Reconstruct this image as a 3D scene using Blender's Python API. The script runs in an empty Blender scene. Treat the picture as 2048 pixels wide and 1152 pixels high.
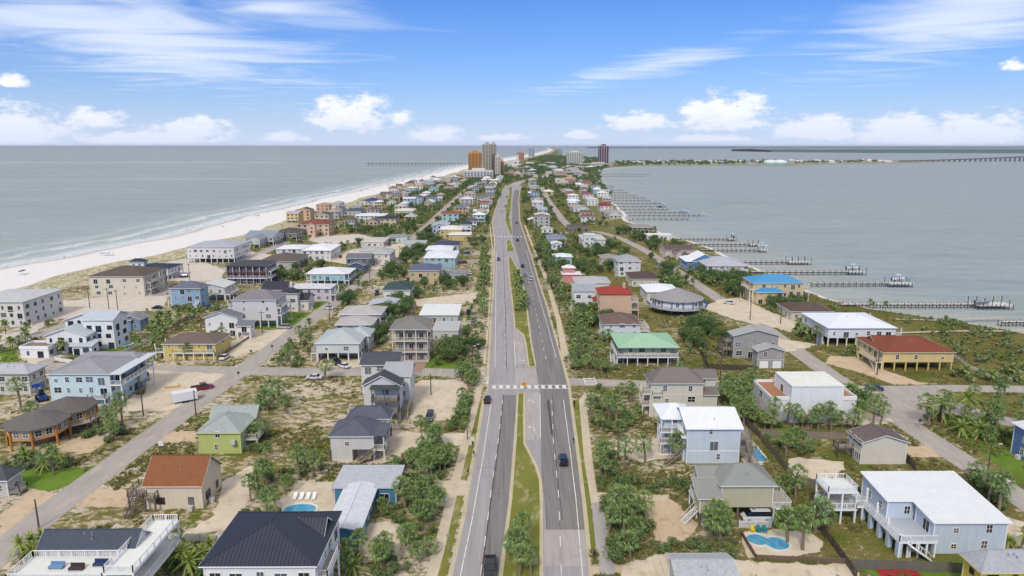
import bpy, bmesh, math, random
import numpy as np
from mathutils import Vector, Matrix, noise as mnoise
rnd = random.Random(7)
SC = bpy.context.scene
COL = SC.collection
R = math.radians

# ---------------------------------------------------------------- camera
CAM_H, FPX = 66.0, 1384.0            # drone height in metres, focal length in pixels of a 2048 wide frame
PITCH = math.atan(283.5 / FPX)
YAW = math.atan(8 / FPX)
cd = bpy.data.cameras.new('camera'); cam = bpy.data.objects.new('camera', cd); COL.objects.link(cam)
cam.location = (0, 0, CAM_H)
cam.rotation_euler = (math.pi / 2 - PITCH, 0, -YAW)
cd.sensor_width = 36; cd.lens = 36 * FPX / 2048
cd.clip_start = 1; cd.clip_end = 200000
SC.camera = cam

# ---------------------------------------------------------------- light and exposure
SUN_EL, SUN_AZ = R(43), R(196)       # azimuth clockwise from +Y: sun high behind the camera
sd = bpy.data.lights.new('sun', 'SUN'); sd.energy = 1.5; sd.angle = R(11); sd.color = (1, .93, .83)
sun = bpy.data.objects.new('sun', sd); COL.objects.link(sun)
sun.location = (0, -50, 150)
sun.rotation_euler = (math.pi / 2 - SUN_EL, 0, -SUN_AZ + math.pi)
SC.view_settings.view_transform = 'Standard'; SC.view_settings.look = 'None'
SC.view_settings.gamma = 1; SC.view_settings.use_curve_mapping = False
SC.view_settings.exposure = 0.55
SC.cycles.max_bounces = 6; SC.cycles.diffuse_bounces = 2; SC.cycles.glossy_bounces = 2
SC.cycles.transmission_bounces = 2; SC.cycles.transparent_max_bounces = 4; SC.cycles.volume_bounces = 0
SC.cycles.caustics_reflective = False; SC.cycles.caustics_refractive = False

class NT:
    """tiny helper round a node tree"""
    def __init__(s, tree): s.t = tree; s.n = tree.nodes; s.l = tree.links
    def new(s, kind, **kw):
        n = s.n.new('ShaderNode' + kind)
        for k, v in kw.items():
            if k[0] == 'i' and k[1:].isdigit(): s.put(n.inputs[int(k[1:])], v)
            elif k.startswith('in_'): s.put(n.inputs[k[3:].replace('_', ' ')], v)
            else: setattr(n, k, v)
        return n
    def put(s, inp, v):
        if hasattr(v, 'is_output') or isinstance(v, bpy.types.NodeSocket): s.l.new(v, inp)
        elif isinstance(v, bpy.types.Node): s.l.new(v.outputs[0], inp)
        else: inp.default_value = v
    def m(s, op, a, b=0.0, c=None, clamp=False):
        n = s.n.new('ShaderNodeMath'); n.operation = op; n.use_clamp = clamp
        s.put(n.inputs[0], a); s.put(n.inputs[1], b)
        if c is not None: s.put(n.inputs[2], c)
        return n.outputs[0]
    def step(s, x, lo, hi):
        n = s.n.new('ShaderNodeMapRange'); n.interpolation_type = 'SMOOTHSTEP'
        s.put(n.inputs[0], x); n.inputs[1].default_value = lo; n.inputs[2].default_value = hi
        return n.outputs[0]
    def mix(s, f, a, b, mode='MIX'):
        n = s.n.new('ShaderNodeMix'); n.data_type = 'RGBA'; n.blend_type = mode
        s.put(n.inputs[0], f); s.put(n.inputs[6], a); s.put(n.inputs[7], b)
        return n.outputs[2]
    def noise(s, vec, scale, detail=2.0, rough=.5, dist=0.0):
        n = s.n.new('ShaderNodeTexNoise')
        if vec is not None: s.put(n.inputs['Vector'], vec)
        n.inputs['Scale'].default_value = scale; n.inputs['Detail'].default_value = detail
        n.inputs['Roughness'].default_value = rough; n.inputs['Distortion'].default_value = dist
        return n.outputs[0]
    def scaled(s, vec, sc, loc=(0, 0, 0)):
        n = s.n.new('ShaderNodeMapping'); s.put(n.inputs[0], vec); n.inputs[3].default_value = sc; n.inputs[1].default_value = loc
        return n.outputs[0]

def soft(c, k=.16):
    c = lin(c); g = .3 * c[0] + .59 * c[1] + .11 * c[2]
    return tuple(x + (g - x) * k for x in c[:3]) + (1,)
def lin(c):
    if isinstance(c, str): c = tuple(int(c[i:i + 2], 16) for i in (0, 2, 4))
    return tuple(((x / 255 / 12.92) if x / 255 <= .04045 else ((x / 255 + .055) / 1.055) ** 2.4) for x in c[:3]) + (1,)

def G(u, v, z=0.0):
    """the point at height z where the photograph's pixel (2048 wide frame) meets that level: used to survey the site plan"""
    xr, vv = u - 1024, v - 576
    d = vv * math.cos(PITCH) + FPX * math.sin(PITCH); fw = FPX * math.cos(PITCH) - vv * math.sin(PITCH)
    k = (CAM_H - z) / d
    return (k * (xr * math.cos(YAW) + fw * math.sin(YAW)), k * (-xr * math.sin(YAW) + fw * math.cos(YAW)))
def azel(u, v):
    xr, vv = u - 1024, v - 576
    d = vv * math.cos(PITCH) + FPX * math.sin(PITCH); fw = FPX * math.cos(PITCH) - vv * math.sin(PITCH)
    return math.atan2(xr, fw) + YAW, math.atan2(-d, math.hypot(xr, fw))

# ---------------------------------------------------------------- sky
W = bpy.data.worlds.new('World'); SC.world = W; W.use_nodes = True
w = NT(W.node_tree); w.n.clear()
tc = w.new('TexCoord').outputs['Generated']
sep = w.new('SeparateXYZ', i0=tc)
DX, DY, DZ = sep.outputs
sky = w.new('TexSky', sky_type='NISHITA', sun_disc=False, sun_elevation=SUN_EL, sun_rotation=SUN_AZ, altitude=60.0, air_density=1.0, dust_density=.6, ozone_density=2.2)
az = w.m('ARCTAN2', DX, DY)
azw = w.m('PINGPONG', w.m('ADD', az, .66), 1.32)        # the same banks of cloud go on all round the horizon
azw = w.m('SUBTRACT', azw, .66)
el = w.m('ARCSINE', DZ)
flat = w.new('CombineXYZ', i0=w.m('MULTIPLY', azw, 1.0), i1=w.m('MULTIPLY', el, 2.0), i2=0.0).outputs[0]
n1 = w.noise(flat, 34, 7, .66); n2 = w.noise(flat, 13, 5, .6)
PUFF = [(703, 222, 88, 30), (800, 232, 26, 14), (1455, 216, 105, 30), (1275, 240, 80, 17), (870, 265, 50, 14), (190, 235, 62, 17), (45, 240, 90, 34), (385, 250, 78, 18), (570, 271, 48, 9), (1160, 266, 36, 9), (1010, 272, 50, 7), (1650, 252, 110, 20), (1800, 254, 120, 24), (1960, 248, 120, 30), (25, 157, 38, 10), (2030, 124, 36, 10), (1420, 275, 100, 6), (300, 272, 160, 11), (1900, 272, 160, 11)]
best = None
for (u, v, hw, hh) in PUFF:
    a0, e0 = azel(u, v); wa = 1.15 * hw / 1384 * math.cos(a0) ** 2; we = hh / 1384 * 1.25
    dx = w.m('DIVIDE', w.m('SUBTRACT', azw, a0), wa); dy = w.m('DIVIDE', w.m('SUBTRACT', el, e0 - we * .45), we)
    dy = w.m('MAXIMUM', w.m('MULTIPLY', dy, .72), w.m('MULTIPLY', dy, -1.4))                 # flat base, heaped top
    b = w.m('SUBTRACT', 1.0, w.m('SQRT', w.m('ADD', w.m('MULTIPLY', dx, dx), w.m('MULTIPLY', dy, dy))))
    best = b if best is None else w.m('MAXIMUM', best, b)
cum = w.m('ADD', best, w.m('MULTIPLY', w.m('SUBTRACT', n1, .5), 2.2)); cum = w.m('ADD', cum, w.m('MULTIPLY', w.m('SUBTRACT', n2, .5), 1.5))
cum = w.m('MULTIPLY', w.step(cum, .0, .55), w.step(best, -.4, .25))
# cirrus: streaks stretched along one wind direction on a high level
dz = w.m('MAXIMUM', DZ, .03)
px_ = w.m('DIVIDE', DX, dz); py_ = w.m('DIVIDE', DY, dz)
pl = w.new('CombineXYZ', i0=px_, i1=py_, i2=0.0).outputs[0]
rot = w.new('Mapping', i0=pl); rot.inputs[2].default_value = (0, 0, R(22)); rot.inputs[3].default_value = (.62, 1.0, 1); rot.inputs[1].default_value = (3.3, .9, 0)
ci = w.noise(rot.outputs[0], .75, 6, .56, 1.4)
ci2 = w.noise(w.scaled(pl, (.16, .2, 1), (7.4, 2.1, 0)), 1.0, 3, .5)
WISP = [(250, 60, 520, 95, 1.0), (1930, 30, 420, 75, 1.0), (1330, 125, 270, 28, .75), (560, 25, 260, 50, .6)]
wb = None
for (u, v, hw, hh, s) in WISP:
    a0, e0 = azel(u, v); wa = hw / 1384 * math.cos(a0) ** 2; we = hh / 1384
    dxx = w.m('SUBTRACT', azw, a0)
    tilt = .16 if u < 1000 else -.22
    dx = w.m('DIVIDE', dxx, wa); dy = w.m('DIVIDE', w.m('ADD', w.m('SUBTRACT', el, e0), w.m('MULTIPLY', dxx, tilt)), we)
    b = w.m('MULTIPLY', w.m('SUBTRACT', 1.0, w.m('SQRT', w.m('ADD', w.m('MULTIPLY', dx, dx), w.m('MULTIPLY', dy, dy)))), s)
    wb = b if wb is None else w.m('MAXIMUM', wb, b)
veil = w.m('ADD', w.m('MULTIPLY', wb, .85), w.m('MULTIPLY', w.m('SUBTRACT', ci, .5), 1.9))
cir = w.m('MULTIPLY', w.step(veil, -.05, .9), .92)
far = w.m('MULTIPLY', w.step(w.m('ADD', w.m('MULTIPLY', w.m('SUBTRACT', ci2, .5), .7), el), .28, .75), .86)   # the wisps thicken overhead to a bright thin veil, as the soft light implies
hz = w.m('MULTIPLY', w.m('POWER', 2.718, w.m('MULTIPLY', w.m('ABSOLUTE', el), -13.0)), .95)
SKYTINT, HAZEC, CLOUDC, CIRC = (.27, .60, 1.15, 1), (6.3, 7.1, 9.0, 1), (9.4, 9.5, 9.9, 1), (7.8, 8.4, 9.6, 1)
c = w.mix(1.0, sky.outputs[0], SKYTINT, 'MULTIPLY')
c = w.mix(hz, c, HAZEC)
c = w.mix(w.m('MULTIPLY', cir, .85), c, CIRC)
c = w.mix(far, c, (8.0, 7.8, 7.5, 1))
shade = w.step(w.m('ADD', w.m('ADD', w.m('MULTIPLY', w.m('SUBTRACT', n1, .5), 1.6), w.m('MULTIPLY', w.m('SUBTRACT', n2, .5), .8)), w.m('MULTIPLY', best, .7)), -.05, .6)
shade = w.m('MULTIPLY', shade, w.step(el, .012, .06))
cc = w.mix(shade, (7.2, 7.7, 9.2, 1), CLOUDC)
c = w.mix(w.m('MULTIPLY', cum, .95), c, cc)
bg = w.new('Background', i0=c, i1=.077)
w.l.new(bg.outputs[0], w.new('OutputWorld').inputs[0])
W.cycles.sampling_method = 'MANUAL'; W.cycles.sample_map_resolution = 512

# ---------------------------------------------------------------- mesh helpers
class MB:
    def __init__(s): s.v = []; s.f = []; s.mi = []
    def poly(s, pts, mi=0):
        k = len(s.v); s.v += [tuple(p) for p in pts]; s.f.append(tuple(range(k, k + len(pts)))); s.mi.append(mi)
    def box(s, x0, x1, y0, y1, z0, z1, mi=0):
        k = len(s.v)
        s.v += [(x0, y0, z0), (x1, y0, z0), (x1, y1, z0), (x0, y1, z0), (x0, y0, z1), (x1, y0, z1), (x1, y1, z1), (x0, y1, z1)]
        s.f += [(k, k + 3, k + 2, k + 1), (k + 4, k + 5, k + 6, k + 7), (k, k + 1, k + 5, k + 4), (k + 1, k + 2, k + 6, k + 5), (k + 2, k + 3, k + 7, k + 6), (k + 3, k, k + 4, k + 7)]
        s.mi += [mi] * 6
    def bar(s, a, b, r, n=4, r2=None, mi=0):
        a, b = Vector(a), Vector(b); d = (b - a)
        if d.length < 1e-6: return
        d.normalize(); up = Vector((0, 0, 1)) if abs(d.z) < .95 else Vector((0, 1, 0))
        x = d.cross(up).normalized(); y = d.cross(x); k = len(s.v); r2 = r if r2 is None else r2
        for p, rr in ((a, r), (b, r2)):
            for i in range(n):
                t = 2 * math.pi * (i + .5) / n; s.v.append(tuple(p + x * math.cos(t) * rr + y * math.sin(t) * rr))
        for i in range(n):
            j = (i + 1) % n; s.f.append((k + i, k + j, k + n + j, k + n + i)); s.mi.append(mi)
        s.f.append(tuple(range(k + n - 1, k - 1, -1))); s.f.append(tuple(range(k + n, k + 2 * n))); s.mi += [mi, mi]
    def prism(s, pts, z0, z1, mi=0, top=None):
        n = len(pts); k = len(s.v)
        s.v += [(p[0], p[1], z0) for p in pts] + [(p[0], p[1], z1) for p in pts]
        for i in range(n):
            j = (i + 1) % n; s.f.append((k + i, k + j, k + n + j, k + n + i)); s.mi.append(mi)
        s.f.append(tuple(range(k + n, k + 2 * n))); s.mi.append(mi if top is None else top)
        s.f.append(tuple(range(k + n - 1, k - 1, -1))); s.mi.append(mi)
    def mesh(s, name, mats, smooth=False):
        me = bpy.data.meshes.new(name); me.from_pydata(s.v, [], s.f)
        for m in (mats if isinstance(mats, (list, tuple)) else [mats]): me.materials.append(m)
        if any(s.mi): me.polygons.foreach_set('material_index', s.mi)
        if smooth: me.polygons.foreach_set('use_smooth', [True] * len(me.polygons))
        me.update(); return me
    def obj(s, name, mats, parent=None, smooth=False):
        return link(name, s.mesh(name, mats, smooth), parent)
def link(name, data, parent=None, loc=None, rz=None, sc=None):
    o = bpy.data.objects.new(name, data); COL.objects.link(o)
    if parent is not None: o.parent = parent
    if loc is not None: o.location = loc
    if rz is not None: o.rotation_euler = (0, 0, rz)
    if sc is not None: o.scale = sc
    return o
def tag(o, label=None, cat=None, group=None, kind=None):
    if label: o['label'] = label
    if cat: o['category'] = cat
    if group: o['group'] = group
    if kind: o['kind'] = kind
    return o
def thing(name, label, cat, loc=(0, 0, 0), rz=0.0, group=None):
    o = link(name, None, None, loc, rz); o.empty_display_size = .5
    return tag(o, label, cat, group)
def polyarea(P): return .5 * sum(P[i][0] * P[(i + 1) % len(P)][1] - P[(i + 1) % len(P)][0] * P[i][1] for i in range(len(P)))
def ccw(P): return P if polyarea(P) > 0 else P[::-1]
def inpoly(x, y, P):
    c = False; j = len(P) - 1
    for i in range(len(P)):
        if (P[i][1] > y) != (P[j][1] > y) and x < (P[j][0] - P[i][0]) * (y - P[i][1]) / (P[j][1] - P[i][1]) + P[i][0]: c = not c
        j = i
    return c

# ---------------------------------------------------------------- materials
MATS = {}
def newmat(name):
    m = bpy.data.materials.new(name); m.use_nodes = True; t = NT(m.node_tree)
    return m, t, m.node_tree.nodes['Principled BSDF']
def plain(col, rough=.7, var=.06, scale=1.2, metal=0.0, spec=.3, weather=True):
    """painted or mineral surface: a colour with uneven weathering and fine grain"""
    key = ('p', col, rough, var, scale, metal)
    if key in MATS: return MATS[key]
    m, t, b = newmat('paint_' + (col if isinstance(col, str) else '_'.join(str(int(x)) for x in col)))
    co = t.new('TexCoord').outputs['Object']; oi = t.new('ObjectInfo').outputs['Random']
    n = t.noise(co, scale, 4, .6); nf = t.noise(co, 9, 2, .5)
    f = t.m('ADD', t.m('MULTIPLY', t.m('SUBTRACT', n, .5), var * 2.2), t.m('MULTIPLY', t.m('SUBTRACT', nf, .5), var))
    f = t.m('ADD', t.m('ADD', f, 1.0), t.m('MULTIPLY', t.m('SUBTRACT', oi, .5), var * .7))
    c = t.mix(1.0, lin(col), t.new('CombineColor', i0=f, i1=f, i2=f).outputs[0], 'MULTIPLY')
    t.put(b.inputs['Base Color'], c); b.inputs['Roughness'].default_value = rough; b.inputs['Metallic'].default_value = metal
    b.inputs['Specular IOR Level'].default_value = spec
    MATS[key] = m; return m
def siding(col):
    """lap siding: fine horizontal boards"""
    key = ('s', col)
    if key in MATS: return MATS[key]
    m, t, b = newmat('siding_' + col)
    co = t.new('TexCoord').outputs['Object']; z = t.new('SeparateXYZ', i0=co).outputs[2]
    fr = t.m('FRACT', t.m('MULTIPLY', z, 4.5))
    n = t.noise(t.scaled(co, (1, 1, .35)), .9, 4, .6)
    st = t.noise(t.scaled(co, (3, 3, .12)), 1.0, 3, .6)
    f = t.m('ADD', t.m('ADD', .9, t.m('MULTIPLY', n, .2)), t.m('MULTIPLY', t.m('SUBTRACT', st, .5), .22))
    f = t.m('MULTIPLY', f, t.m('ADD', .93, t.m('MULTIPLY', t.step(fr, 0, .18), .07)))
    t.put(b.inputs['Base Color'], t.mix(1.0, soft(col), t.new('CombineColor', i0=f, i1=f, i2=f).outputs[0], 'MULTIPLY'))
    bp = t.new('Bump', in_Height=fr); bp.inputs['Strength'].default_value = .25; bp.inputs['Distance'].default_value = .02
    t.put(b.inputs['Normal'], bp); b.inputs['Roughness'].default_value = .65; b.inputs['Specular IOR Level'].default_value = .25
    MATS[key] = m; return m
def shingle(col):
    key = ('r', col)
    if key in MATS: return MATS[key]
    m, t, b = newmat('shingle_' + col)
    co = t.new('TexCoord').outputs['Object']
    v = t.new('TexVoronoi', i0=t.scaled(co, (2.2, 2.2, 4.5))); v.inputs['Scale'].default_value = 1.6
    n = t.noise(co, .45, 4, .6); st = t.noise(t.scaled(co, (1, 1, .3)), 2.2, 3, .6)
    f = t.m('ADD', .78, t.m('MULTIPLY', t.new('SeparateColor', i0=v.outputs['Color']).outputs[0], .16))
    f = t.m('ADD', f, t.m('MULTIPLY', n, .22)); f = t.m('ADD', f, t.m('MULTIPLY', t.m('SUBTRACT', st, .5), .34))
    t.put(b.inputs['Base Color'], t.mix(1.0, soft(col), t.new('CombineColor', i0=f, i1=f, i2=f).outputs[0], 'MULTIPLY'))
    b.inputs['Roughness'].default_value = .9; b.inputs['Specular IOR Level'].default_value = .2
    MATS[key] = m; return m
def metal_roof(col):
    key = ('m', col)
    if key in MATS: return MATS[key]
    m, t, b = newmat('metal_roof_' + col)
    co = t.new('TexCoord').outputs['Object']
    n = t.noise(co, .5, 4, .6); st = t.noise(t.scaled(co, (2.5, 2.5, .3)), 1.0, 4, .65)
    f = t.m('ADD', .84, t.m('ADD', t.m('MULTIPLY', n, .16), t.m('MULTIPLY', st, .14)))
    t.put(b.inputs['Base Color'], t.mix(1.0, soft(col), t.new('CombineColor', i0=f, i1=f, i2=f).outputs[0], 'MULTIPLY'))
    t.put(b.inputs['Roughness'], t.m('ADD', .38, t.m('MULTIPLY', n, .25))); b.inputs['Specular IOR Level'].default_value = .4
    MATS[key] = m; return m
def glass():
    if 'glass' in MATS: return MATS['glass']
    m, t, b = newmat('window_glass')
    oi = t.new('ObjectInfo').outputs['Random']
    t.put(b.inputs['Base Color'], t.mix(t.step(oi, .5, 1.0), lin('20262c'), lin('6d747a')))
    b.inputs['Roughness'].default_value = .08; b.inputs['Specular IOR Level'].default_value = .6
    MATS['glass'] = m; return m
def wood(col='8f8678'):
    key = ('w', col)
    if key in MATS: return MATS[key]
    m, t, b = newmat('wood_' + col)
    co = t.new('TexCoord').outputs['Object']
    n = t.noise(t.scaled(co, (6, 6, .8)), 1.0, 4, .6); g = t.noise(co, .7, 3, .6)
    f = t.m('ADD', .65, t.m('ADD', t.m('MULTIPLY', n, .4), t.m('MULTIPLY', g, .3)))
    t.put(b.inputs['Base Color'], t.mix(1.0, lin(col), t.new('CombineColor', i0=f, i1=f, i2=f).outputs[0], 'MULTIPLY'))
    b.inputs['Roughness'].default_value = .85; b.inputs['Specular IOR Level'].default_value = .2
    MATS[key] = m; return m
def leaf(name, c1, c2, c3):
    m, t, b = newmat(name)
    isl = t.new('NewGeometry').outputs['Random Per Island']; oi = t.new('ObjectInfo').outputs['Random']
    co = t.new('TexCoord').outputs['Object']; n = t.noise(co, .9, 2)
    c = t.mix(t.step(t.m('ADD', t.m('MULTIPLY', isl, .55), t.m('MULTIPLY', n, .55)), .2, .95), lin(c1), lin(c2))
    c = t.mix(t.m('MULTIPLY', t.step(oi, .45, 1.0), .55), c, lin(c3))
    t.put(b.inputs['Base Color'], c); b.inputs['Roughness'].default_value = .6; b.inputs['Specular IOR Level'].default_value = .25
    b.inputs['Transmission Weight'].default_value = 0.0
    return m
# ================================================================ the setting: sea, island, roads
SHORE_L = [(-300, -330), (100, -312), (300, -292), (380, -281), (430, -268), (498, -260), (582, -255), (734, -253), (1032, -234), (1400, -211), (1800, -188), (2459, -160), (3500, -60), (6000, 200), (12000, 700), (40000, 2200)]
SHORE_R = [(-300, 230), (100, 216), (190, 206), (244, 189), (262, 172), (280, 154), (300, 146), (444, 137), (520, 125), (631, 112), (800, 126), (1000, 140), (1213, 158), (1640, 204), (2000, 262), (2224, 331), (2420, 470), (2800, 470), (3400, 330), (4500, 380), (6000, 460), (12000, 900), (40000, 2500)]
def interp(T, y):
    if y <= T[0][0]: return T[0][1]
    for (a, b), (c, d) in zip(T, T[1:]):
        if y <= c: return b + (d - b) * (y - a) / (c - a)
    return T[-1][1]
def wob(y, k): return 3.2 * math.sin(y / 41 + k) + 1.8 * math.sin(y / 17 + 2 * k) + .9 * math.sin(y / 7.3 + k)
def shL(y): return interp(SHORE_L, y) + wob(y, 1)
def shR(y): return interp(SHORE_R, y) + .6 * wob(y, 2.4)
YR = [-300, -100, 0] + list(range(40, 720, 8)) + list(range(720, 1600, 20)) + list(range(1600, 3000, 50)) + [3000, 3400, 4000, 5000, 6500, 9000, 14000, 24000, 40000, 90000]

def grid_obj(name, rows, mat, attrs, smooth=True):
    nr, nc = len(rows), len(rows[0])
    vs = [p[:3] for r in rows for p in r]
    fs = [(i * nc + j, i * nc + j + 1, (i + 1) * nc + j + 1, (i + 1) * nc + j) for i in range(nr - 1) for j in range(nc - 1)]
    me = bpy.data.meshes.new(name); me.from_pydata(vs, [], fs); me.materials.append(mat)
    for k, an in enumerate(attrs):
        a = me.attributes.new(an, 'FLOAT', 'POINT'); a.data.foreach_set('value', [p[3 + k] for r in rows for p in r])
    me.polygons.foreach_set('use_smooth', [smooth] * len(me.polygons)); me.update()
    return tag(link(name, me), kind='structure')

# ---- sea
m_sea, t, b = newmat('sea_water')
geo = t.new('NewGeometry').outputs['Position']
gL = t.new('Attribute', attribute_name='gulf').outputs['Fac']; gR = t.new('Attribute', attribute_name='bay').outputs['Fac']
big = t.noise(t.scaled(geo, (.0016, .006, 1)), 1.0, 4, .6); mid = t.noise(t.scaled(geo, (.012, .05, 1)), 1.0, 4, .6)
ch = t.noise(t.scaled(geo, (.10, .24, 1)), 1.0, 5, .68); ch2 = t.noise(t.scaled(geo, (.5, 1.1, 1)), 1.0, 4, .7)
base = t.mix(t.step(t.m('ADD', t.m('MULTIPLY', big, .6), t.m('MULTIPLY', mid, .4)), .32, .68), lin('96a09c'), lin('a4aba8'))
base = t.mix(t.m('MULTIPLY', t.step(t.noise(t.scaled(geo, (.0045, .016, 1), (9, 4, 0)), 1.0, 5, .65), .5, .66), .5), base, lin('838f9d'))
base = t.mix(t.m('MULTIPLY', t.step(gR, 40, 420), .7), base, lin('9ca3a2'))
base = t.mix(t.m('MULTIPLY', t.step(gR, 70, 4), t.step(gR, 0, .01)), base, lin('a8aca4'))            # sandy shallows of the sound
base = t.mix(t.m('MULTIPLY', t.step(gL, 110, 8), t.step(gL, 0, .01)), base, lin('a9b3b0'))           # pale shallows of the gulf
rip = t.noise(t.scaled(geo, (.028, .11, 1), (4, 2, 0)), 1.0, 7, .78, .4)
lum = t.m('ADD', .28, t.m('ADD', t.m('ADD', t.m('MULTIPLY', ch, .5), t.m('MULTIPLY', ch2, .3)), t.m('MULTIPLY', rip, .64)))
base = t.mix(1.0, base, t.new('CombineColor', i0=lum, i1=lum, i2=lum).outputs[0], 'MULTIPLY')
# surf: broken lines parallel to the gulf shore, and a bar breaking further out
fn = t.noise(t.scaled(geo, (.10, .022, 1)), 1.0, 5, .68); fn2 = t.noise(t.scaled(geo, (.5, .28, 1)), 1.0, 4, .65)
dist = t.m('ADD', gL, t.m('MULTIPLY', t.m('SUBTRACT', fn, .5), 42))
band = t.m('ABSOLUTE', t.m('SINE', t.m('MULTIPLY', dist, .13)))
foam = t.m('MULTIPLY', t.step(band, .6, 1.0), t.step(t.m('ADD', fn2, t.m('MULTIPLY', fn, .6)), .62, .86))
foam = t.m('MULTIPLY', foam, t.m('MULTIPLY', t.step(gL, 78, 22), t.step(gL, 0, .5)))
wash = t.m('MULTIPLY', t.step(t.m('ADD', gL, t.m('MULTIPLY', t.m('SUBTRACT', fn, .5), 34)), 30, 3), t.step(fn2, .28, .6))
wash = t.m('MULTIPLY', wash, t.step(gL, 0, .5))
sepg = t.new('SeparateXYZ', i0=geo)
def streak(x0, x1, y0, hw, s):
    wv = t.m('MULTIPLY', t.m('SUBTRACT', t.noise(t.scaled(geo, (.012, .012, 1), (s, 0, 0)), 1.0, 3), .5), hw * 2.4)
    a = t.step(t.m('ABSOLUTE', t.m('ADD', t.m('SUBTRACT', sepg.outputs[1], y0), wv)), hw, hw * .15)
    b_ = t.m('MULTIPLY', t.step(sepg.outputs[0], x0, x0 + 40), t.step(sepg.outputs[0], x1, x1 - 40))
    return t.m('MULTIPLY', t.m('MULTIPLY', a, b_), t.step(t.noise(t.scaled(geo, (.03, .2, 1), (s, 3, 0)), 1.0, 4, .7), .35, .6))
bars = t.m('MAXIMUM', t.m('MAXIMUM', streak(-830, -500, 1475, 16, 0), streak(-2600, -900, 2950, 60, 5)), t.m('MAXIMUM', streak(-1400, -800, 3900, 80, 9), streak(-300, -235, 900, 10, 3)))
fo = t.m('MAXIMUM', t.m('MULTIPLY', t.m('MAXIMUM', foam, wash), .68), t.m('MULTIPLY', bars, .7))
base = t.mix(fo, base, lin('eef0ee'))
t.put(b.inputs['Base Color'], base)
t.put(b.inputs['Roughness'], t.m('ADD', .5, t.m('MULTIPLY', fo, .4)))
b.inputs['Specular IOR Level'].default_value = .22; b.inputs['IOR'].default_value = 1.33
hgt = t.m('ADD', t.m('MULTIPLY', ch, 1.6), t.m('MULTIPLY', ch2, .5))
bp = t.new('Bump', in_Height=hgt); bp.inputs['Strength'].default_value = .55; bp.inputs['Distance'].default_value = .8
t.put(b.inputs['Normal'], bp)
OFFW = [60000, 20000, 8000, 4000, 2000, 1000, 500, 250, 150, 100, 75, 55, 40, 28, 18, 10, 4, 0]
rows = []
for y in YR:
    l, r = shL(y), shR(y); row = []
    for o in OFFW: row.append((l - o, y, -1.0, float(o), 0.0))
    for k in range(1, 6): row.append((l + (r - l) * k / 6, y, -1.0, 0.0, 0.0))
    for o in OFFW[::-1]: row.append((r + o, y, -1.0, 0.0, float(o)))
    rows.append(row)
grid_obj('sea', rows, m_sea, ['gulf', 'bay'])

# ---- island ground
m_gr, t, b = newmat('sandy_ground')
geo = t.new('NewGeometry').outputs['Position']
bea = t.new('Attribute', attribute_name='beach').outputs['Fac']; dun = t.new('Attribute', attribute_name='dune').outputs['Fac']; wet = t.new('Attribute', attribute_name='wet').outputs['Fac']; grn = t.new('Attribute', attribute_name='green').outputs['Fac']
n1 = t.noise(geo, .045, 4, .6); n2 = t.noise(t.scaled(geo, (.8, 1.1, 1)), .55, 5, .7, .6); n3 = t.noise(t.scaled(geo, (.75, 1.2, 1)), 1.5, 4, .75); n4 = t.noise(geo, 4.0, 3, .65)
sand = t.mix(t.step(n1, .38, .62), lin('d3c5ae'), lin('c2af93'))
sand = t.mix(t.step(t.noise(geo, .13, 3), .5, .68), sand, lin('d6c8ba'))
sand = t.mix(t.m('MULTIPLY', t.step(t.m('ADD', t.m('MULTIPLY', n3, .6), t.m('MULTIPLY', n4, .4)), .49, .62), .75), sand, lin('8d7a5c'))
gras = t.mix(t.step(n3, .35, .68), lin('6c6a38'), lin('8f8150'))
gras = t.mix(t.step(t.noise(geo, .09, 3, .6), .46, .66), gras, lin('66702f'))
gras = t.mix(t.m('MULTIPLY', t.step(n4, .45, .7), .75), gras, lin('4f5024'))
gm = t.m('ADD', t.m('MULTIPLY', n1, .62), t.m('MULTIPLY', n2, 1.15)); gm = t.m('ADD', gm, t.m('MULTIPLY', n3, .5)); gm = t.m('ADD', gm, t.m('MULTIPLY', grn, .42))
cov = t.step(gm, 1.06, 1.26)
inl = t.mix(cov, sand, gras)
bch = t.mix(t.step(n3, .3, .75), lin('e5dfd9'), lin('f0ece7')); bch = t.mix(t.m('MULTIPLY', wet, .75), bch, lin('a59d93'))
dn = t.mix(t.step(t.m('ADD', n2, t.m('MULTIPLY', n3, .5)), .66, .86), lin('d6cab2'), lin('84854f'))
cc = t.mix(t.step(t.m('ADD', dun, t.m('MULTIPLY', t.m('SUBTRACT', n2, .5), .8)), .35, .6), inl, dn)
cc = t.mix(t.step(t.m('ADD', bea, t.m('MULTIPLY', t.m('SUBTRACT', n2, .5), .5)), .4, .6), cc, bch)
t.put(b.inputs['Base Color'], cc); b.inputs['Roughness'].default_value = .95; b.inputs['Specular IOR Level'].default_value = .1
bp = t.new('Bump', in_Height=n4); bp.inputs['Strength'].default_value = .6; bp.inputs['Distance'].default_value = .25
t.put(b.inputs['Normal'], bp)
OL = [-60, -20, -6, -1, 0, 3, 8, 16, 26, 36, 42, 46, 50, 55, 61, 68, 76, 86]
OR = [60, 14, 4, 0, -3, -7, -14, -26]
rows = []
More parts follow.
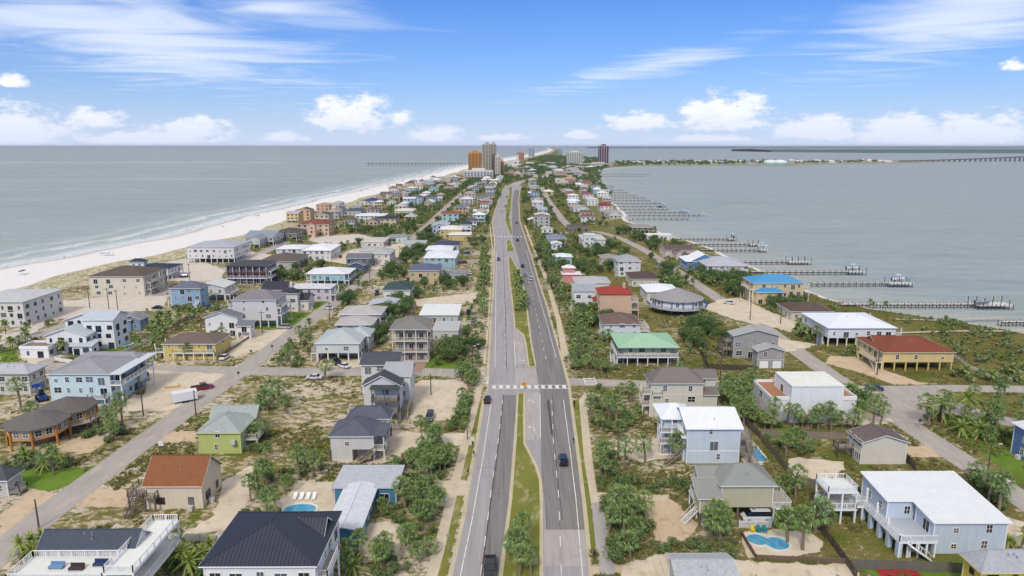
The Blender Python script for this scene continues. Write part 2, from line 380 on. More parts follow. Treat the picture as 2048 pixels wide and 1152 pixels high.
for y in YR:
    l, r = shL(y), shR(y); row = []
    bw = 1.0 if y < 2200 else 1.6
    for o in OL:
        x = l + o * bw
        z = -2.5 if o < -5 else -1.0 + .04 * o if o <= 0 else min(-.05, -1.0 + .075 * o)
        if 45 < o < 80: z = .1 + (1.1 + .8 * mnoise.noise(Vector((x * .07, y * .05, 0)))) * math.exp(-((o - 61) / 8) ** 2)
        if o >= 80: z = 0
        bea = 1.0 if o < 51 else 0.0 if o > 56 else .5; dun = 1.0 if 52 <= o <= 68 else .3 if o == 76 else 0
        row.append((x, y, z, bea, dun, max(0.0, min(1.0, (9 - o) / 8)), 0.1))
    for k in range(1, 9):
        x = (l + 86 * bw) + (r - 26 - l - 86 * bw) * k / 9
        g = (.35 if x > 20 else .1) + min(.35, max(0, y - 330) / 900) + .5 * max(0, min(1, (x - 105) / 40)) * (1 if y < 330 else .3)
        row.append((x, y, 0.0, 0.0, 0.0, 0.0, g))
    for o in OR[::-1]:
        x = r + o
        z = 0 if o <= -14 else -.2 if o == -7 else -.55 if o == -3 else -1.0 if o == 0 else -1.4 if o == 4 else -2.5
        row.append((x, y, z, .62 if o >= -3 else .3 if o == -7 else 0.0, 0.0, 1.0 if o >= 0 else 0.0, 0.75 if y < 330 else .35))
    rows.append(row)
grid_obj('island_ground', rows, m_gr, ['beach', 'dune', 'wet', 'green'])

# ---- asphalt, concrete, lawns
def ground_mat(name, c1, c2, sc=(.25, .25, 1), fine=3.0, bump=0.0, c3=None, amt3=.5):
    m, t, b = newmat(name)
    g = t.new('NewGeometry').outputs['Position']
    a = t.noise(t.scaled(g, sc), 1.0, 5, .62); f = t.noise(g, fine, 4, .7)
    c = t.mix(t.step(t.m('ADD', t.m('MULTIPLY', a, .7), t.m('MULTIPLY', f, .3)), .33, .67), lin(c1), lin(c2))
    if c3: c = t.mix(t.m('MULTIPLY', t.step(t.noise(t.scaled(g, (sc[0] * 2.7, sc[1] * 1.7, 1), (3, 9, 0)), 1.0, 4, .6), .52, .7), amt3), c, lin(c3))
    t.put(b.inputs['Base Color'], c); b.inputs['Roughness'].default_value = .93; b.inputs['Specular IOR Level'].default_value = .15
    if bump:
        bp = t.new('Bump', in_Height=f); bp.inputs['Strength'].default_value = .8; bp.inputs['Distance'].default_value = bump
        t.put(b.inputs['Normal'], bp)
    return m
M_ASPH = ground_mat('asphalt_main', '9a9695', 'aaa5a4', (.9, .03, 1), 4, 0, '858182', .5)
M_ASPD = ground_mat('asphalt_dark', '7b7876', '8b8785', (1.1, .03, 1), 4, 0, '615e5d', .75)
M_ASPL = ground_mat('asphalt_light', 'a8a29e', 'b4aea9', (.5, .06, 1), 4, 0, '8a8581', .5)
M_ASPS = ground_mat('asphalt_side', 'a39b95', 'b2aaa2', (.3, .12, 1), 3, 0, 'c4b6a4', .6)
M_CONC = ground_mat('concrete_tan', 'c4b49a', 'd0c2aa', (.4, .4, 1), 3, 0, 'b3a288', .4)
M_KERB = ground_mat('kerb_concrete', 'b9ae92', 'cbbf9f', (.5, .2, 1), 3, 0)
M_LAWN = ground_mat('lawn_green', '5b7a28', '6f8a34', (.12, .12, 1), 2.5, .12, '7f8a42', .6)
M_MEDG = ground_mat('median_grass', '6d7433', '83823f', (.14, .1, 1), 1.6, .2, 'b9ad85', .75)
M_SLOT = ground_mat('bare_sand', 'cbbca4', 'd9ccb8', (.2, .2, 1), 2, .05, 'a8987a', .55)
M_DIRT = ground_mat('orange_gravel', 'c2ab8e', 'cfba9e', (.25, .25, 1), 3, .04, 'a58c6a', .6)
M_PINK = ground_mat('pale_concrete', 'cabeb0', 'd6ccc0', (.25, .25, 1), 3, 0, 'b8aa98', .4)
M_PAVE = ground_mat('brown_paving', '9d8272', 'ac9080', (.6, .6, 1), 5, 0)
M_MARK = ground_mat('road_paint', 'd8d4ce', 'ebe8e3', (1.4, .5, 1), 6, 0, 'a39e99', .85)
KEEP = []                               # polygons where nothing grows
def strip(name, pts, z, mat, keep=.6, parent=None, kind='structure'):
    """pts: (x_left, x_right, y) rows in metres"""
    mb = MB(); P = []
    for (a, b_) in zip(pts, pts[1:]):
        mb.poly([(a[0], a[2], z), (a[1], a[2], z), (b_[1], b_[2], z), (b_[0], b_[2], z)])
    o = mb.obj(name, mat, parent)
    if parent is None: tag(o, kind=kind)
    if keep is not None: KEEP.append([(p[0] - keep, p[2]) for p in pts] + [(p[1] + keep, p[2]) for p in pts[::-1]])
    return o
def prow(L, Rr):
    """rows from pixel outlines of a lane's two edges"""
    lw = sorted([G(*p) for p in L], key=lambda q: q[1]); rw = sorted([G(*p) for p in Rr], key=lambda q: q[1])
    lt = [(q[1], q[0]) for q in lw]; rt = [(q[1], q[0]) for q in rw]
    ys = sorted(set([q[0] for q in lt] + [q[0] for q in rt])); ys = [y for y in ys if max(lt[0][0], rt[0][0]) - 1 <= y <= min(lt[-1][0], rt[-1][0]) + 1]
    return [(interp(lt, y), interp(rt, y), y) for y in ys]
def centre(pts, wd):
    """rows of a constant width road along a line of points (turning freely)"""
    out = []
    for i, p in enumerate(pts):
        a = Vector(pts[max(0, i - 1)]); c = Vector(pts[min(len(pts) - 1, i + 1)]); d = (c - a).normalized(); n = Vector((d.y, -d.x)) * wd / 2
        out.append((p[0] - n.x, p[1] - n.y, p[0] + n.x, p[1] + n.y))
    return out
def ribbon(name, pts, wd, z, mat, keep=.6, parent=None):
    mb = MB(); rows_ = centre(pts, wd)
    for a, b_ in zip(rows_, rows_[1:]): mb.poly([(a[0], a[1], z), (a[2], a[3], z), (b_[2], b_[3], z), (b_[0], b_[1], z)])
    o = mb.obj(name, mat, parent)
    if parent is None: tag(o, kind='structure')
    if keep is not None:
        k = centre(pts, wd + 2 * keep); KEEP.append([(a[0], a[1]) for a in k] + [(a[2], a[3]) for a in k[::-1]])
    return o
ZP = [0.012]
def patch(name, px, mat, keep=True, jit=.0, world=False):
    P = ccw([tuple(p) for p in px] if world else [G(*p) for p in px])
    if jit:
        Q = []
        for i in range(len(P)):
            a, b_ = P[i], P[(i + 1) % len(P)]; n = max(1, int(math.dist(a, b_) / 1.2))
            for k in range(n):
                t_ = k / n; Q.append((a[0] + (b_[0] - a[0]) * t_ + rnd.uniform(-jit, jit), a[1] + (b_[1] - a[1]) * t_ + rnd.uniform(-jit, jit)))
        P = Q
    ZP[0] += .0012
    mb = MB(); mb.poly([(x, y, ZP[0]) for x, y in P])
    o = mb.obj(name, mat); tag(o, kind='structure')
    bm = bmesh.new(); bm.from_mesh(o.data); bmesh.ops.triangulate(bm, faces=bm.faces[:]); bm.to_mesh(o.data); bm.free()
    if keep: KEEP.append(P)
    return o

# patches of the site plan: pixel outlines surveyed onto the ground
for px in [[(0, 985), (0, 948), (60, 938), (168, 935), (205, 925), (150, 965), (100, 983)], [(835, 735), (858, 706), (930, 728), (925, 746), (838, 747)], [(505, 642), (620, 637), (600, 655), (505, 658)], [(548, 625), (650, 626), (635, 637), (545, 637)],
           [(208, 700), (275, 672), (290, 690), (225, 715)], [(0, 705), (30, 695), (40, 722), (0, 728)], [(620, 602), (680, 598), (660, 620), (625, 618)], [(1880, 835), (1940, 830), (2048, 870), (2048, 960), (1985, 925), (1930, 880)], [(1700, 1120), (1745, 1152), (1935, 1152), (1930, 1125)], [(0, 1043), (18, 1040), (0, 1058)], [(1580, 860), (1545, 850), (1545, 870), (1600, 905)]]:
    patch('lawn', px, M_LAWN, keep=False, jit=.35)
for px in [[(100, 985), (165, 988), (60, 1055), (0, 1075), (0, 1030), (40, 1000), (60, 975)], [(150, 980), (285, 978), (260, 1015), (145, 1012)], [(335, 865), (395, 862), (395, 885), (315, 885)], [(0, 900), (60, 885), (200, 875), (245, 860), (185, 905), (100, 905), (60, 915)], [(1255, 995), (1330, 992), (1345, 1000), (1400, 1050), (1370, 1085), (1310, 1085), (1300, 1050)], [(1660, 712), (1745, 715), (1770, 740), (1840, 765), (1880, 768), (1790, 770), (1720, 745), (1650, 727)], [(1800, 893), (1880, 892), (1910, 915), (1820, 915)], [(1150, 1135), (1350, 1120), (1360, 1152), (1150, 1152)]]:
    patch('gravel_drive', px, M_DIRT, jit=.3)
for px in [[(805, 830), (815, 775), (845, 760), (915, 760), (935, 770), (905, 840), (875, 842), (830, 845)], [(760, 862), (930, 868), (950, 878), (945, 892), (870, 888), (820, 900), (770, 930), (730, 925)], [(445, 700), (490, 665), (600, 655), (585, 680), (520, 700), (470, 715)], [(290, 740), (480, 750), (400, 800), (340, 822), (290, 822), (235, 822), (265, 790), (290, 790)], [(820, 600), (955, 585), (950, 605), (870, 612), (825, 612)], [(110, 600), (330, 605), (330, 620), (225, 625), (110, 625)], [(300, 525), (400, 530), (440, 545), (330, 550)], [(40, 720), (95, 695), (130, 712), (80, 735)], [(1232, 880), (1325, 876), (1350, 895), (1335, 915), (1280, 925), (1250, 905)], [(1430, 860), (1490, 855), (1530, 930), (1500, 935)], [(1585, 915), (1690, 925), (1680, 955), (1640, 960), (1575, 950)], [(1680, 850), (1700, 830), (1755, 838), (1780, 848)], [(1400, 615), (1440, 600), (1500, 625), (1520, 650), (1470, 640)], [(600, 960), (665, 965), (675, 1030), (640, 1040), (575, 1040), (560, 1005)], [(1480, 1062), (1580, 1060), (1640, 1075), (1640, 1105), (1500, 1118), (1485, 1090)], [(1540, 805), (1580, 812), (1610, 838), (1560, 838)], [(1545, 675), (1640, 690), (1560, 708)], [(640, 720), (720, 720), (720, 736), (640, 736)],
           [(1900, 1005), (2048, 1045), (2048, 1100), (2020, 1075)], [(1640, 850), (1700, 815), (1790, 842), (1720, 850)], [(1430, 600), (1480, 595), (1545, 625), (1620, 655), (1580, 665), (1500, 640)], [(1255, 1128), (1300, 1112), (1400, 1108), (1500, 1122), (1700, 1130), (1725, 1160), (1240, 1160)], [(445, 965), (505, 930), (500, 1005), (455, 1062), (350, 1076), (425, 1035)], [(690, 1060), (780, 1040), (820, 1060), (800, 1110), (730, 1115)], [(760, 540), (850, 480), (700, 500), (640, 520)]]:
    patch('sand_lot', px, M_SLOT, keep=True, jit=.5)
for px in [[(300, 512), (400, 520), (452, 542), (440, 562), (330, 562), (285, 548)], [(110, 640), (115, 605), (240, 590), (335, 592), (330, 608), (225, 628)], [(0, 668), (60, 650), (110, 628), (115, 640), (60, 668), (0, 690)], [(470, 500), (560, 512), (545, 528), (455, 520)], [(585, 476), (720, 468), (760, 480), (660, 490)], [(560, 458), (600, 470), (570, 485)], [(180, 600), (290, 580), (310, 590), (240, 602)]]:
    patch('pale_sand_yard', px, M_PINK, keep=True, jit=.8)
for px in [[(868, 962), (930, 961), (940, 966), (934, 992), (880, 992)], [(1185, 985), (1270, 988), (1340, 990), (1330, 1002), (1195, 1005)]]:
    patch('concrete_apron', px, M_CONC)
patch('brick_drive', [(820, 722), (858, 720), (842, 745), (812, 745)], M_PAVE)
patch('grey_path', [(1183, 1006), (1208, 1006), (1218, 1090), (1234, 1150), (1200, 1150), (1190, 1080)], M_ASPL)

# ---- side roads
LX = [(-84, 60), (-84.5, 120), (-82.5, 160), (-80, 200), (-78.5, 226), (-75, 290), (-72.5, 350), (-70, 450), (-68.5, 570), (-68, 760), (-66, 1000), (-62, 1200)]
side_left = ribbon('side_road', LX, 6.6, .04, M_ASPS)
BX = [(-176, 190), (-170, 230), (-163, 278), (-157, 330), (-155, 400), (-155.5, 470), (-152, 560), (-140, 600)]
ribbon('side_road', BX, 6.4, .04, M_ASPS)
ribbon('side_road', [(-140, 600), (-100, 596), (-68, 590)], 6, .043, M_ASPS)
RX = [(100.5, 60), (98, 120), (96.5, 160), (95, 190), (95, 250), (93, 300), (91, 370), (89, 440), (83, 500), (72, 540), (54, 556)]
side_right = ribbon('side_road', RX, 6.4, .04, M_ASPS)
ribbon('side_road', [(52, 540), (50, 640), (50, 800), (52, 1000), (56, 1150)], 6.5, .037, M_ASPS)
ribbon('side_road', [(-172, 204), (-130, 203), (-81, 199), (-60, 197.5), (-26, 197.5), (-4, 195.5)], 7.2, .036, M_ASPS)
ribbon('side_road', [(14, 189), (40, 186), (70, 186.5), (96, 188)], 6.0, .036, M_ASPS)
ribbon('side_road', [(-72, 400), (-40, 403), (-6, 404)], 5.0, .036, M_ASPS)
ribbon('side_road', [(-69, 516), (-30, 518), (-6, 516)], 5.5, .036, M_ASPS)
ribbon('side_road', [(14, 516), (30, 520), (52, 545)], 5.5, .036, M_ASPS)
patch('road_junction', [(1700, 772), (1790, 772), (1905, 770), (1895, 790), (1850, 812), (1860, 850), (1790, 845), (1740, 800)], M_ASPS)
patch('loop_road', [(1850, 815), (1900, 800), (1960, 820), (2048, 842), (2048, 860), (1950, 838), (1880, 825)], M_ASPS)
patch('loop_road', [(1860, 770), (2048, 772), (2048, 786), (1890, 784)], M_ASPS)

# ---- main road
LO = [(858, 1500), (890, 1200), (905, 1152), (930, 1040), (948, 930), (957, 880), (970, 800), (977, 775), (979, 730), (983, 650), (988, 575), (989, 520), (990, 480), (985, 442), (991, 420), (998, 400), (1006, 380), (1012, 371)]
RO = [(1242, 1500), (1190, 1200), (1178, 1152), (1165, 1010), (1152, 900), (1139, 800), (1136, 772), (1122, 720), (1105, 660), (1092, 610), (1078, 570), (1064, 520), (1051, 480), (1039, 442), (1038, 420), (1037, 400), (1040, 380), (1043, 371)]
main = strip('main_road', prow(LO, RO), .04, M_ASPH)
far_road = ribbon('main_road', [(8, 1180), (18, 1290), (36, 1370), (56, 1440), (80, 1530), (100, 1700), (110, 1900)], 17, .041, M_ASPL)
strip('right_lanes', prow([(1092, 1060), (1089, 1000), (1083, 952), (1082, 880), (1080, 785), (1072, 735), (1063, 680), (1054, 610), (1047, 565), (1038, 520), (1026, 480), (1024, 442), (1025, 400), (1029, 380)], [(1170, 1060), (1164, 1000), (1150, 885), (1138, 795), (1135, 772), (1124, 728), (1109, 672), (1094, 617), (1080, 573), (1064, 520), (1050.5, 480), (1038, 442), (1036, 400), (1039, 380)]), .046, M_ASPD, None)
strip('inner_lane', prow([(961, 1152), (984, 970), (998, 870), (1006, 790)], [(997, 1152), (1017, 1000), (1027, 880), (1033, 790)]), .045, M_ASPD, None)
strip('turn_lane', prow([(1052, 880), (1050, 785)], [(1081, 930), (1079, 785)]), .049, M_ASPL, None)
strip('turn_lane', prow([(1030, 728), (1026, 655)], [(1056, 728), (1038, 655)]), .049, M_ASPL, None)
strip('road_repair', prow([(1087, 1133), (1087, 1060)], [(1175, 1133), (1169, 1060)]), .05, M_ASPL, None)
strip('junction_slab', prow([(1030, 768), (1031, 737)], [(1074, 768), (1071, 737)]), .05, M_ASPL, None)
strip('kerb_gutter', [(a - .75, a, y) for a, b_, y in prow(LO, RO)], .055, M_KERB, None)
strip('kerb_gutter', [(b_, b_ + .75, y) for a, b_, y in prow(LO, RO)], .055, M_KERB, None)
def markings():
    rows_ = prow(LO, RO)
    lo = [(r_[2], r_[0]) for r_ in rows_]; ro = [(r_[2], r_[1]) for r_ in rows_]
    def line(pts, wd, name='edge_line', parent=main):
        k = centre(pts, wd); mb = MB()
        for a, b_ in zip(k, k[1:]): mb.poly([(a[0], a[1], .056), (a[2], a[3], .056), (b_[2], b_[3], .056), (b_[0], b_[1], .056)])
        mb.obj(name, M_MARK, parent)
    def px(L): return sorted([G(*p) for p in L], key=lambda q: q[1])
    line(px([(917, 1170), (944, 1040), (966, 915), (983, 800)]), .17); line(px([(990, 735), (991, 640), (992, 560), (993, 500)]), .17)
    line(px([(1167, 1170), (1152, 1000), (1140, 900), (1127, 800)]), .17); line(px([(1112, 715), (1096, 655), (1080, 600), (1066, 550), (1052, 500)]), .17)
    line(px([(1081, 875), (1080, 788)]), .17); line(px([(1031, 733), (1028, 680)]), .17)
    # lane dashes, one mesh each
    for L in (px([(961, 1152), (984, 970), (998, 870), (1006, 790)]), px([(1011.5, 740), (1010, 650), (1007, 560), (1004, 480), (999, 430)]), px([(1123, 1152), (1117, 985), (1107, 885), (1103, 790)]), px([(1092, 718), (1077, 650), (1062, 580), (1048, 510), (1036, 455)])):
        T = [(p[1], p[0]) for p in L]; y = T[0][0]
        while y + 3 < T[-1][0]:
            line([(interp(T, y), y), (interp(T, y + 3), y + 3)], .16, 'lane_dash'); y += 8.2 if y < 180 else 9.5
    # zebra crossings
    y0, y1 = 182.6, 185.6; x0, x1 = -4.8, 16.8
    n = 11
    for i in range(n):
        xa = x0 + (x1 - x0) * (i + .15) / n; mb = MB(); mb.poly([(xa, y0 + .3, .0565), (xa + 1.05, y0 + .3, .0565), (xa + 1.05, y1 - .3, .0565), (xa, y1 - .3, .0565)]); mb.obj('crosswalk_stripe', M_MARK, main)
    for yy in (y0, y1): line([(x0, yy), (x1, yy)], .25, 'crosswalk_line')
    for i in range(8):
        xa = -8 + 2.45 * i; mb = MB(); mb.poly([(xa, 511, .0565), (xa + 1.2, 511, .0565), (xa + 1.2, 514.5, .0565), (xa, 514.5, .0565)]); mb.obj('crosswalk_stripe', M_MARK, main)
    for i in range(8):
        xa = 94.6 + .85 * i; mb = MB(); mb.poly([(xa, 127.2, .0565), (xa + .45, 127.2, .0565), (xa + .3, 130.2, .0565), (xa - .15, 130.2, .0565)]); mb.obj('crosswalk_stripe', M_MARK, side_right)
    for (xc, yc) in ((G(965, 760)), (G(1180, 762))):
        for i in range(3):
            mb = MB(); mb.poly([(xc - 1.6, yc - 3 + 2.4 * i, .0565), (xc + 1.6, yc - 3 + 2.4 * i, .0565), (xc + 1.6, yc - 2.4 + 2.4 * i, .0565), (xc - 1.6, yc - 2.4 + 2.4 * i, .0565)]); mb.obj('crosswalk_stripe', M_MARK, main)
        for sx in (-1.7, 1.45):
            mb = MB(); mb.poly([(xc + sx, yc - 3.6, .0575), (xc + sx + .25, yc - 3.6, .0575), (xc + sx + .25, yc + 3.4, .0575), (xc + sx, yc + 3.4, .0575)]); mb.obj('crosswalk_line', M_MARK, main)
    # turn arrows
    for (u, v, s) in ((1068, 857, 1), (1066, 803, 1), (1038, 687, -1), (1040, 720, -1)):
        x, y = G(u, v); z = .0565; k = s
        mb = MB()
        for P in ([(-.1, -1.6), (.1, -1.6), (.1, .9), (-.1, .9)], [(-.9, .7), (.1, .7), (.1, .95), (-.9, .95)], [(-.9, .35), (-.9, 1.3), (-1.6, .82)]):
            mb.poly([(x + a * k, y + c * k, z) for a, c in P])
        mb.obj('turn_arrow', M_MARK, main)
markings()
M_TAR = ground_mat('tar_seam', '4a4848', '5a5856', (.8, .8, 1), 5, 0)
for pts_, wd_ in (([(963, 1152), (986, 970), (1000, 870), (1007, 790)], .22), ([(1013, 740), (1011.5, 650), (1008.5, 560), (1005, 480)], .2), ([(1125, 1040), (1118.5, 985), (1109, 885), (1105, 790)], .14), ([(1104, 870), (1096, 800)], .5)):
    ribbon('tar_seam', sorted([G(*p) for p in pts_], key=lambda q: q[1]), wd_, .0525, M_TAR, None, main)
rc_ = random.Random(9)
for k_ in range(26):
    y_ = rc_.uniform(98, 330); x_ = rc_.choice([rc_.uniform(-7.5, -3), rc_.uniform(7, 11)]); n_ = rc_.randint(3, 6); L_ = [(x_, y_)]
    for j_ in range(n_): L_.append((L_[-1][0] + rc_.uniform(.3, .9), L_[-1][1] + rc_.uniform(-.25, .25)))
    ribbon('crack', L_, .07, .0535, M_TAR, None, main)

# ---- medians: raised kerb with grass in it
def median(left, right):
    P = ccw([G(*p) for p in left] + [G(*p) for p in right[::-1]])
    cx = sum(p[0] for p in P) / len(P); cy = sum(p[1] for p in P) / len(P)
    kb = MB(); kb.prism(P, -.05, .16); o = kb.obj('median_strip', M_KERB); tag(o, kind='structure')
    n = len(P); Q = []
    for i in range(n):
        a, b_, c_ = Vector(P[i - 1]), Vector(P[i]), Vector(P[(i + 1) % n])
        d1 = (b_ - a).normalized(); d2 = (c_ - b_).normalized(); nn = (Vector((-d1.y, d1.x)) + Vector((-d2.y, d2.x)))
        nn = nn.normalized() * .62; Q.append((b_.x + nn.x, b_.y + nn.y))
    gb = MB(); gb.poly([(x, y, .166) for x, y in Q]); g = gb.obj('grass', M_MEDG, o)
    bm = bmesh.new(); bm.from_mesh(g.data); bmesh.ops.triangulate(bm, faces=bm.faces[:]); bm.to_mesh(g.data); bm.free()
median([(988, 1500), (993, 1190), (998, 1152), (1010, 1060), (1018, 1000), (1028, 880), (1034, 787)], [(1114, 1500), (1088, 1190), (1087, 1152), (1086, 1000), (1084, 962), (1076, 935), (1052, 888), (1051, 830), (1050, 787)])
median([(1056, 734), (1050, 690), (1045, 670), (1028, 656), (1024, 610), (1018, 560), (1016, 515)], [(1073, 734), (1064, 685), (1055, 615), (1047, 566), (1043, 550), (1038, 541), (1023, 515)])
median([(1013, 503), (1013, 481)], [(1030, 503), (1022, 481)])
median([(1018, 466), (1009, 442), (1010, 430)], [(1025, 470), (1021, 442), (1019, 430)])
median([(1010, 426), (1013, 410), (1016, 395), (1019, 378), (1020, 373)], [(1022, 426), (1023, 410), (1024, 395), (1025, 378), (1024, 373)])
# ---- sidewalks
strip('sidewalk', prow([(845, 1180), (865, 1105), (892, 1000), (925, 880), (948, 800), (962, 745)], [(868, 1180), (888, 1105), (912, 1000), (940, 880), (960, 800), (970, 745)]), .062, M_CONC)
strip('sidewalk', prow([(966, 728), (975, 640), (981, 560), (984, 500), (979, 450)], [(972, 728), (979, 640), (984, 560), (986, 500), (981, 450)]), .062, M_CONC)
strip('sidewalk', prow([(1182, 1006), (1168, 920), (1158, 800), (1170, 785)], [(1197, 1006), (1185, 920), (1172, 800), (1190, 785)]), .062, M_CONC)
strip('sidewalk', prow([(1125, 720), (1112, 640), (1090, 560), (1066, 500), (1048, 450)], [(1140, 720), (1122, 640), (1097, 560), (1070, 500), (1051, 450)]), .062, M_CONC)
strip('verge', prow([(868, 1180), (888, 1105), (912, 1000), (940, 880), (960, 800)], [(885, 1180), (902, 1105), (926, 1000), (950, 880), (967, 800)]), .03, M_MEDG)
strip('verge', prow([(1182, 1100), (1168, 1000), (1160, 920), (1146, 800)], [(1192, 1100), (1180, 1000), (1168, 920), (1157, 800)]), .03, M_MEDG)
strip('verge', prow([(970, 725), (978, 640), (984, 560)], [(977, 725), (981, 640), (986, 560)]), .03, M_MEDG)

# ---- far shores
M_FOR = ground_mat('far_forest', '4a6260', '5a706c', (.004, .01, 1), .05, 0)
M_FSH = ground_mat('far_sand', '8f937a', '9f9c84', (.006, .02, 1), .05, 0, '5f6f50', .9)
def shore(name, pts, mat, z=-.6, hf=None, seed=0):
    """land strip given as (y_near, y_far, x) columns, with a wooded canopy height hf"""
    mb = MB(); r_ = random.Random(seed); cols = []
    for (ya, yb, x) in pts:
        h = hf or 0
        cols.append([(x, ya, -1.4), (x, ya + (yb - ya) * .02, z + h * r_.uniform(.5, 1)), (x, (ya + yb) / 2, z + h * r_.uniform(.8, 1.25)), (x, yb, z + h * r_.uniform(.5, 1)), (x, yb, -1.4)])
    for a, c_ in zip(cols, cols[1:]):
        for i in range(4): mb.poly([a[i], c_[i], c_[i + 1], a[i + 1]])
    return tag(mb.obj(name, mat), kind='structure')
shore('sand_spit', [(2430 + 40 * math.sin(x / 90) + (0 if x < 900 else (x - 900) * .55), 2900 + (x - 400) * .42 - max(0, x - 1400) * .15, x) for x in range(330, 1960, 60)], M_FSH, -.2)
shore('far_shore', [((7000 - (x - 3000) * .12 + 90 * math.sin(x / 300)) if x > 3750 else 8300 - (x - 3110) * 2.0, 9800, x) for x in range(3110, 16000, 160)], M_FOR, 4, 24, 1)
shore('far_shore', [(23000 + 400 * math.sin(x / 2000), 27000, x) for x in range(3000, 42000, 500)], M_FOR, 4, 40, 3)
# ================================================================ houses
UNIT = {}
def cube(mat):
    k = mat.name
    if k not in UNIT:
        mb = MB(); mb.box(-.5, .5, -.5, .5, 0, 1); UNIT[k] = mb.mesh('block_' + k, mat)
    return UNIT[k]
def cpart(name, parent, mat, x0, x1, y0, y1, z0, z1):
    return link(name, cube(mat), parent, ((x0 + x1) / 2, (y0 + y1) / 2, z0), None, (x1 - x0, y1 - y0, z1 - z0))
WINM = {}
def window_mesh(wd, ht, frame, mull=1):
    """facing -y, centred on x, bottom at 0: frame ring with mullions; and its pane"""
    k = (round(wd, 2), round(ht, 2), frame, mull)
    if k not in WINM:
        m = plain(frame, .5, .04); mb = MB(); e = .09
        mb.box(-wd / 2 - e, -wd / 2, -.06, .04, -e, ht + e); mb.box(wd / 2, wd / 2 + e, -.06, .04, -e, ht + e)
        mb.box(-wd / 2, wd / 2, -.06, .04, -e, 0); mb.box(-wd / 2, wd / 2, -.06, .04, ht, ht + e)
        for i in range(1, mull + 1):
            x = -wd / 2 + wd * i / (mull + 1); mb.box(x - .03, x + .03, -.045, .03, 0, ht)
        if ht < 1.9: mb.box(-wd / 2, wd / 2, -.042, .028, ht * .5 - .03, ht * .5 + .03)
        f = mb.mesh('window_frame', m)
        pb = MB(); pb.poly([(-wd / 2, -.02, 0), (wd / 2, -.02, 0), (wd / 2, -.02, ht), (-wd / 2, -.02, ht)])
        WINM[k] = (f, pb.mesh('window_pane', glass()))
    return WINM[k]
def win(parent, x, y, z, face, wd=1.0, ht=1.4, frame='e8e6e0', mull=1, lod=0, name='window'):
    rz = {'f': 0, 'r': math.pi / 2, 'b': math.pi, 'l': -math.pi / 2}[face] if isinstance(face, str) else face
    f, p = window_mesh(wd, ht, frame, mull)
    if lod >= 2: return link(name, p, parent, (x - .04 * math.sin(-rz), y - .04 * math.cos(rz), z), rz)
    o = link(name, f, parent, (x, y, z), rz); link('pane', p, o); return o

def clip_line(P2, x):
    """y-interval of a convex polygon at abscissa x"""
    ys = []
    for i in range(len(P2)):
        a, b_ = P2[i], P2[(i + 1) % len(P2)]
        if (a[0] - x) * (b_[0] - x) < 0: t_ = (x - a[0]) / (b_[0] - a[0]); ys.append(a[1] + (b_[1] - a[1]) * t_)
    return (min(ys), max(ys)) if len(ys) >= 2 else None
def roof_faces(kind, x0, x1, y0, y1, ze, rise):
    w_, l_ = x1 - x0, y1 - y0; cx, cy = (x0 + x1) / 2, (y0 + y1) / 2; zt = ze + rise
    A, B, C, D = (x0, y0, ze), (x1, y0, ze), (x1, y1, ze), (x0, y1, ze)
    if kind in ('hip', 'hipx', 'hipy'):
        k = ('hipx' if w_ >= l_ else 'hipy') if kind == 'hip' else kind
        if k == 'hipx':
            s = min(l_ / 2, w_ * .42); E, F = (x0 + s, cy, zt), (x1 - s, cy, zt); return [[A, B, F, E], [B, C, F], [C, D, E, F], [D, A, E]]
        s = min(w_ / 2, l_ * .42); E, F = (cx, y0 + s, zt), (cx, y1 - s, zt); return [[A, B, E], [B, C, F, E], [C, D, F], [D, A, E, F]]
    if kind == 'gx': return [[A, B, (x1, cy, zt), (x0, cy, zt)], [C, D, (x0, cy, zt), (x1, cy, zt)]]
    if kind == 'gy': return [[B, C, (cx, y1, zt), (cx, y0, zt)], [D, A, (cx, y0, zt), (cx, y1, zt)]]
    if kind == 'shedf': return [[A, B, (x1, y1, zt), (x0, y1, zt)]]
    if kind == 'shedl': return [[D, A, (x1, y0, zt), (x1, y1, zt)]]
    if kind == 'shedr': return [[B, C, (x0, y1, zt), (x0, y0, zt)]]
    return []
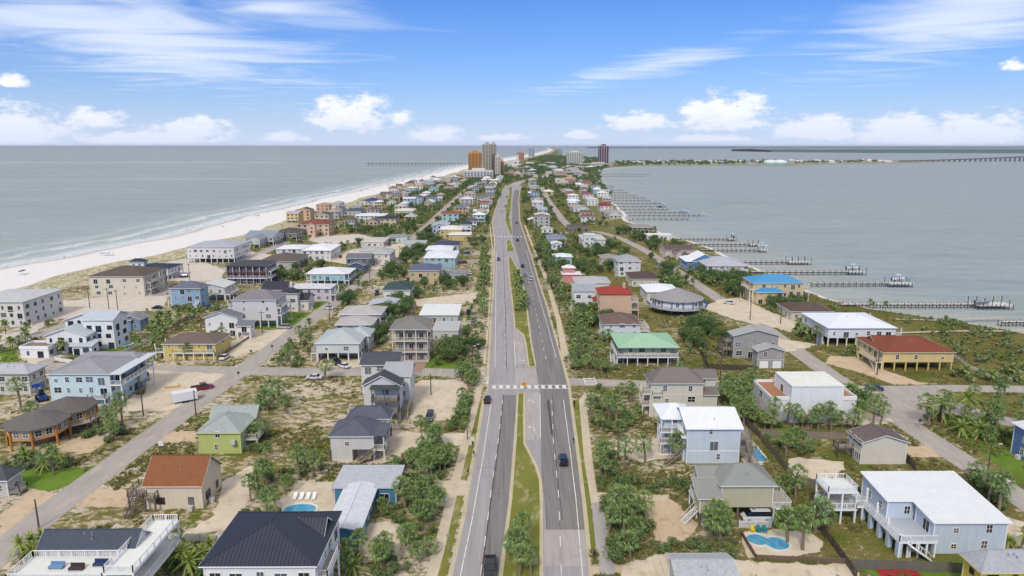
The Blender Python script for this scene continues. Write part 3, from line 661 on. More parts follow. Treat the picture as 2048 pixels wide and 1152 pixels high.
def make_roof(root, kind, x0, x1, y0, y1, ze, rise, col, rtype, trim, lod):
    mat = metal_roof(col) if rtype == 'm' else shingle(col)
    if kind == 'flat':
        mb = MB(); mb.box(x0, x1, y0, y1, ze, ze + .25); o = mb.obj('roof', mat, root)
        if rise > .3:
            fb = MB(); e = .25
            for (a, b_, c_, d) in ((x0 - .02, x1 + .02, y0 - .02, y0 + e), (x0 - .02, x1 + .02, y1 - e, y1 + .02), (x0 - .02, x0 + e, y0 + e, y1 - e), (x1 - e, x1 + .02, y0 + e, y1 - e)): fb.box(a, b_, c_, d, ze - .1, ze + rise)
            fb.obj('parapet', plain(trim, .7, .05), o)
        return o
    fs = roof_faces(kind, x0, x1, y0, y1, ze, rise); mb = MB(); th = .16
    for f in fs:
        mb.poly(f); mb.poly([(p[0], p[1], p[2] - th) for p in f[::-1]])
    edge = {}
    for f in fs:
        for i in range(len(f)):
            a, b_ = tuple(round(q, 4) for q in f[i]), tuple(round(q, 4) for q in f[(i + 1) % len(f)])
            k = tuple(sorted((a, b_))); edge[k] = None if k in edge else (f[i], f[(i + 1) % len(f)])
    fb = MB()
    for k, e in edge.items():
        if e:
            a, b_ = e; t2 = th + .04
            n = Vector((b_[1] - a[1], -(b_[0] - a[0]), 0)); n = n.normalized() * .03 if n.length > 0 else n
            q = [(a[0], a[1], a[2] - t2), (b_[0], b_[1], b_[2] - t2), b_, a]
            q2 = [(p[0] + n.x, p[1] + n.y, p[2] + .01) for p in q]; fb.poly(q2); fb.poly([q2[3], q2[2], (q[2]), (q[3])]); fb.poly([q[0], q[1], q2[1], q2[0]])
    o = mb.obj('roof', mat, root)
    fb.obj('fascia', plain(trim, .6, .04), o)
    if lod == 0:
        sb = MB(); sp = .55 if rtype == 'm' else 0
        for f in fs:
            # ridge and hip caps
            for i in range(len(f)):
                a, b_ = Vector(f[i]), Vector(f[(i + 1) % len(f)])
                k = tuple(sorted((tuple(round(q, 4) for q in f[i]), tuple(round(q, 4) for q in f[(i + 1) % len(f)]))))
                if edge.get(k) is None and a.x + a.y * 1.3 <= b_.x + b_.y * 1.3: sb.bar(a + Vector((0, 0, .02)), b_ + Vector((0, 0, .02)), .09, 4)
            if sp:
                nrm = (Vector(f[1]) - Vector(f[0])).cross(Vector(f[2]) - Vector(f[0])).normalized()
                ax = Vector((f[1][0] - f[0][0], f[1][1] - f[0][1], 0)).normalized(); up = nrm.cross(ax); o0 = Vector(f[0])
                P2 = [((Vector(p) - o0).dot(ax), (Vector(p) - o0).dot(up)) for p in f]
                xa, xb = min(p[0] for p in P2), max(p[0] for p in P2); x = xa + sp / 2
                while x < xb:
                    iv = clip_line(P2, x)
                    if iv and iv[1] - iv[0] > .2:
                        p, q = o0 + ax * x + up * iv[0] + nrm * .02, o0 + ax * x + up * iv[1] + nrm * .02; sb.bar(p, q, .045, 3)
                    x += sp
        if sb.v: tag(sb.obj('roof_seam', mat, o), kind='stuff')
    return o
def railing(mb, pts, z, h=1.05, post=2.0, bal=.35):
    for a, b_ in zip(pts, pts[1:]):
        L = math.dist(a, b_)
        if L < .2: continue
        mb.bar((a[0], a[1], z + h), (b_[0], b_[1], z + h), .055); mb.bar((a[0], a[1], z + .12), (b_[0], b_[1], z + .12), .04)
        n = max(1, round(L / post))
        for i in range(n + 1):
            t_ = i / n; x, y = a[0] + (b_[0] - a[0]) * t_, a[1] + (b_[1] - a[1]) * t_; mb.box(x - .06, x + .06, y - .06, y + .06, z, z + h + .06)
        n = int(L / bal)
        for i in range(1, n):
            t_ = i / n; x, y = a[0] + (b_[0] - a[0]) * t_, a[1] + (b_[1] - a[1]) * t_; mb.box(x - .025, x + .025, y - .025, y + .025, z + .12, z + h)
def deck(root, x0, x1, y0, y1, z, rails='flr', col='d9d5cc', floor='a59c90', post_to=0.0, top=None, lod=0, npost=None):
    f = MB(); f.box(x0, x1, y0, y1, z - .22, z); d = f.obj('deck', plain(floor, .8, .1), root)
    cm = plain(col, .6, .05)
    ed = MB(); ed.box(x0 - .05, x1 + .05, y0 - .05, y0 - .003, z - .32, z + .02); ed.box(x0 - .05, x0 - .003, y0, y1, z - .32, z + .02); ed.box(x1 + .003, x1 + .05, y0, y1, z - .32, z + .02)
    ed.obj('deck_edge', cm, d)
    rb = MB(); e = .08; bal = .3 if lod == 0 else .7
    if 'f' in rails: railing(rb, [(x0 + e, y0 + e), (x1 - e, y0 + e)], z, bal=bal)
    if 'b' in rails: railing(rb, [(x0 + e, y1 - e), (x1 - e, y1 - e)], z, bal=bal)
    if 'l' in rails: railing(rb, [(x0 + e, y0 + e), (x0 + e, y1 - e)], z, bal=bal)
    if 'r' in rails: railing(rb, [(x1 - e, y0 + e), (x1 - e, y1 - e)], z, bal=bal)
    if rb.v: tag(rb.obj('railing', cm, d), kind='stuff' if rails in ('fb', 'lr') else None)
    nx = npost or max(2, round((x1 - x0) / 3.2) + 1); zt = top if top else z - .22
    ys = (y0 + .18, y1 - .18) if y1 - y0 > 3.6 else (y0 + .18,)
    for yy in ys:
        for i in range(nx):
            x = x0 + .18 + (x1 - x0 - .36) * i / (nx - 1)
            cpart('post', root, cm, x - .13, x + .13, yy - .13, yy + .13, post_to, zt)
def stair(root, x, y, z, dx, dy, wd=1.2, col='8f8678'):
    """flight coming down from (x, y, z) towards direction (dx, dy)"""
    n = max(3, int(z / .2)); mb = MB(); cm = wood(col); d = Vector((dx, dy)).normalized(); s = Vector((-d.y, d.x)) * wd / 2
    for i in range(n):
        c_ = Vector((x, y)) + d * (.28 * (i + .5)); zz = z * (1 - (i + 1) / n)
        a, b_ = c_ - d * .15 - s, c_ + d * .15 + s
        mb.box(min(a.x, b_.x), max(a.x, b_.x), min(a.y, b_.y), max(a.y, b_.y), zz + .02, zz + .07)
    e = Vector((x, y)) + d * (.28 * n)
    for sg in (-1, 1):
        p, q = Vector((x, y)) + s * sg, e + s * sg
        mb.bar((p.x, p.y, z - .1), (q.x, q.y, .05), .12); mb.bar((p.x, p.y, z + 1.0), (q.x, q.y, 1.0), .05)
        for k in range(0, n + 1, 3):
            r_ = p + (q - p) * (k / n); zz = z * (1 - k / n); mb.bar((r_.x, r_.y, zz), (r_.x, r_.y, zz + 1.0), .04)
    mb.obj('stair', cm, root)

FOOT = []          # footprints, so that nothing grows inside a house
HOUSES = []
def house(label, wall, roofc, blocks, name='beach_house', cat='house', extras=(), trim='e9e7e1', rtype='s', lod=None, group=None, frame='ece9e2', pilec=None, wincount=None):
    """blocks: (u1, u2, v, ze, vt, kind, rise, base[, options]) - front eave corners and roof top in the survey frame.
    ze eave height; base 'g' on the ground or height of the open pile storey."""
    W_ = []
    for b_ in blocks:
        u1, u2, v, ze, vt, kind, rise, base = b_[:8]; op = b_[8] if len(b_) > 8 else {}
        (xa, ya), (xb, yb) = G(u1, v, ze), G(u2, v, ze); y0 = (ya + yb) / 2
        if 'wx' in op: xa, xb, y0 = op['wx']
        w_ = xb - xa
        if 'L' in op: L = op['L']
        else:
            yt = G((u1 + u2) / 2, vt, ze + (rise if kind != 'flat' else 0))[1]
            L = {'hipx': 2 * (yt - y0), 'gx': 2 * (yt - y0), 'hipy': yt - y0 + w_ / 2, 'gy': yt - y0, 'flat': yt - y0}.get(kind, yt - y0)
            if kind == 'hip': L = 2 * (yt - y0) if 2 * (yt - y0) <= w_ else yt - y0 + w_ / 2
        L = max(5.0, min(op.get('Lmax', 26), L))
        W_.append([xa, xb, y0, y0 + L, ze, kind, rise, base, op])
    X0, X1, Y0 = W_[0][0], W_[0][1], W_[0][2]
    cx, cy = (X0 + X1) / 2, (W_[0][2] + W_[0][3]) / 2
    dist = math.hypot(cx, cy)
    if lod is None: lod = 0 if cy < 215 else 1 if cy < 520 else 2
    root = thing(name, label, cat, (cx, cy, 0), 0, group)
    wm = siding(wall); fm = plain(trim, .6, .05)
    B = []
    for bi, (xa, xb, ya, yb, ze, kind, rise, base, op) in enumerate(W_):
        FOOT.append((xa - .8, xb + .8, ya - .8, yb + .8))
        oh = op.get('oh', .55 if kind != 'flat' else .15)
        a, b_, c_, d = xa - cx, xb - cx, ya - cy, yb - cy
        x0, x1, y0, y1 = a + oh, b_ - oh, c_ + oh, d - oh
        wmat = siding(op['wall']) if 'wall' in op else wm
        z0 = 0.0 if base == 'g' else float(base)
        # body: walls, with gable ends carried up to the roof
        mb = MB(); zt = ze - .02
        sl = rise / max(.1, ((x1 - x0) / 2 + oh) if kind == 'gy' else ((y1 - y0) / 2 + oh))
        zg = ze - .17 + oh * sl if kind in ('gx', 'gy') else ze - .03
        mb.box(x0, x1, y0, y1, z0, zg)
        if kind == 'gy':
            zr = ze + rise - .2
            for yy, s in ((y0, 1), (y1, -1)):
                P = [(x0, yy, zg), (x1, yy, zg), ((x0 + x1) / 2, yy, zr)]; mb.poly(P if s > 0 else P[::-1])
        if kind == 'gx':
            zr = ze + rise - .2
            for xx, s in ((x1, 1), (x0, -1)):
                P = [(xx, y0, zg), (xx, y1, zg), (xx, (y0 + y1) / 2, zr)]; mb.poly(P if s > 0 else P[::-1])
        if kind.startswith('shed'):
            f = roof_faces(kind, x0, x1, y0, y1, ze - .18, rise)[0]
            lo = [(p[0], p[1], zg) for p in f]
            for i in range(4):
                j = (i + 1) % 4; mb.poly([lo[i], lo[j], f[j], f[i]])
        mb.obj('wall', wmat, root)
        if op.get('band') and lod < 2:
            for zz in op['band']:
                tb = MB(); tb.box(x0 - .04, x1 + .04, y0 - .04, y1 + .04, zz, zz + .22); tb.obj('trim_band', fm, root)
        if z0 > 0:
            pm = plain(pilec or trim, .7, .06)
            nx, ny = max(2, round((x1 - x0) / 3.4) + 1), max(2, round((y1 - y0) / 4) + 1)
            for i in range(nx):
                for j in range(ny):
                    if 0 < i < nx - 1 and 0 < j < ny - 1: continue
                    px_, py_ = x0 + .2 + (x1 - x0 - .4) * i / (nx - 1), y0 + .2 + (y1 - y0 - .4) * j / (ny - 1)
                    if j > 1 and lod == 2: continue
                    cpart('pile', root, pm, px_ - .17, px_ + .17, py_ - .17, py_ + .17, 0, z0)
            if op.get('core', True):
                cw = MB(); cw.box(x0 + (x1 - x0) * .3, x1 - (x1 - x0) * .12, y0 + (y1 - y0) * .4, y1 - .3, 0, z0 - .01); cw.obj('store_room', wmat, root)
        if lod == 0 and not kind.startswith('oct'):
            for (px_, py_) in ((x0, y0), (x1, y0), (x0, y1), (x1, y1)): cpart('corner_trim', root, fm, px_ - .08, px_ + .08, py_ - .08, py_ + .08, z0 + .005, zg - .02)
        if lod < 2 and bi == 0 and kind in ('hip', 'hipx', 'gx', 'hipy'):
            for _ in range(rnd.randint(1, 3)):
                fy_ = rnd.uniform(.15, .4); px_, py_ = a + (b_ - a) * rnd.uniform(.42, .58), c_ + (d - c_) * fy_; zr_ = ze + rise * (min(1, 2 * fy_) if kind != 'hipy' and (kind != 'hip' or b_ - a >= d - c_) else min(1, 2 * fy_ * (d - c_) / (b_ - a))); cpart('vent_pipe', root, plain('9a9a98', .6, .05), px_ - .07, px_ + .07, py_ - .07, py_ + .07, ze + .05, zr_ + .35)
            sx_ = x1 + .25 if cx < 0 else x0 - 1.1
            cpart('air_conditioner', root, plain('c9c8c2', .6, .1), sx_, sx_ + .85, y0 + 2, y0 + 2.85, 0, .9)
        make_roof(root, kind, a, b_, c_, d, ze, rise, op.get('roof', roofc), op.get('rt', rtype), trim, lod)
        # windows
        fl = []; z = z0
        while z + 2.3 <= ze + .3: fl.append(z); z += 2.85
        if op.get('fl'): fl = op['fl']
        faces = op.get('win', 'flr')
        for fz in fl:
            for fc in faces:
                Lf = (x1 - x0) if fc in 'fb' else (y1 - y0)
                n = op.get('n' + fc, max(1, int(Lf / (3.0 if lod < 2 else 3.8))))
                for i in range(n):
                    s = (i + .5 + rnd.uniform(-.12, .12)) / n
                    wd, ht = rnd.choice([(.95, 1.4), (.9, 1.3), (1.5, 1.25), (.8, .8), (1.8, 1.4), (.6, 1.2), (1.7, 2.0)]) if lod < 2 else (1.3, 1.4)
                    if op.get('wsz'): wd, ht = op['wsz']
                    zz = fz + (.95 if ht < 1.9 else .1)
                    if fc == 'f': win(root, x0 + (x1 - x0) * s, y0 - .012, zz, 'f', wd, ht, frame, lod=lod)
                    elif fc == 'r': win(root, x1 + .012, y0 + (y1 - y0) * s, zz, 'r', wd, ht, frame, lod=lod)
                    elif fc == 'l': win(root, x0 - .012, y0 + (y1 - y0) * s, zz, 'l', wd, ht, frame, lod=lod)
        B.append((x0, x1, y0, y1, ze, z0))
    for e in extras:
        k = e[0]; bi = e[7] if k in ('porch', 'deck') and len(e) > 7 and isinstance(e[7], int) else 0; x0, x1, y0, y1, ze, z0 = B[bi]
        if k in ('deck', 'porch'):          # (kind, side, z, depth, rails colour, from, to[, block])
            _, side, z, dp, col = e[:5]; s0, s1 = (e[5], e[6]) if len(e) > 6 else (0, 1)
            top = None if k == 'deck' else ze - .1
            if side == 'f': q = (x0 + (x1 - x0) * s0, x0 + (x1 - x0) * s1, y0 - dp, y0 - .01); r_ = 'flr'
            elif side == 'b': q = (x0 + (x1 - x0) * s0, x0 + (x1 - x0) * s1, y1 + .01, y1 + dp); r_ = 'blr'
            elif side == 'r': q = (x1 + .01, x1 + dp, y0 + (y1 - y0) * s0, y0 + (y1 - y0) * s1); r_ = 'frb'
            else: q = (x0 - dp, x0 - .01, y0 + (y1 - y0) * s0, y0 + (y1 - y0) * s1); r_ = 'flb'
            deck(root, q[0], q[1], q[2], q[3], z, r_, col, lod=lod, top=top, npost=2 if lod == 2 else None)
            if k == 'porch' and not (len(e) > 7 and e[7] == 'noroof'):
                mb = MB(); mb.box(q[0] - .3, q[1] + .3, q[2] - .3, q[3], ze - .1, ze + .1); mb.obj('porch_roof', metal_roof(roofc) if rtype == 'm' else shingle(roofc), root)
        elif k == 'stair':
            _, fx, fy, z, dx, dy = e[:6]
            stair(root, x0 + (x1 - x0) * fx, y0 + (y1 - y0) * fy, z, dx, dy, col=e[6] if len(e) > 6 and isinstance(e[6], str) else '8f8678')
        elif k == 'garage':
            for i in range(e[1]):
                xm = x0 + (x1 - x0) * (i + .5) / e[1]; wd = min(2.6, (x1 - x0) / e[1] * .8)
                g = cpart('garage_door', root, plain('f0eeea', .5, .03), xm - wd / 2, xm + wd / 2, y0 - .06, y0 + .05, 0, 2.2)
        elif k == 'chimney':
            xm, ym = x0 + (x1 - x0) * e[1], y0 + (y1 - y0) * e[2]; cpart('chimney', root, wm, xm - .5, xm + .5, ym - .5, ym + .5, ze - .5, e[3])
        elif k == 'vents':
            for i in range(e[1]):
                xm, ym = x0 + (x1 - x0) * rnd.uniform(.2, .8), y0 + (y1 - y0) * rnd.uniform(.15, .4)
                cpart('vent_pipe', root, plain('8a8a88', .6, .05), xm - .08, xm + .08, ym - .08, ym + .08, ze + .1, ze + 1.4)
        elif k == 'ac':
            xm = x0 + (x1 - x0) * e[1]; o = cpart('air_conditioner', root, plain('c9c8c2', .6, .1), xm - .45, xm + .45, y0 - 1.0, y0 - .15, e[2], e[2] + .85)
            if e[2] > .5: cpart('bracket', root, wood(), xm - .5, xm + .5, y0 - 1.05, y0 - .01, e[2] - .1, e[2] - .005)
        elif k == 'solar':
            pass
    HOUSES.append(root)
    return root, B

def octagon_house(label, u, v, rad, z0, ze, rise, wall, roofc, deckcol, n=8, group=None, trim='8a5a34'):
    x, y = G(u, v); y += rad
    root = thing('round_house', label, 'house', (x, y, 0), 0, group); FOOT.append((x - rad - 1, x + rad + 1, y - rad - 1, y + rad + 1))
    P = [(rad * math.cos(2 * math.pi * (i + .5) / n), rad * math.sin(2 * math.pi * (i + .5) / n)) for i in range(n)]
    mb = MB(); mb.prism(P, z0, ze); mb.obj('wall', siding(wall), root)
    k = 1.13; mb = MB()
    for i in range(n):
        a, b_ = P[i], P[(i + 1) % n]; A, C = (a[0] * k, a[1] * k, ze - .1), (b_[0] * k, b_[1] * k, ze - .1); mb.poly([A, C, (0, 0, ze + rise)]); mb.poly([(0, 0, ze - .15), (C[0], C[1], ze - .26), (A[0], A[1], ze - .26)]); mb.poly([(A[0], A[1], ze - .26), (C[0], C[1], ze - .26), C, A])
    mb.obj('roof', shingle(roofc), root)
    pm = wood(trim)
    for i in range(n):
        a = P[i]; cpart('pile', root, pm, a[0] * 1.02 - .18, a[0] * 1.02 + .18, a[1] * 1.02 - .18, a[1] * 1.02 + .18, 0, ze - .3)
        b_ = P[(i + 1) % n]; mx, my = (a[0] + b_[0]) / 2, (a[1] + b_[1]) / 2; ang = math.atan2(my, mx)
        L = math.dist(a, b_)
        for s in ((-.22, .22) if L > 4.4 else (0,) if n < 10 or i % 2 else ()):
            tx, ty = -math.sin(ang) * s * L, math.cos(ang) * s * L
            win(root, mx + tx + .012 * math.cos(ang), my + ty + .012 * math.sin(ang), z0 + .8, ang + math.pi / 2, 1.2, 1.3)
    mb = MB(); mb.box(-rad * .35, rad * .35, -rad * .1, rad * .5, 0, z0 - .01); mb.obj('store_room', siding(wall), root)
    if deckcol:
        mb = MB(); rb = MB(); Q = [(p[0] * 1.28, p[1] * 1.28) for p in P]
        idx = [i for i in range(n) if P[i][1] < rad * .5]
        idx = sorted(idx, key=lambda i: (math.atan2(P[i][1], P[i][0]) - math.pi / 2) % (2 * math.pi))
        for i in idx[:-1]:
            j = (i + 1) % n; mb.prism([Q[i], Q[j], (P[j][0] * 1.01, P[j][1] * 1.01), (P[i][0] * 1.01, P[i][1] * 1.01)], z0 - .2, z0 + .02); railing(rb, [(Q[i][0] * .99, Q[i][1] * .99), (Q[j][0] * .99, Q[j][1] * .99)], z0)
        d = mb.obj('deck', plain('c9c6be', .7, .06), root); rb.obj('railing', plain(deckcol, .6, .05), d)
    return root
# ---------------------------------------------------------------- the houses one by one (survey frame 2048 wide)
WH, CR = 'e6e4de', 'ddd6c6'
# --- foreground, gulf side
_, Bk = house('white house with broad roof decks and dark grey shingle roof beside the beach lane', 'eeece8', '4e5560', [(70, 270, 1100, 7.4, 1062, 'gx', 1.9, 2.6, {'win': 'fl', 'oh': .4})], extras=[('stair', -.05, .3, 2.7, 0, -1, 'e6e4de')])
r = _; x0, x1, y0, y1 = Bk[0][:4]
deck(r, x0 - .8, x1 - 1.2, y0 - 6.2, y0 - .4, 6.3, 'flrb', 'f2f1ee', 'dfe0da', npost=5)
deck(r, x1 - 1.0, x1 + 3.2, y0 - 6.2, y1 + 3.5, 7.5, 'flrb', 'f2f1ee', 'e3e4de', npost=2)
deck(r, x1 - 1.0, x1 + 3.2, y0 - 6.0, y1 + 3.4, 4.2, 'flrb', 'f2f1ee', 'dfe0da', npost=2)
for (dx, dy, c) in ((4.5, -3.2, '6f93b8'), (7.6, -3.6, '4a3a3c'), (10.5, -2.6, '30406a')):     # deck furniture is a thing of its own
    ob = thing('deck_sofa', {'6f93b8': 'light blue lounge seat on the white roof deck', '4a3a3c': 'dark brown wicker sofa on the white roof deck', '30406a': 'navy cushioned bench on the white roof deck'}[c], 'sofa', (r.location.x + x0 + dx, r.location.y + y0 + dy, 6.3))
    mb = MB(); mb.box(-1.0, 1.0, -.4, .4, .2, .45); mb.obj('seat', plain(c, .8, .1), ob)
    mb = MB(); mb.box(-1.0, 1.0, .3, .45, .45, .85); mb.obj('backrest', plain(c, .8, .1), ob)
    for sx in (-1, 1):
        for sy in (-.3, .3): cpart('leg', ob, wood('4a3a30'), sx * .9 - .05, sx * .9 + .05, sy - .05, sy + .05, 0, .2)
house('white three-storey house under a navy standing-seam hip roof by the picket fence', 'e9e8e6', '333847', [(396, 634, 1133, 9.0, 1040, 'hipy', 3.3, 2.6, {'rt': 'm', 'Lmax': 16}), (590, 648, 1076, 9.2, 1036, 'gx', 2.0, 'g', {'rt': 'm', 'Lmax': 9, 'roof': '353a48'})], rtype='m', trim='f2f1ee', extras=[('vents', 2), ('deck', 'r', 6, 1.4, 'f0efec', .1, .6)])
house('cream two-storey house with orange-brown gable roof and small side deck', 'dcccb0', '93592f', [(283, 404, 973, 4.7, 911, 'gx', 3.9, 'g', {'win': 'fr', 'oh': .45, 'nf': 2, 'Lmax': 12})], extras=[('deck', 'l', 2.7, 3.6, '6d6258', .0, .5), ('deck', 'f', 2.7, 1.3, '6d6258', 0, .22), ('stair', -.18, 0, 2.7, 0, -1, '6d6258'), ('vents', 1), ('ac', .8, 0)], trim='e8d9c0', frame='6a5a48')
house('lime green house with pale grey shingle roof next to an empty sandy lot', 'b9c464', 'a3aaa3', [(390, 482, 866, 5.0, 826, 'hipy', 2.5, 'g', {'oh': .45, 'nf': 1, 'Lmax': 13}), (418, 512, 836, 5.0, 812, 'gx', 2.2, 'g', {'win': 'r', 'Lmax': 8})], extras=[('ac', .85, 2.5), ('deck', 'r', 2.6, 3.0, 'cfcac0', .2, .9)], trim='c9cf8a')
octagon_house('orange octagonal house on wooden piles with grey-brown roof beside the bushy front yard', 44, 905, 6.0, 2.4, 5.2, 2.4, 'c9985a', '6f6a66', None, trim='b77b3c')
octagon_house('second orange octagonal house on piles with steps, set behind its twin', 110, 872, 5.8, 2.4, 5.2, 2.4, 'c9985a', '6c6660', 'a89a86', trim='b77b3c')
house('low teal house with flat grey and white roofs beside a kidney pool', '3f86a0', 'b9bcc2', [(663, 795, 978, 3.3, 932, 'flat', .1, 'g', {'oh': .4, 'Lmax': 13}), (646, 722, 1062, 3.4, 962, 'gy', .7, 'g', {'roof': 'd3d5da', 'Lmax': 19, 'oh': .5})], trim='d8dadd')
_, Bk = house('grey-white house on piles under a slate hip roof with side porch and sandy drive', 'd3cfc4', '5f616e', [(655, 748, 873, 5.9, 836, 'hipy', 2.6, 2.7, {'nf': 1, 'Lmax': 15}), (690, 781, 838, 5.9, 812, 'hipx', 2.2, 2.7, {'Lmax': 9})], extras=[('porch', 'r', 2.7, 2.6, 'dcd8ce', 0, .9), ('stair', -.03, .6, 2.7, 0, -1, '6b6460'), ('stair', 1.1, -.1, 2.7, -1, 0, '8f8678')], pilec='6d655c')
r = _; x0, x1, y0, y1 = Bk[0][:4]; mb = MB(); mb.box(x0, x0 + 4.4, y0 + .003, y0 + 6, 0, 2.69); mb.obj('ground_floor', siding('d3cfc4'), r)
_, Bk = house('two-storey white house with charcoal and pale gable roofs and stacked front balconies', 'd6d3cd', '4d5252', [(722, 803, 772, 8.9, 738, 'gy', 2.6, 2.7, {'nf': 1, 'Lmax': 16}), (766, 823, 752, 9.2, 722, 'gx', 2.3, 2.7, {'roof': 'a9aaac', 'Lmax': 9}), (718, 800, 730, 8.4, 704, 'gx', 2.2, 2.7, {'roof': '52555c', 'Lmax': 10})], extras=[('porch', 'f', 2.8, 2.6, '6b655e', .25, 1), ('deck', 'f', 5.7, 2.6, '6b655e', .25, 1), ('deck', 'f', 2.9, 4.5, 'cfc9c0', -.4, .2), ('stair', 1.12, .8, 2.8, 0, -1, '9b9178')])
deck(_, Bk[0][1] + .2, Bk[0][1] + 2.0, Bk[0][2] + 2, Bk[0][3] + 3, 1.2, 'rf', 'a39468', npost=3)
# --- gulf side, second row
_, Bk = house('large pale aqua three-storey house under construction with grey hip roof', 'c9e0e3', '9a989b', [(90, 217, 748, 9.0, 716, 'hipy', 2.3, 'g', {'Lmax': 19, 'nr': 5, 'nf': 5, 'frame': 1}), (150, 276, 717, 9.0, 706, 'hipx', 1.2, 'g', {'Lmax': 8, 'win': 'r', 'nr': 3})], extras=[('porch', 'r', 5.9, 3.2, 'eeeeec', 0, 1.25, 'noroof'), ('deck', 'f', 2.9, 2.0, 'cfe2e4', .68, .98)], frame='dfe9ea')
r = _; x0, x1, y0, y1 = Bk[0][:4]; mb = MB(); mb.box(x1 + .05, x1 + 3.6, y0 - .6, y1 + 5, 8.75, 8.95); mb.obj('porch_roof', metal_roof('cfd3d6'), r)
house('pale grey two-storey house with light flat-pitched roof behind the blue loader', 'cfccc2', 'b3b6ba', [(-40, 58, 748, 6.0, 728, 'hipx', 1.6, 'g', {'Lmax': 14, 'band': [3.0]})], trim='9a9a96', frame='e0ddd2')
house('white villa of stepped gables with pale blue-grey roofs beside an oval pool', 'e9e7e4', 'b9c2c8', [(86, 172, 672, 6.0, 646, 'gy', 2.5, 'g', {'Lmax': 12}), (124, 206, 641, 8.2, 624, 'gy', 2.3, 'g', {'Lmax': 10}), (160, 226, 640, 10.0, 617, 'gx', 2.0, 'g', {'Lmax': 10}), (38, 96, 698, 3.0, 686, 'flat', .9, 'g', {'roof': '8f8074', 'Lmax': 9, 'fl': [0]}), (138, 184, 692, 3.2, 682, 'shedf', .9, 'g', {'Lmax': 6, 'fl': [0]})], trim='f0efec', frame='3a4a66')
house('long white three-storey townhouse block with flat light roof by the dunes', 'd9d5cc', 'c4c4c4', [(-75, 45, 604, 9.6, 580, 'hipx', 1.0, 'g', {'Lmax': 24, 'band': [3.0, 6.2], 'nr': 5}), ], extras=[], trim='cfcac0', frame='7a7368')
house('slate-blue gabled cottage with grey roof beside the white villa', '7c96b4', '8b8a8c', [(212, 262, 641, 4.2, 621, 'gx', 1.8, 'g', {'Lmax': 12}), (240, 281, 640, 4.2, 622, 'gy', 1.7, 'g', {'Lmax': 10})])
house('bright blue three-storey house with slate hip roof and white stair', '8fb2cc', '6a7080', [(337, 401, 577, 8.4, 562, 'hipx', 2.3, 'g', {'Lmax': 11})], extras=[('deck', 'l', 5.6, 1.6, 'e8e6e2', 0, .8), ('stair', .9, -.02, 3.0, 0, -1, 'e8e6e2')])
house('cream three-storey beachfront apartment house with brown hip roof', 'd3cab4', '66594f', [(173, 287, 553, 9.2, 529, 'hip', 3.2, 'g', {'Lmax': 22, 'nf': 4})], extras=[('deck', 'r', 6.0, 1.8, 'e0d8c6', .1, .5), ('deck', 'r', 3.0, 1.8, 'e0d8c6', .1, .5), ('porch', 'r', .4, 1.6, 'e0d8c6', .55, .95, 'noroof')], trim='d9d0bc')
house('white beachfront house with navy roofs and a lookout tower', 'e3e2df', '3a4258', [(262, 336, 539, 5.6, 526, 'hip', 1.8, 2.4), (255, 288, 524, 9.0, 517, 'hip', 1.5, 'g', {'Lmax': 8})])
_, Bk = house('white two-storey house with mid-grey gable roof and brown side porch', 'e4e2de', '767a82', [(405, 476, 636, 6.8, 616, 'gy', 2.1, 'g', {'Lmax': 14}), (468, 502, 652, 5.0, 640, 'shedf', .8, 2.6, {'Lmax': 7})], extras=[('porch', 'l', 3.3, 2.0, '7a5a48', .05, .6, 'noroof'), ('deck', 'r', 2.6, 3.0, '8a7a68', .0, .5)])
house('low yellow house with brown hip roof and a row of porch posts', 'd6bb55', '77645c', [(322, 432, 688, 5.2, 664, 'hip', 2.0, 'g', {'Lmax': 13})], extras=[('deck', 'f', 2.6, 1.4, 'e8e2d2', .2, 1), ('porch', 'l', 2.5, 3, 'e8e2d2', 0, .6, 'noroof')])
house('tall pale grey house on piles with brown-grey hip roof and end balconies', 'cfcdcb', '858082', [(462, 553, 600, 10.6, 578, 'hip', 2.8, 2.7, {'Lmax': 15, 'nf': 2})], extras=[('porch', 'l', 7.6, 2.2, 'e4e2de', 0, .5, 'noroof'), ('deck', 'r', 7.6, 1.8, 'e4e2de', 0, 1), ('deck', 'r', 4.8, 1.8, 'e4e2de', 0, 1)], trim='dddbd8')
house('white stucco villa with black roofs, chimney and outside stair', 'dcd5cf', '40404a', [(570, 618, 601, 4.2, 585, 'gx', 2.3, 'g', {'Lmax': 12}), (556, 596, 587, 7.6, 575, 'hip', 2.0, 'g', {'Lmax': 10}), (520, 574, 580, 8.4, 562, 'gx', 2.6, 'g', {'Lmax': 11})], extras=[('chimney', .1, .5, 11.0), ('stair', .2, -.05, 3.0, 1, 0, 'e0dcd6')])
house('lavender two-storey house with flat pale roof and white porch', 'cfc3cd', 'cfcdd0', [(575, 662, 577, 5.8, 562, 'hipx', 1.2, 'g', {'Lmax': 11})], extras=[('porch', 'r', 3.0, 2.2, 'e6e2e6', 0, .7, 'noroof')])
house('navy three-level house wrapped in white balconies under a dark hip roof', '4d5d73', '4c4f54', [(450, 536, 532, 8.8, 516, 'hip', 2.0, 'g', {'Lmax': 14})], extras=[('porch', 'f', 3.0, 1.6, 'e6e2dc', 0, 1), ('deck', 'f', 6.0, 1.6, '8a4a3c', 0, 1), ('deck', 'r', 6.0, 1.6, 'e6e2dc', 0, 1), ('deck', 'r', 3.0, 1.6, 'e6e2dc', 0, 1)])
house('grey cottage with broad brown roof behind the navy balcony house', 'b9b4ae', '6a5d56', [(515, 592, 523, 4.6, 504, 'hip', 2.6, 'g')])
house('white three-storey beach house with pale grey roof and ground-floor garages', 'dad7d2', 'aeb2b9', [(371, 468, 494, 9.4, 476, 'hip', 2.2, 2.6)], extras=[('deck', 'l', 6.0, 1.6, 'e4e2de', 0, .6)])
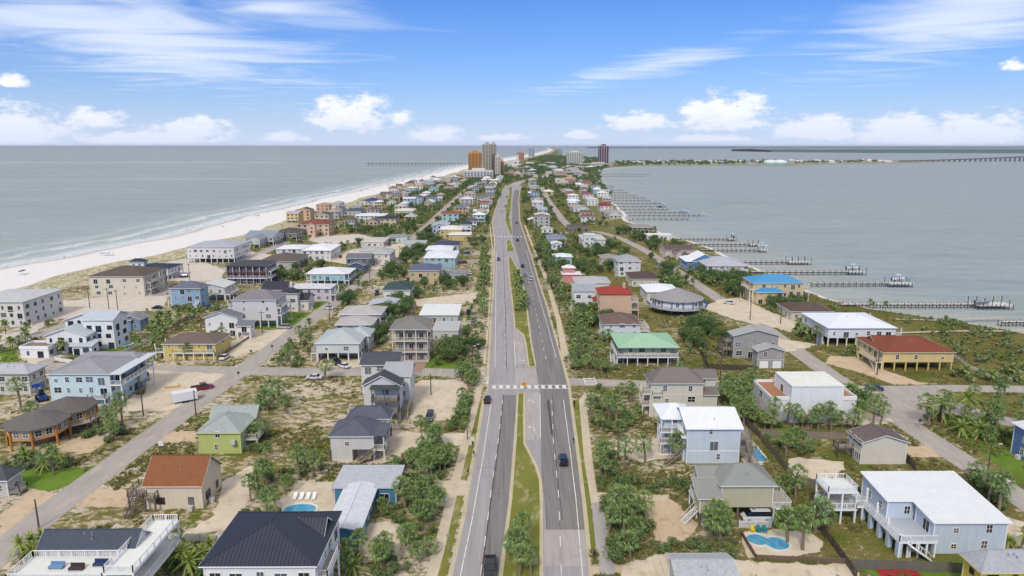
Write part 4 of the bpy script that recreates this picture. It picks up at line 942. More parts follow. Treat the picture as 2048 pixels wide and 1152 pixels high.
house('aqua house on piles with white hip roof and wrap-around deck', '9fcbd2', 'dfe0e4', [(618, 690, 548, 6.0, 530, 'hip', 2.1, 2.6, {'Lmax': 17})], extras=[('porch', 'l', 2.8, 2.2, 'dfe4e6', 0, 1), ('porch', 'r', 2.8, 2.2, 'dfe4e6', 0, 1)])
house('dark slate-blue gabled house with grey roof near the lane', '56647c', '74747e', [(690, 741, 517, 5.6, 504, 'gx', 2.0, 'g', {'Lmax': 13}), (695, 730, 531, 4.6, 521, 'gy', 1.6, 'g', {'Lmax': 10})])
house('cream two-storey house with pale hip roof standing behind the slate-blue house', 'dcd5c8', 'b2b0ab', [(737, 781, 508, 5.8, 494, 'hip', 2.0, 'g'), (716, 760, 502, 4.4, 492, 'hip', 1.6, 'g')])
house('pale pinkish bungalow with screened porch on the sandy corner', 'd9d0c8', 'c9c0b8', [(720, 768, 484, 3.6, 474, 'hip', 1.2, 'g')])
house('white house with dark green hip roof above the hedge', 'dedbd6', '3f5553', [(763, 822, 580, 4.6, 561, 'hip', 2.5, 'g', {'Lmax': 16})])
house('yellow house with pale blue-grey roof among shrubs', 'd2b765', 'b4bac0', [(735, 801, 610, 3.8, 593, 'gy', 1.2, 'g', {'Lmax': 18})])
house('grey house with two pale roofs and white rear balcony', 'aaa6a4', 'b7b2ae', [(676, 763, 629, 6.6, 610, 'hip', 2.0, 2.6, {'Lmax': 16}), (668, 745, 650, 5.4, 632, 'hip', 1.5, 'g')], extras=[('deck', 'r', 3, 2.0, 'e4e2de', 0, 1)])
house('pale grey-green house on white piles with broad metal roof and cars beneath', 'cfd3cc', 'b3b9b6', [(628, 720, 687, 6.0, 655, 'hipy', 2.6, 2.7, {'Lmax': 18, 'nf': 2}), (690, 740, 672, 6.0, 652, 'hip', 2.0, 2.7)], rtype='m', extras=[('deck', 'l', 2.8, 2.0, 'd9d6d0', 0, .7)])
_, Bk = house('tall taupe three-storey house with white columns and stacked verandas', 'a3988a', '85807a', [(778, 860, 659, 10.6, 632, 'hip', 2.7, 'g', {'Lmax': 17, 'nf': 3, 'oh': 1.7, 'fl': [0, 3.4, 6.9], 'wsz': (1.3, 2.0)})], trim='d8cfc4', frame='cfc6ba')
r = _; x0, x1, y0, y1 = Bk[0][:4]
for zz in (3.4, 6.9): deck(r, x0 - 1.0, x1 + 1.0, y0 - 1.4, y0 - .01, zz, 'flr', 'd8cfc4', top=None, npost=4)
deck(r, x0 - 1.0, x1 + 1.0, y0 - 1.4, y0 - .01, .5, '', 'd8cfc4', top=10.4, npost=4)
for zz in (3.4, 6.9): deck(r, x1 + .01, x1 + 1.3, y0 + .1, y1, zz, 'r', 'd8cfc4', npost=2)
house('low house with broad white flat roof beside the sandy lot', 'b9c4ba', 'e2e2de', [(838, 918, 630, 3.4, 608, 'shedf', .4, 'g', {'Lmax': 20})])
house('low pale-roofed carport house behind the round tree', 'c4c4ba', 'b9bbb6', [(863, 917, 663, 3.2, 642, 'flat', .1, 'g', {'Lmax': 14})])
house('buff two-storey house with slate-blue hip roof by the green hedge', 'cfb482', '606a86', [(816, 880, 541, 6.6, 527, 'hip', 2.1, 'g')], extras=[('deck', 'l', 3, 2.4, '6d5a4a', 0, .8), ('deck', 'r', 3, 2.2, '6d5a4a', 0, .8)])
house('small grey house with light awning roof beside the buff house', 'b4b8bc', '8a9096', [(884, 908, 542, 3.4, 535, 'hip', 1.2, 'g'), (905, 932, 547, 3.0, 540, 'flat', .1, 'g', {'Lmax': 9})])
house('aqua house with white hip roof and small twin window', '93bcc4', 'e0e0e4', [(846, 912, 516, 5.4, 498, 'hip', 2.3, 'g'), (850, 905, 500, 5.6, 490, 'hip', 1.6, 'g')])
house('white house with dark navy hip roof behind the aqua house', 'd6d8dc', '474c62', [(866, 918, 491, 6.2, 480, 'hip', 1.9, 'g')])
house('yellow house with cream-white hip roof and dark porch', 'd8b96a', 'e4ddd2', [(878, 924, 459, 6.6, 450, 'hip', 1.8, 'g'), (896, 942, 470, 4.2, 464, 'hip', 1.0, 'g')], extras=[('deck', 'f', 3, 1.6, 'e6e2da', .3, 1)])
house('pale blue house with silver roof beside the yellow one', 'b4c2d6', 'a9b4c4', [(862, 896, 452, 5.6, 437, 'gy', 1.8, 'g')])
house('white two-storey house with charcoal hip roof overlooking the main road', 'dcdcdc', '43495a', [(918, 944, 449, 6.8, 441, 'hip', 1.8, 'g')], extras=[('deck', 'f', 3.2, 1.6, 'f0efec', 0, 1)])
house('red-tiled peach mansion with arched front and palms on the beach side', 'd9b593', '8d4c38', [(592, 658, 449, 8.6, 432, 'hip', 3.2, 'g', {'Lmax': 20}), (612, 630, 450, 9.6, 441, 'gy', 1.6, 'g', {'Lmax': 6})], frame='6a4a3a')
house('grey gabled beach house on white piles', 'c9c8c4', '9098a2', [(487, 547, 474, 6.0, 459, 'gx', 3.0, 2.6), (492, 520, 479, 6.0, 466, 'gy', 2.2, 2.6)])
house('house with dark olive-brown hip roof next to the grey gabled one', '8f8b84', '5b5650', [(540, 594, 467, 5.4, 454, 'hip', 2.4, 2.4)])
house('white-roofed grey house paired with a taller neighbour', 'cfd0d0', 'e2e3e6', [(550, 606, 498, 5.4, 489, 'hip', 1.4, 'g')])
house('white two-storey house with bright white hip roof beside its lower pair', 'dcdad4', 'e9e9ee', [(602, 662, 501, 5.8, 486, 'hip', 2.0, 'g')])
house('white raised house on piles between the navy house and the blue house', 'd4d2cc', 'cfcfcc', [(392, 450, 575, 6.0, 557, 'gy', 1.6, 2.6, {'Lmax': 22})], extras=[('deck', 'r', 2.8, 2.2, 'e6e4e0', 0, 1)])
house('long white low-roofed beach house with wide windows', 'd6d8d2', 'e2dfd8', [(708, 768, 432, 5.4, 424, 'hip', 1.4, 'g')])
house('teal and cream house on piles with pale roof', '3f7a7c', 'd9d2c4', [(788, 826, 422, 6.6, 414, 'hip', 1.5, 2.6, {'wall': 'd6ccb0'})])
house('buff house with black hip roof and orange fence', 'd8c49e', '3c3e46', [(748, 792, 438, 5.6, 431, 'hip', 1.6, 'g')])
house('blue-roofed beachfront house at the edge of the dunes', 'cfd3da', '344a86', [(722, 756, 402, 4.4, 392, 'hip', 3.0, 'g')])
house('dark-roofed grey house on the beach row', 'c4c8cc', '565a62', [(687, 722, 422, 4.2, 414, 'hip', 1.8, 'g')])
house('white low house with grey roof on the lane corner', 'd4d6d6', '8c9296', [(772, 815, 474, 4.0, 468, 'hip', 1.3, 'g')])
house('long white cottage with pale green-grey roof behind dark trees', 'dcdcd6', 'aab0aa', [(805, 852, 487, 4.0, 480, 'gx', 1.3, 'g')])
# --- sound side
_, Bk = house('beige three-storey house with brown standing-seam roof and curved corner balconies', 'd2ccb6', '7c706c', [(1300, 1412, 767, 8.8, 734, 'hip', 3.0, 'g', {'Lmax': 15, 'nf': 2, 'band': [5.6], 'rt': 'm'}), (1390, 1436, 757, 8.6, 738, 'gx', 1.6, 'g', {'Lmax': 8, 'rt': 'm'}), (1402, 1440, 790, 5.4, 770, 'shedf', 1.2, 'g', {'Lmax': 7, 'rt': 'm', 'win': ''})], extras=[('deck', 'l', 6.0, 2.2, 'e2dccb', 0, .7), ('deck', 'l', 3.0, 2.2, 'e2dccb', 0, .7), ('deck', 'f', 6.0, 1.0, 'e2dccb', 0, .2), ('vents', 1)], rtype='m', trim='ddd8c8')
_, Bk = house('light blue two-storey house with white metal roof, corner verandas and outside stairs', 'ccd6e0', 'e6e8ee', [(1372, 1488, 858, 8.0, 812, 'gx', 2.3, 'g', {'Lmax': 13, 'nf': 1, 'band': [2.7]}), (1322, 1390, 838, 8.0, 806, 'hipx', 1.9, 'g', {'Lmax': 15, 'nf': 1, 'oh': 1.2}), (1364, 1404, 876, 5.4, 858, 'shedf', 1.0, 'g', {'Lmax': 5, 'win': ''})], extras=[('deck', 'r', 5.6, 2.6, '8f8578', 0, .8), ('deck', 'r', 2.8, 3.0, '8f8578', 0, 1), ('stair', 1.15, -.05, 5.6, 0, -1), ('stair', -.12, .0, 2.8, -1, -.3)], rtype='m', trim='f0f1f4')
r = _; x0, x1, y0, y1 = Bk[1][:4]
for zz in (2.8, 5.4): deck(r, x0 - 1.4, x0 + 3.6, y0 - 2.0, y0 - .02, zz, 'flr', 'ecebe8', '8f857a', npost=3)
deck(r, x0 - 1.4, x0 + 3.6, y0 - 2.0, y0 - .02, .3, '', 'ecebe8', top=7.8, npost=3)
_, Bk = house('olive-beige house on piles with ribbed grey metal roof above a small pool', 'bdb794', '8f908a', [(1440, 1556, 972, 7.0, 926, 'hip', 2.5, 2.6, {'Lmax': 13, 'win': 'lr', 'core': False, 'rt': 'm'}), (1396, 1462, 955, 6.8, 932, 'gx', 1.2, 2.6, {'Lmax': 7, 'win': 'f', 'rt': 'm'}), (1396, 1450, 998, 5.6, 968, 'shedf', 1.6, 2.6, {'Lmax': 5, 'win': '', 'rt': 'm'})], extras=[('deck', 'r', 2.8, 3.4, 'e9e8e4', -.1, .8), ('deck', 'l', 2.8, 4.2, 'e9e8e4', .1, .9), ('stair', -.38, .1, 2.8, -1, -.4, 'dedcd6')], rtype='m', trim='e4e3dd', pilec='6a6258')
_, Bk = house('big light blue house with wide white metal roof, long veranda and roof terrace', 'c0cddb', 'e3e5e4', [(1868, 2026, 1046, 5.8, 950, 'shedf', .55, 'g', {'L': 6.1, 'nf': 2, 'oh': .45, 'rt': 'm'}), (1768, 1960, 1003, 6.36, 946, 'shedf', .85, 2.8, {'L': 9.4, 'oh': .45, 'win': 'fl', 'nf': 2, 'rt': 'm', 'wx': (65.0, 82.3, 108.62)})], rtype='m', trim='f2f3f2', pilec='b9c9d6')
r = _; x0, x1, y0, y1 = Bk[1][:4]; X0, X1, Y0, Y1 = Bk[0][:4]
deck(r, x0 - 1.8, x0 - .02, Y0 - 1.2, y1, 2.9, 'lf', 'f0f0ee', 'b4b9bf', npost=2)
deck(r, x0 - .0, X0 - .02, Y0 - 1.2, y0 - .02, 2.9, 'f', 'f0f0ee', 'b4b9bf', npost=4)
for i in range(4): cpart('veranda_post', r, plain('f0f0ee', .6, .04), x0 - 1.7, x0 - 1.4, Y0 - 1 + (y1 - Y0) * i / 4, Y0 - .7 + (y1 - Y0) * i / 4, 2.9, 4.0 + .8 * i)
for i in range(5): cpart('pier', r, plain('c0cddb', .7, .05), x0 - 1.8, x0 - 1.1, Y0 - 1.1 + (y1 - Y0) * i / 5, Y0 - .2 + (y1 - Y0) * i / 5, 0, 2.6)
deck(r, x0 - 9.0, x0 - 3.6, y1 - 5.5, y1 - .5, 2.9, 'flrb', 'f0f0ee', 'b4b0a8', npost=3)
deck(r, x0 - 9.0, x0 - 3.6, y1 - 5.5, y1 - .5, 6.2, 'flrb', 'f0f0ee', 'd9dad6', post_to=2.9, npost=3)
deck(r, x0 - 3.6, x0 - 1.8, y1 - 4.5, y1 - 2.5, 2.9, 'fb', 'f0f0ee', 'b4b0a8', npost=2)
stair(r, x0 - .6, Y0 - 1.9, 2.9, 1, 0, 1.2, 'e6e6e4')
house('white-walled house with brown gable roof and tubs at its side', 'd9d1be', '6f625e', [(1722, 1822, 886, 5.0, 846, 'gy', 1.7, 'g', {'Lmax': 17, 'nl': 5, 'nf': 0, 'win': 'l', 'oh': .45})], extras=[('deck', 'l', 2.2, 3.4, '5a5450', .55, .95)], trim='e6e2da')
_, Bk = house('white modern flat-roofed cube house with terracotta terraces', 'e9e8e6', 'b07850', [(1542, 1714, 800, 5.4, 765, 'flat', .9, 'g', {'Lmax': 15, 'nf': 0, 'win': 'l', 'nl': 1}), (1584, 1690, 774, 9.2, 740, 'flat', .25, 'g', {'Lmax': 11, 'roof': 'e6e6dc', 'win': 'l', 'nl': 1})], trim='efeeec')
r = _; x0, x1, y0, y1 = Bk[0][:4]
for (fx, zz, wd) in ((.42, 3.6, .9), (.50, 3.6, .9)): win(r, x0 + (x1 - x0) * fx, y0 - .012, zz, 'f', wd, .25, '3a3a3a', 0)
house('grey garage house with two pale gables and double white garage doors', 'a39f98', 'a9aaa8', [(1514, 1574, 703, 5.4, 684, 'gy', 1.4, 'g', {'Lmax': 16, 'nf': 2, 'fl': [2.7], 'band': [2.5]}), (1466, 1562, 672, 7.4, 650, 'gy', 2.0, 'g', {'Lmax': 13})], extras=[('garage', 2), ('deck', 'l', 2.8, 3.5, '6a645c', 0, .9, 1), ('deck', 'l', 5.0, 2.4, '6a645c', .3, 1, 1)], trim='c9c6c0')
house('pale yellow house on piles with mint green roof and wrap-around white deck', 'd9d6b4', '9cc7a2', [(1236, 1360, 695, 5.8, 662, 'hip', 2.2, 2.7, {'Lmax': 17, 'oh': 2.3})], rtype='m', extras=[('deck', 'f', 2.8, 2.4, 'e2e4e4', -.18, 1.15), ('deck', 'l', 2.8, 2.4, 'e2e4e4', 0, 1), ('deck', 'r', 2.8, 2.4, 'e2e4e4', 0, 1), ('stair', -.25, .1, 2.8, 0, -1, 'd9dad8')], trim='a9d0ae', pilec='6a6a66')
house('white house with brown hip roof, porch windows and white stairs', 'd8dcdf', '775f55', [(1206, 1284, 649, 5.0, 624, 'hip', 2.5, 'g', {'Lmax': 15, 'nf': 3}), ], extras=[('deck', 'r', 2.6, 3.6, 'e9e8e4', 0, .9), ('stair', -.05, 0, 2.6, -1, -.3, 'e4e3e0')])
house('peach three-storey house with bright red hip roof and side balconies', 'd9b08c', 'a83a26', [(1198, 1266, 588, 9.6, 571, 'hip', 2.1, 'g', {'Lmax': 15, 'nf': 0}), (1186, 1202, 600, 5.0, 594, 'hip', 1.0, 'g', {'Lmax': 6})], extras=[('deck', 'r', 6.4, 3.2, 'e2cdb6', 0, .8), ('deck', 'r', 3.2, 3.2, 'e2cdb6', 0, .8), ('chimney', .85, .6, 12.6)], trim='b04a34')
house('white house with grey metal gable roof beside the red-roofed one', 'dfe0de', '9fa3a6', [(1146, 1194, 582, 7.0, 563, 'gx', 1.8, 'g', {'Lmax': 14, 'nf': 2})], rtype='m')
octagon_house('round white house with grey conical roof and blue balcony', 1365, 632, 9.5, 2.6, 5.8, 3.8, 'dcdcdc', '9a9896', '3f5aa8', n=14, trim='6a6a6a')
house('white house with flat-pitched white roof beyond the round house', 'd3d0c8', 'e8e9ef', [(1293, 1362, 584, 4.8, 566, 'hip', 1.9, 'g', {'Lmax': 17})])
house('cream bungalow with dark brown hip roof near the side lane', 'd6ceb8', '5d4a45', [(1262, 1323, 558, 3.8, 542, 'hip', 1.9, 'g')])
_, Bk = house('tall white house with grey hip roof carrying dark solar panels', 'd8d6d2', 'a4a4a4', [(1235, 1284, 523, 8.0, 504, 'hipy', 2.6, 'g', {'Lmax': 16})])
house('tan cottage with pale shingle roof beside the solar-panel house', 'cfc2a8', '9a9488', [(1202, 1240, 516, 4.2, 507, 'hip', 1.5, 'g')])
house('broad white house with pale grey hip roof behind the metal-roofed one', 'd8d6d0', 'b4b4b4', [(1150, 1222, 566, 4.8, 552, 'hip', 1.8, 'g')])
house('coral pink house with white roofs', 'd9857a', 'e4dcda', [(1124, 1152, 536, 7.4, 529, 'hip', 1.3, 'g', {'Lmax': 9}), (1124, 1164, 549, 4.4, 541, 'hip', 1.2, 'g')])
house('aqua cottage with pale roof in dense shrubs', '8fc4cc', 'dfe2e0', [(1106, 1146, 514, 4.0, 506, 'hip', 1.4, 'g')])
house('yellow waterfront house with vivid blue roofs and white gallery', 'd9be86', '2f94cc', [(1506, 1610, 566, 8.8, 547, 'hip', 2.6, 'g', {'Lmax': 14}), (1512, 1572, 585, 5.2, 570, 'hip', 1.8, 'g', {'Lmax': 8})], rtype='m', extras=[('porch', 'r', 5.8, 3.0, 'ece4d4', 0, 1, 'noroof'), ('deck', 'l', 6.0, 1.6, 'ece4d4', 0, .9)])
house('beige bungalow with dark brown hip roof behind a row of small palms', 'cfc6aa', '625049', [(1582, 1668, 623, 3.6, 603, 'hip', 2.2, 'g', {'Lmax': 18})])
house('white house on piles with sweeping white metal roof and blue porch shadows', 'dfe2e6', 'e4e7ee', [(1656, 1796, 656, 6.4, 622, 'hip', 2.5, 2.8, {'Lmax': 22, 'nf': 6, 'nl': 4})], rtype='m', extras=[('stair', -.03, .2, 2.8, -.6, -1, '8a94a8'), ('porch', 'r', 2.9, 2.4, 'e8eaee', 0, 1, 'noroof')])
house('yellow house on piles with terracotta-red roof and side gable', 'dcbf78', '8a4630', [(1766, 1914, 705, 5.8, 670, 'hipx', 2.6, 2.6, {'Lmax': 17, 'nf': 3}), (1752, 1806, 690, 5.8, 670, 'gx', 2.0, 2.6, {'Lmax': 8})], extras=[('stair', -.06, .3, 2.6, 0, -1, 'e0d2b4'), ('deck', 'l', 2.7, 2.0, 'e6d9b8', 0, .7)], trim='e9d9ac', pilec='dcbf78')
house('blue gabled waterfront house with bright white roof', '4d86bd', 'e6e7ec', [(1385, 1434, 521, 5.6, 497, 'gy', 3.4, 'g', {'Lmax': 15}), (1372, 1400, 523, 5.0, 510, 'hip', 1.4, 'g')])
house('white waterfront house with large pale grey hip roof and dormer', 'd6d3d2', 'b6b6bc', [(1413, 1500, 532, 5.4, 510, 'hip', 3.0, 'g')])
house('pinkish house with brown roofs beside the sound', 'd6bdb4', '6d5751', [(1330, 1390, 500, 4.6, 489, 'gx', 2.0, 'g'), (1352, 1376, 505, 4.6, 495, 'gy', 1.5, 'g')])
house('olive house on stilts standing at the water edge', '8a8a62', '9a938c', [(1263, 1308, 455, 6.0, 448, 'hip', 1.4, 3.4)])
house('long low white flat building by the shore', 'dcdad4', 'e4e2dc', [(1284, 1345, 471, 3.0, 466, 'flat', .1, 'g', {'Lmax': 12})])
house('white two-storey house with roof lookout in dense green trees', 'dcd9d4', 'c4c1bc', [(1164, 1213, 479, 6.6, 466, 'hip', 1.8, 'g'), (1168, 1190, 470, 10.0, 464, 'flat', .6, 'g', {'Lmax': 6})])
house('house with wide dark brown roof at the bend of the lane', '8a7d70', '635a52', [(1136, 1178, 456, 3.4, 447, 'hip', 1.9, 'g')])
house('small white gabled cottage near the main road', 'dedcd8', 'cfccc8', [(1082, 1107, 458, 3.2, 452, 'gy', 1.5, 'g')])
house('blue-grey house with two-level deck in the trees', 'aab4bc', '7f8a98', [(1094, 1134, 478, 5.4, 467, 'hip', 1.8, 'g')])
house('small white box house with pale gable roof beside the blue-grey house', 'e0deda', 'd6d4d0', [(1102, 1125, 488, 6.0, 481, 'gy', .9, 'g', {'Lmax': 10})])
house('white cottage with pale hip roof beside the road trees', 'dad8d2', 'd0ccc8', [(1070, 1101, 432, 4.4, 424, 'hip', 1.6, 'g')])
house('pale pink three-storey house near the tree-lined road', 'd8cacb', 'cfc8c8', [(1064, 1088, 405, 9.0, 398, 'hip', 1.6, 'g')])
house('grey house with silver roof next to the pink one', 'b4b8ba', 'aab2b4', [(1075, 1096, 419, 6.4, 411, 'hip', 1.6, 'g')])
house('blue house with white roof and dark deck', '6f86b0', 'e4e4e6', [(1057, 1073, 386, 6.5, 381, 'hip', 1.4, 2.6)])
house('cream house with broad white roof at the lane end', 'dccfa8', 'e6e2d8', [(1089, 1108, 383, 5.4, 376, 'hip', 1.8, 'g')])
house('pale blue house with white hip roof on the sound row', 'a9c4d6', 'e2e4e6', [(1136, 1161, 402, 6.0, 395, 'hip', 1.8, 'g')])
house('tan house with brownish pink hip roof on the sound row', 'c4b09a', 'b09a8a', [(1140, 1173, 414, 4.8, 407, 'hip', 1.8, 'g')])
house('white house with deep red roof beside the docks', 'e4dedc', '8a2f34', [(1200, 1226, 412, 6.4, 402, 'hip', 2.2, 'g')])
house('grey house with wide taupe hip roof beside the docks', 'b4aea4', 'a39a90', [(1208, 1244, 425, 4.2, 416, 'hip', 2.0, 'g')])
house('white house with pale grey roof behind the red-roofed one', 'e2e0de', 'c4c4c4', [(1174, 1198, 399, 7.0, 391, 'hip', 2.0, 'g')])
house('house with dull red roof at the docks', 'dcd2cc', '8a5048', [(1166, 1188, 388, 6.0, 381, 'hip', 1.8, 'g')])
# --- houses cut by the frame
house('grey-roofed low house at the lower edge beside the sandy lot', 'c9c8c2', 'aeb2b3', [(1352, 1482, 1160, 3.2, 1118, 'gx', 1.2, 'g', {'Lmax': 12})])
house('bright yellow house with pale grey hip roof at the corner of the lawn', 'd9be2c', 'a9abb0', [(1962, 2120, 1146, 5.6, 1104, 'hip', 2.2, 'g', {'Lmax': 13})], trim='e6d890', frame='3a3a34')
house('blue house with white trim half hidden by big palms', '5f7fae', 'dcdee2', [(2066, 2190, 868, 7.0, 838, 'hip', 2.0, 'g', {'Lmax': 12})], trim='eceef0')
# low porch cottage edge on the far left
house('dark-roofed cottage beside the clipped lawn and gravel drive', 'c4beb2', '55585c', [(-70, 14, 962, 3.4, 934, 'hip', 2.0, 'g', {'Lmax': 12})], extras=[('deck', 'r', .8, 2.2, '8a857c', 0, .6)])
# ================================================================ plants
M_PALM = leaf('palm_leaf', '465f2e', '90a661', '8b9858'); M_DATE = leaf('date_leaf', '6a8238', 'a8b25a', '9aa650')
M_SHRB = leaf('shrub_leaf', '43592d', '7f9356', '8a9260'); M_OAK = leaf('oak_leaf', '364f2a', '6a8246', '72824f')
M_SAGE = leaf('sage_leaf', '5a6a4a', '7c8a66', '8a9070')
M_TRNK = wood('8a7a66'); M_STEM = wood('6a5a48')
def palm_parts(seed, h, date=False):
    r_ = random.Random(seed); tb = MB(); lx, ly = r_.uniform(-.5, .5), r_.uniform(-.5, .5); p = Vector((0, 0, -.1)); n = 5
    for i in range(n):
        t_ = (i + 1) / n; q = Vector((lx * t_ * t_, ly * t_ * t_, h * t_)); tb.bar(p, q, .21 - .05 * i / n, 6, .21 - .05 * (i + 1) / n); p = q
    fb = MB(); top = p
    nf = 30 if not date else 26
    for k in range(nf):
        az_ = k * 2.39996 + r_.uniform(-.3, .3); e = math.radians(86 - 126 * (k / nf) ** .85 + r_.uniform(-9, 9))
        d = Vector((math.cos(az_) * math.cos(e), math.sin(az_) * math.cos(e), math.sin(e))); s = Vector((-math.sin(az_), math.cos(az_), 0)); up = s.cross(d)
        if not date:
            L = r_.uniform(.8, 1.15); hub = top + d * L; hub.z -= .1
            fb.poly([top + s * .03, top - s * .03, hub - s * .03, hub + s * .03])
            Rr = r_.uniform(.8, 1.05)
            for j in range(7):
                a = math.radians(-66 + 132 * j / 6); dr = (d * math.cos(a) + s * math.sin(a) + up * .12 * abs(j - 3)).normalized()
                sd_ = (s * math.cos(a) - d * math.sin(a)) * .085; m_ = hub + dr * Rr * .5; tip = hub + dr * Rr * (1 - .1 * abs(j - 3)); tip.z -= .3
                fb.poly([hub, m_ - sd_, tip, m_ + sd_])
        else:
            L = r_.uniform(2.0, 2.6); pts = []
            for j in range(6):
                t_ = j / 5; pts.append(top + d * (L * t_) + Vector((0, 0, -.75 * t_ * t_ * L / 2.2)))
            for j in range(5):
                a, c_ = pts[j], pts[j + 1]; wv = .34 * (1 - .5 * j / 5)
                for sg in (-1, 1):
                    o1 = s * sg * wv + d * .25; o1.z -= .12
                    fb.poly([a, a + o1 + (c_ - a) * .35, a + (c_ - a) * .55]); fb.poly([a + (c_ - a) * .5, a + o1 * .95 + (c_ - a) * .9, c_])
    return tb, fb
def bush_parts(seed, w_, h, nleaf, lf, trunk_h=0.0):
    r_ = random.Random(seed); sb = MB(); fb = MB(); lobes = []
    nl = r_.randint(5, 8)
    for i in range(nl):
        a = r_.uniform(0, 6.283); q = r_.uniform(.0, .62) * w_ / 2; lobes.append((Vector((math.cos(a) * q, math.sin(a) * q, trunk_h + (h - trunk_h) * r_.uniform(.38, .72))), r_.uniform(.32, .52) * w_ / 2, r_.uniform(.26, .42) * (h - trunk_h)))
    for c_, rx, rz in lobes: sb.bar((c_.x * .1, c_.y * .1, -.1), (c_.x, c_.y, c_.z), .09 if trunk_h == 0 else .18, 5, .04)
    for i in range(nleaf):
        c_, rx, rz = lobes[i % nl]
        d = Vector((r_.gauss(0, 1), r_.gauss(0, 1), r_.gauss(0, 1) + .25)).normalized(); k = r_.uniform(.55, 1.08)
        p = c_ + Vector((d.x * rx * k, d.y * rx * k, d.z * rz * k))
        if p.z < .05: p.z = r_.uniform(.05, .3)
        n = (d + Vector((r_.gauss(0, .5), r_.gauss(0, .5), r_.gauss(0, .5)))).normalized(); a = n.orthogonal().normalized(); a = (a * math.cos(i) + n.cross(a) * math.sin(i)); b_ = n.cross(a); L = lf * r_.uniform(.6, 1.25)
        fb.poly([p - a * L, p + b_ * L * .55, p + a * L, p - b_ * L * .55])
    return sb, fb
KINDS = {}
def kind(name, parts, lm, tm=None): KINDS.setdefault(name, []).append((parts[0].mesh(name + '_trunk', tm or M_STEM), parts[1].mesh(name + '_crown', lm)))
for i in range(7): kind('palm', palm_parts(i, [2.6, 3.2, 3.8, 4.4, 3.0, 5.2, 2.0][i]), M_PALM, M_TRNK)
for i in range(3): kind('tall_palm', palm_parts(20 + i, [6.4, 7.2, 8.0][i]), M_PALM, M_TRNK)
for i in range(4): kind('date', palm_parts(40 + i, [1.2, 2.2, 1.6, 3.4][i], True), M_DATE, M_TRNK)
for i in range(8): kind('shrub', bush_parts(60 + i, [2.4, 3.0, 2.0, 3.6, 2.6, 2.2, 4.0, 1.6][i], [1.3, 1.6, 1.1, 1.9, 1.5, 1.7, 2.0, 1.0][i], 480, .15), M_SHRB)
for i in range(3): kind('sage', bush_parts(80 + i, [2.4, 3.0, 2.0][i], [1.0, 1.3, .8][i], 320, .17), M_SAGE)
for i in range(4): kind('oak', bush_parts(90 + i, [6.5, 7.5, 5.5, 8.5][i], [4.6, 5.2, 4.2, 5.8][i], 1700, .22, .9), M_OAK)
SPEC = {'palm': ('palm_tree', 'palm'), 'tall_palm': ('palm_tree', 'palm'), 'date': ('palm_tree', 'palm'), 'shrub': ('shrub', 'shrub'), 'sage': ('shrub', 'shrub'), 'oak': ('broadleaf_tree', 'tree')}
PLANTS = []          # (x, y, kind, variant, scale, rotation, place)
def free(x, y, m_=.0):
    for a, b_, c_, d in FOOT:
        if a - m_ < x < b_ + m_ and c_ - m_ < y < d + m_: return False
    for P in KEEP_B:
        if P[0] <= x <= P[1] and P[2] <= y <= P[3] and inpoly(x, y, P[4]): return False
    return True
def add(x, y, k, place, s=1.0, check=True, m_=.3):
    if check and not free(x, y, m_): return False
    PLANTS.append((x, y, k, rnd.randrange(len(KINDS[k])), s * rnd.uniform(.8, 1.2), rnd.uniform(0, 6.28), place)); return True
def zone(px, mixd, place, s=1.0, gap=1.2, check=True):
    P = [G(*p) for p in px]; x0, x1 = min(p[0] for p in P), max(p[0] for p in P); y0, y1 = min(p[1] for p in P), max(p[1] for p in P)
    got = []
    for k, n in mixd.items():
        c_ = 0
        for _ in range(n * 12):
            if c_ >= n: break
            x, y = rnd.uniform(x0, x1), rnd.uniform(y0, y1)
            if not inpoly(x, y, P) or any((x - a) ** 2 + (y - b_) ** 2 < gap * gap for a, b_ in got[-60:]): continue
            if add(x, y, k, place, s, check): got.append((x, y)); c_ += 1
def pin(lst, k, place, s=1.0):
    for (u, v) in lst: x, y = G(u, v); add(x, y, k, place, s, check=False)
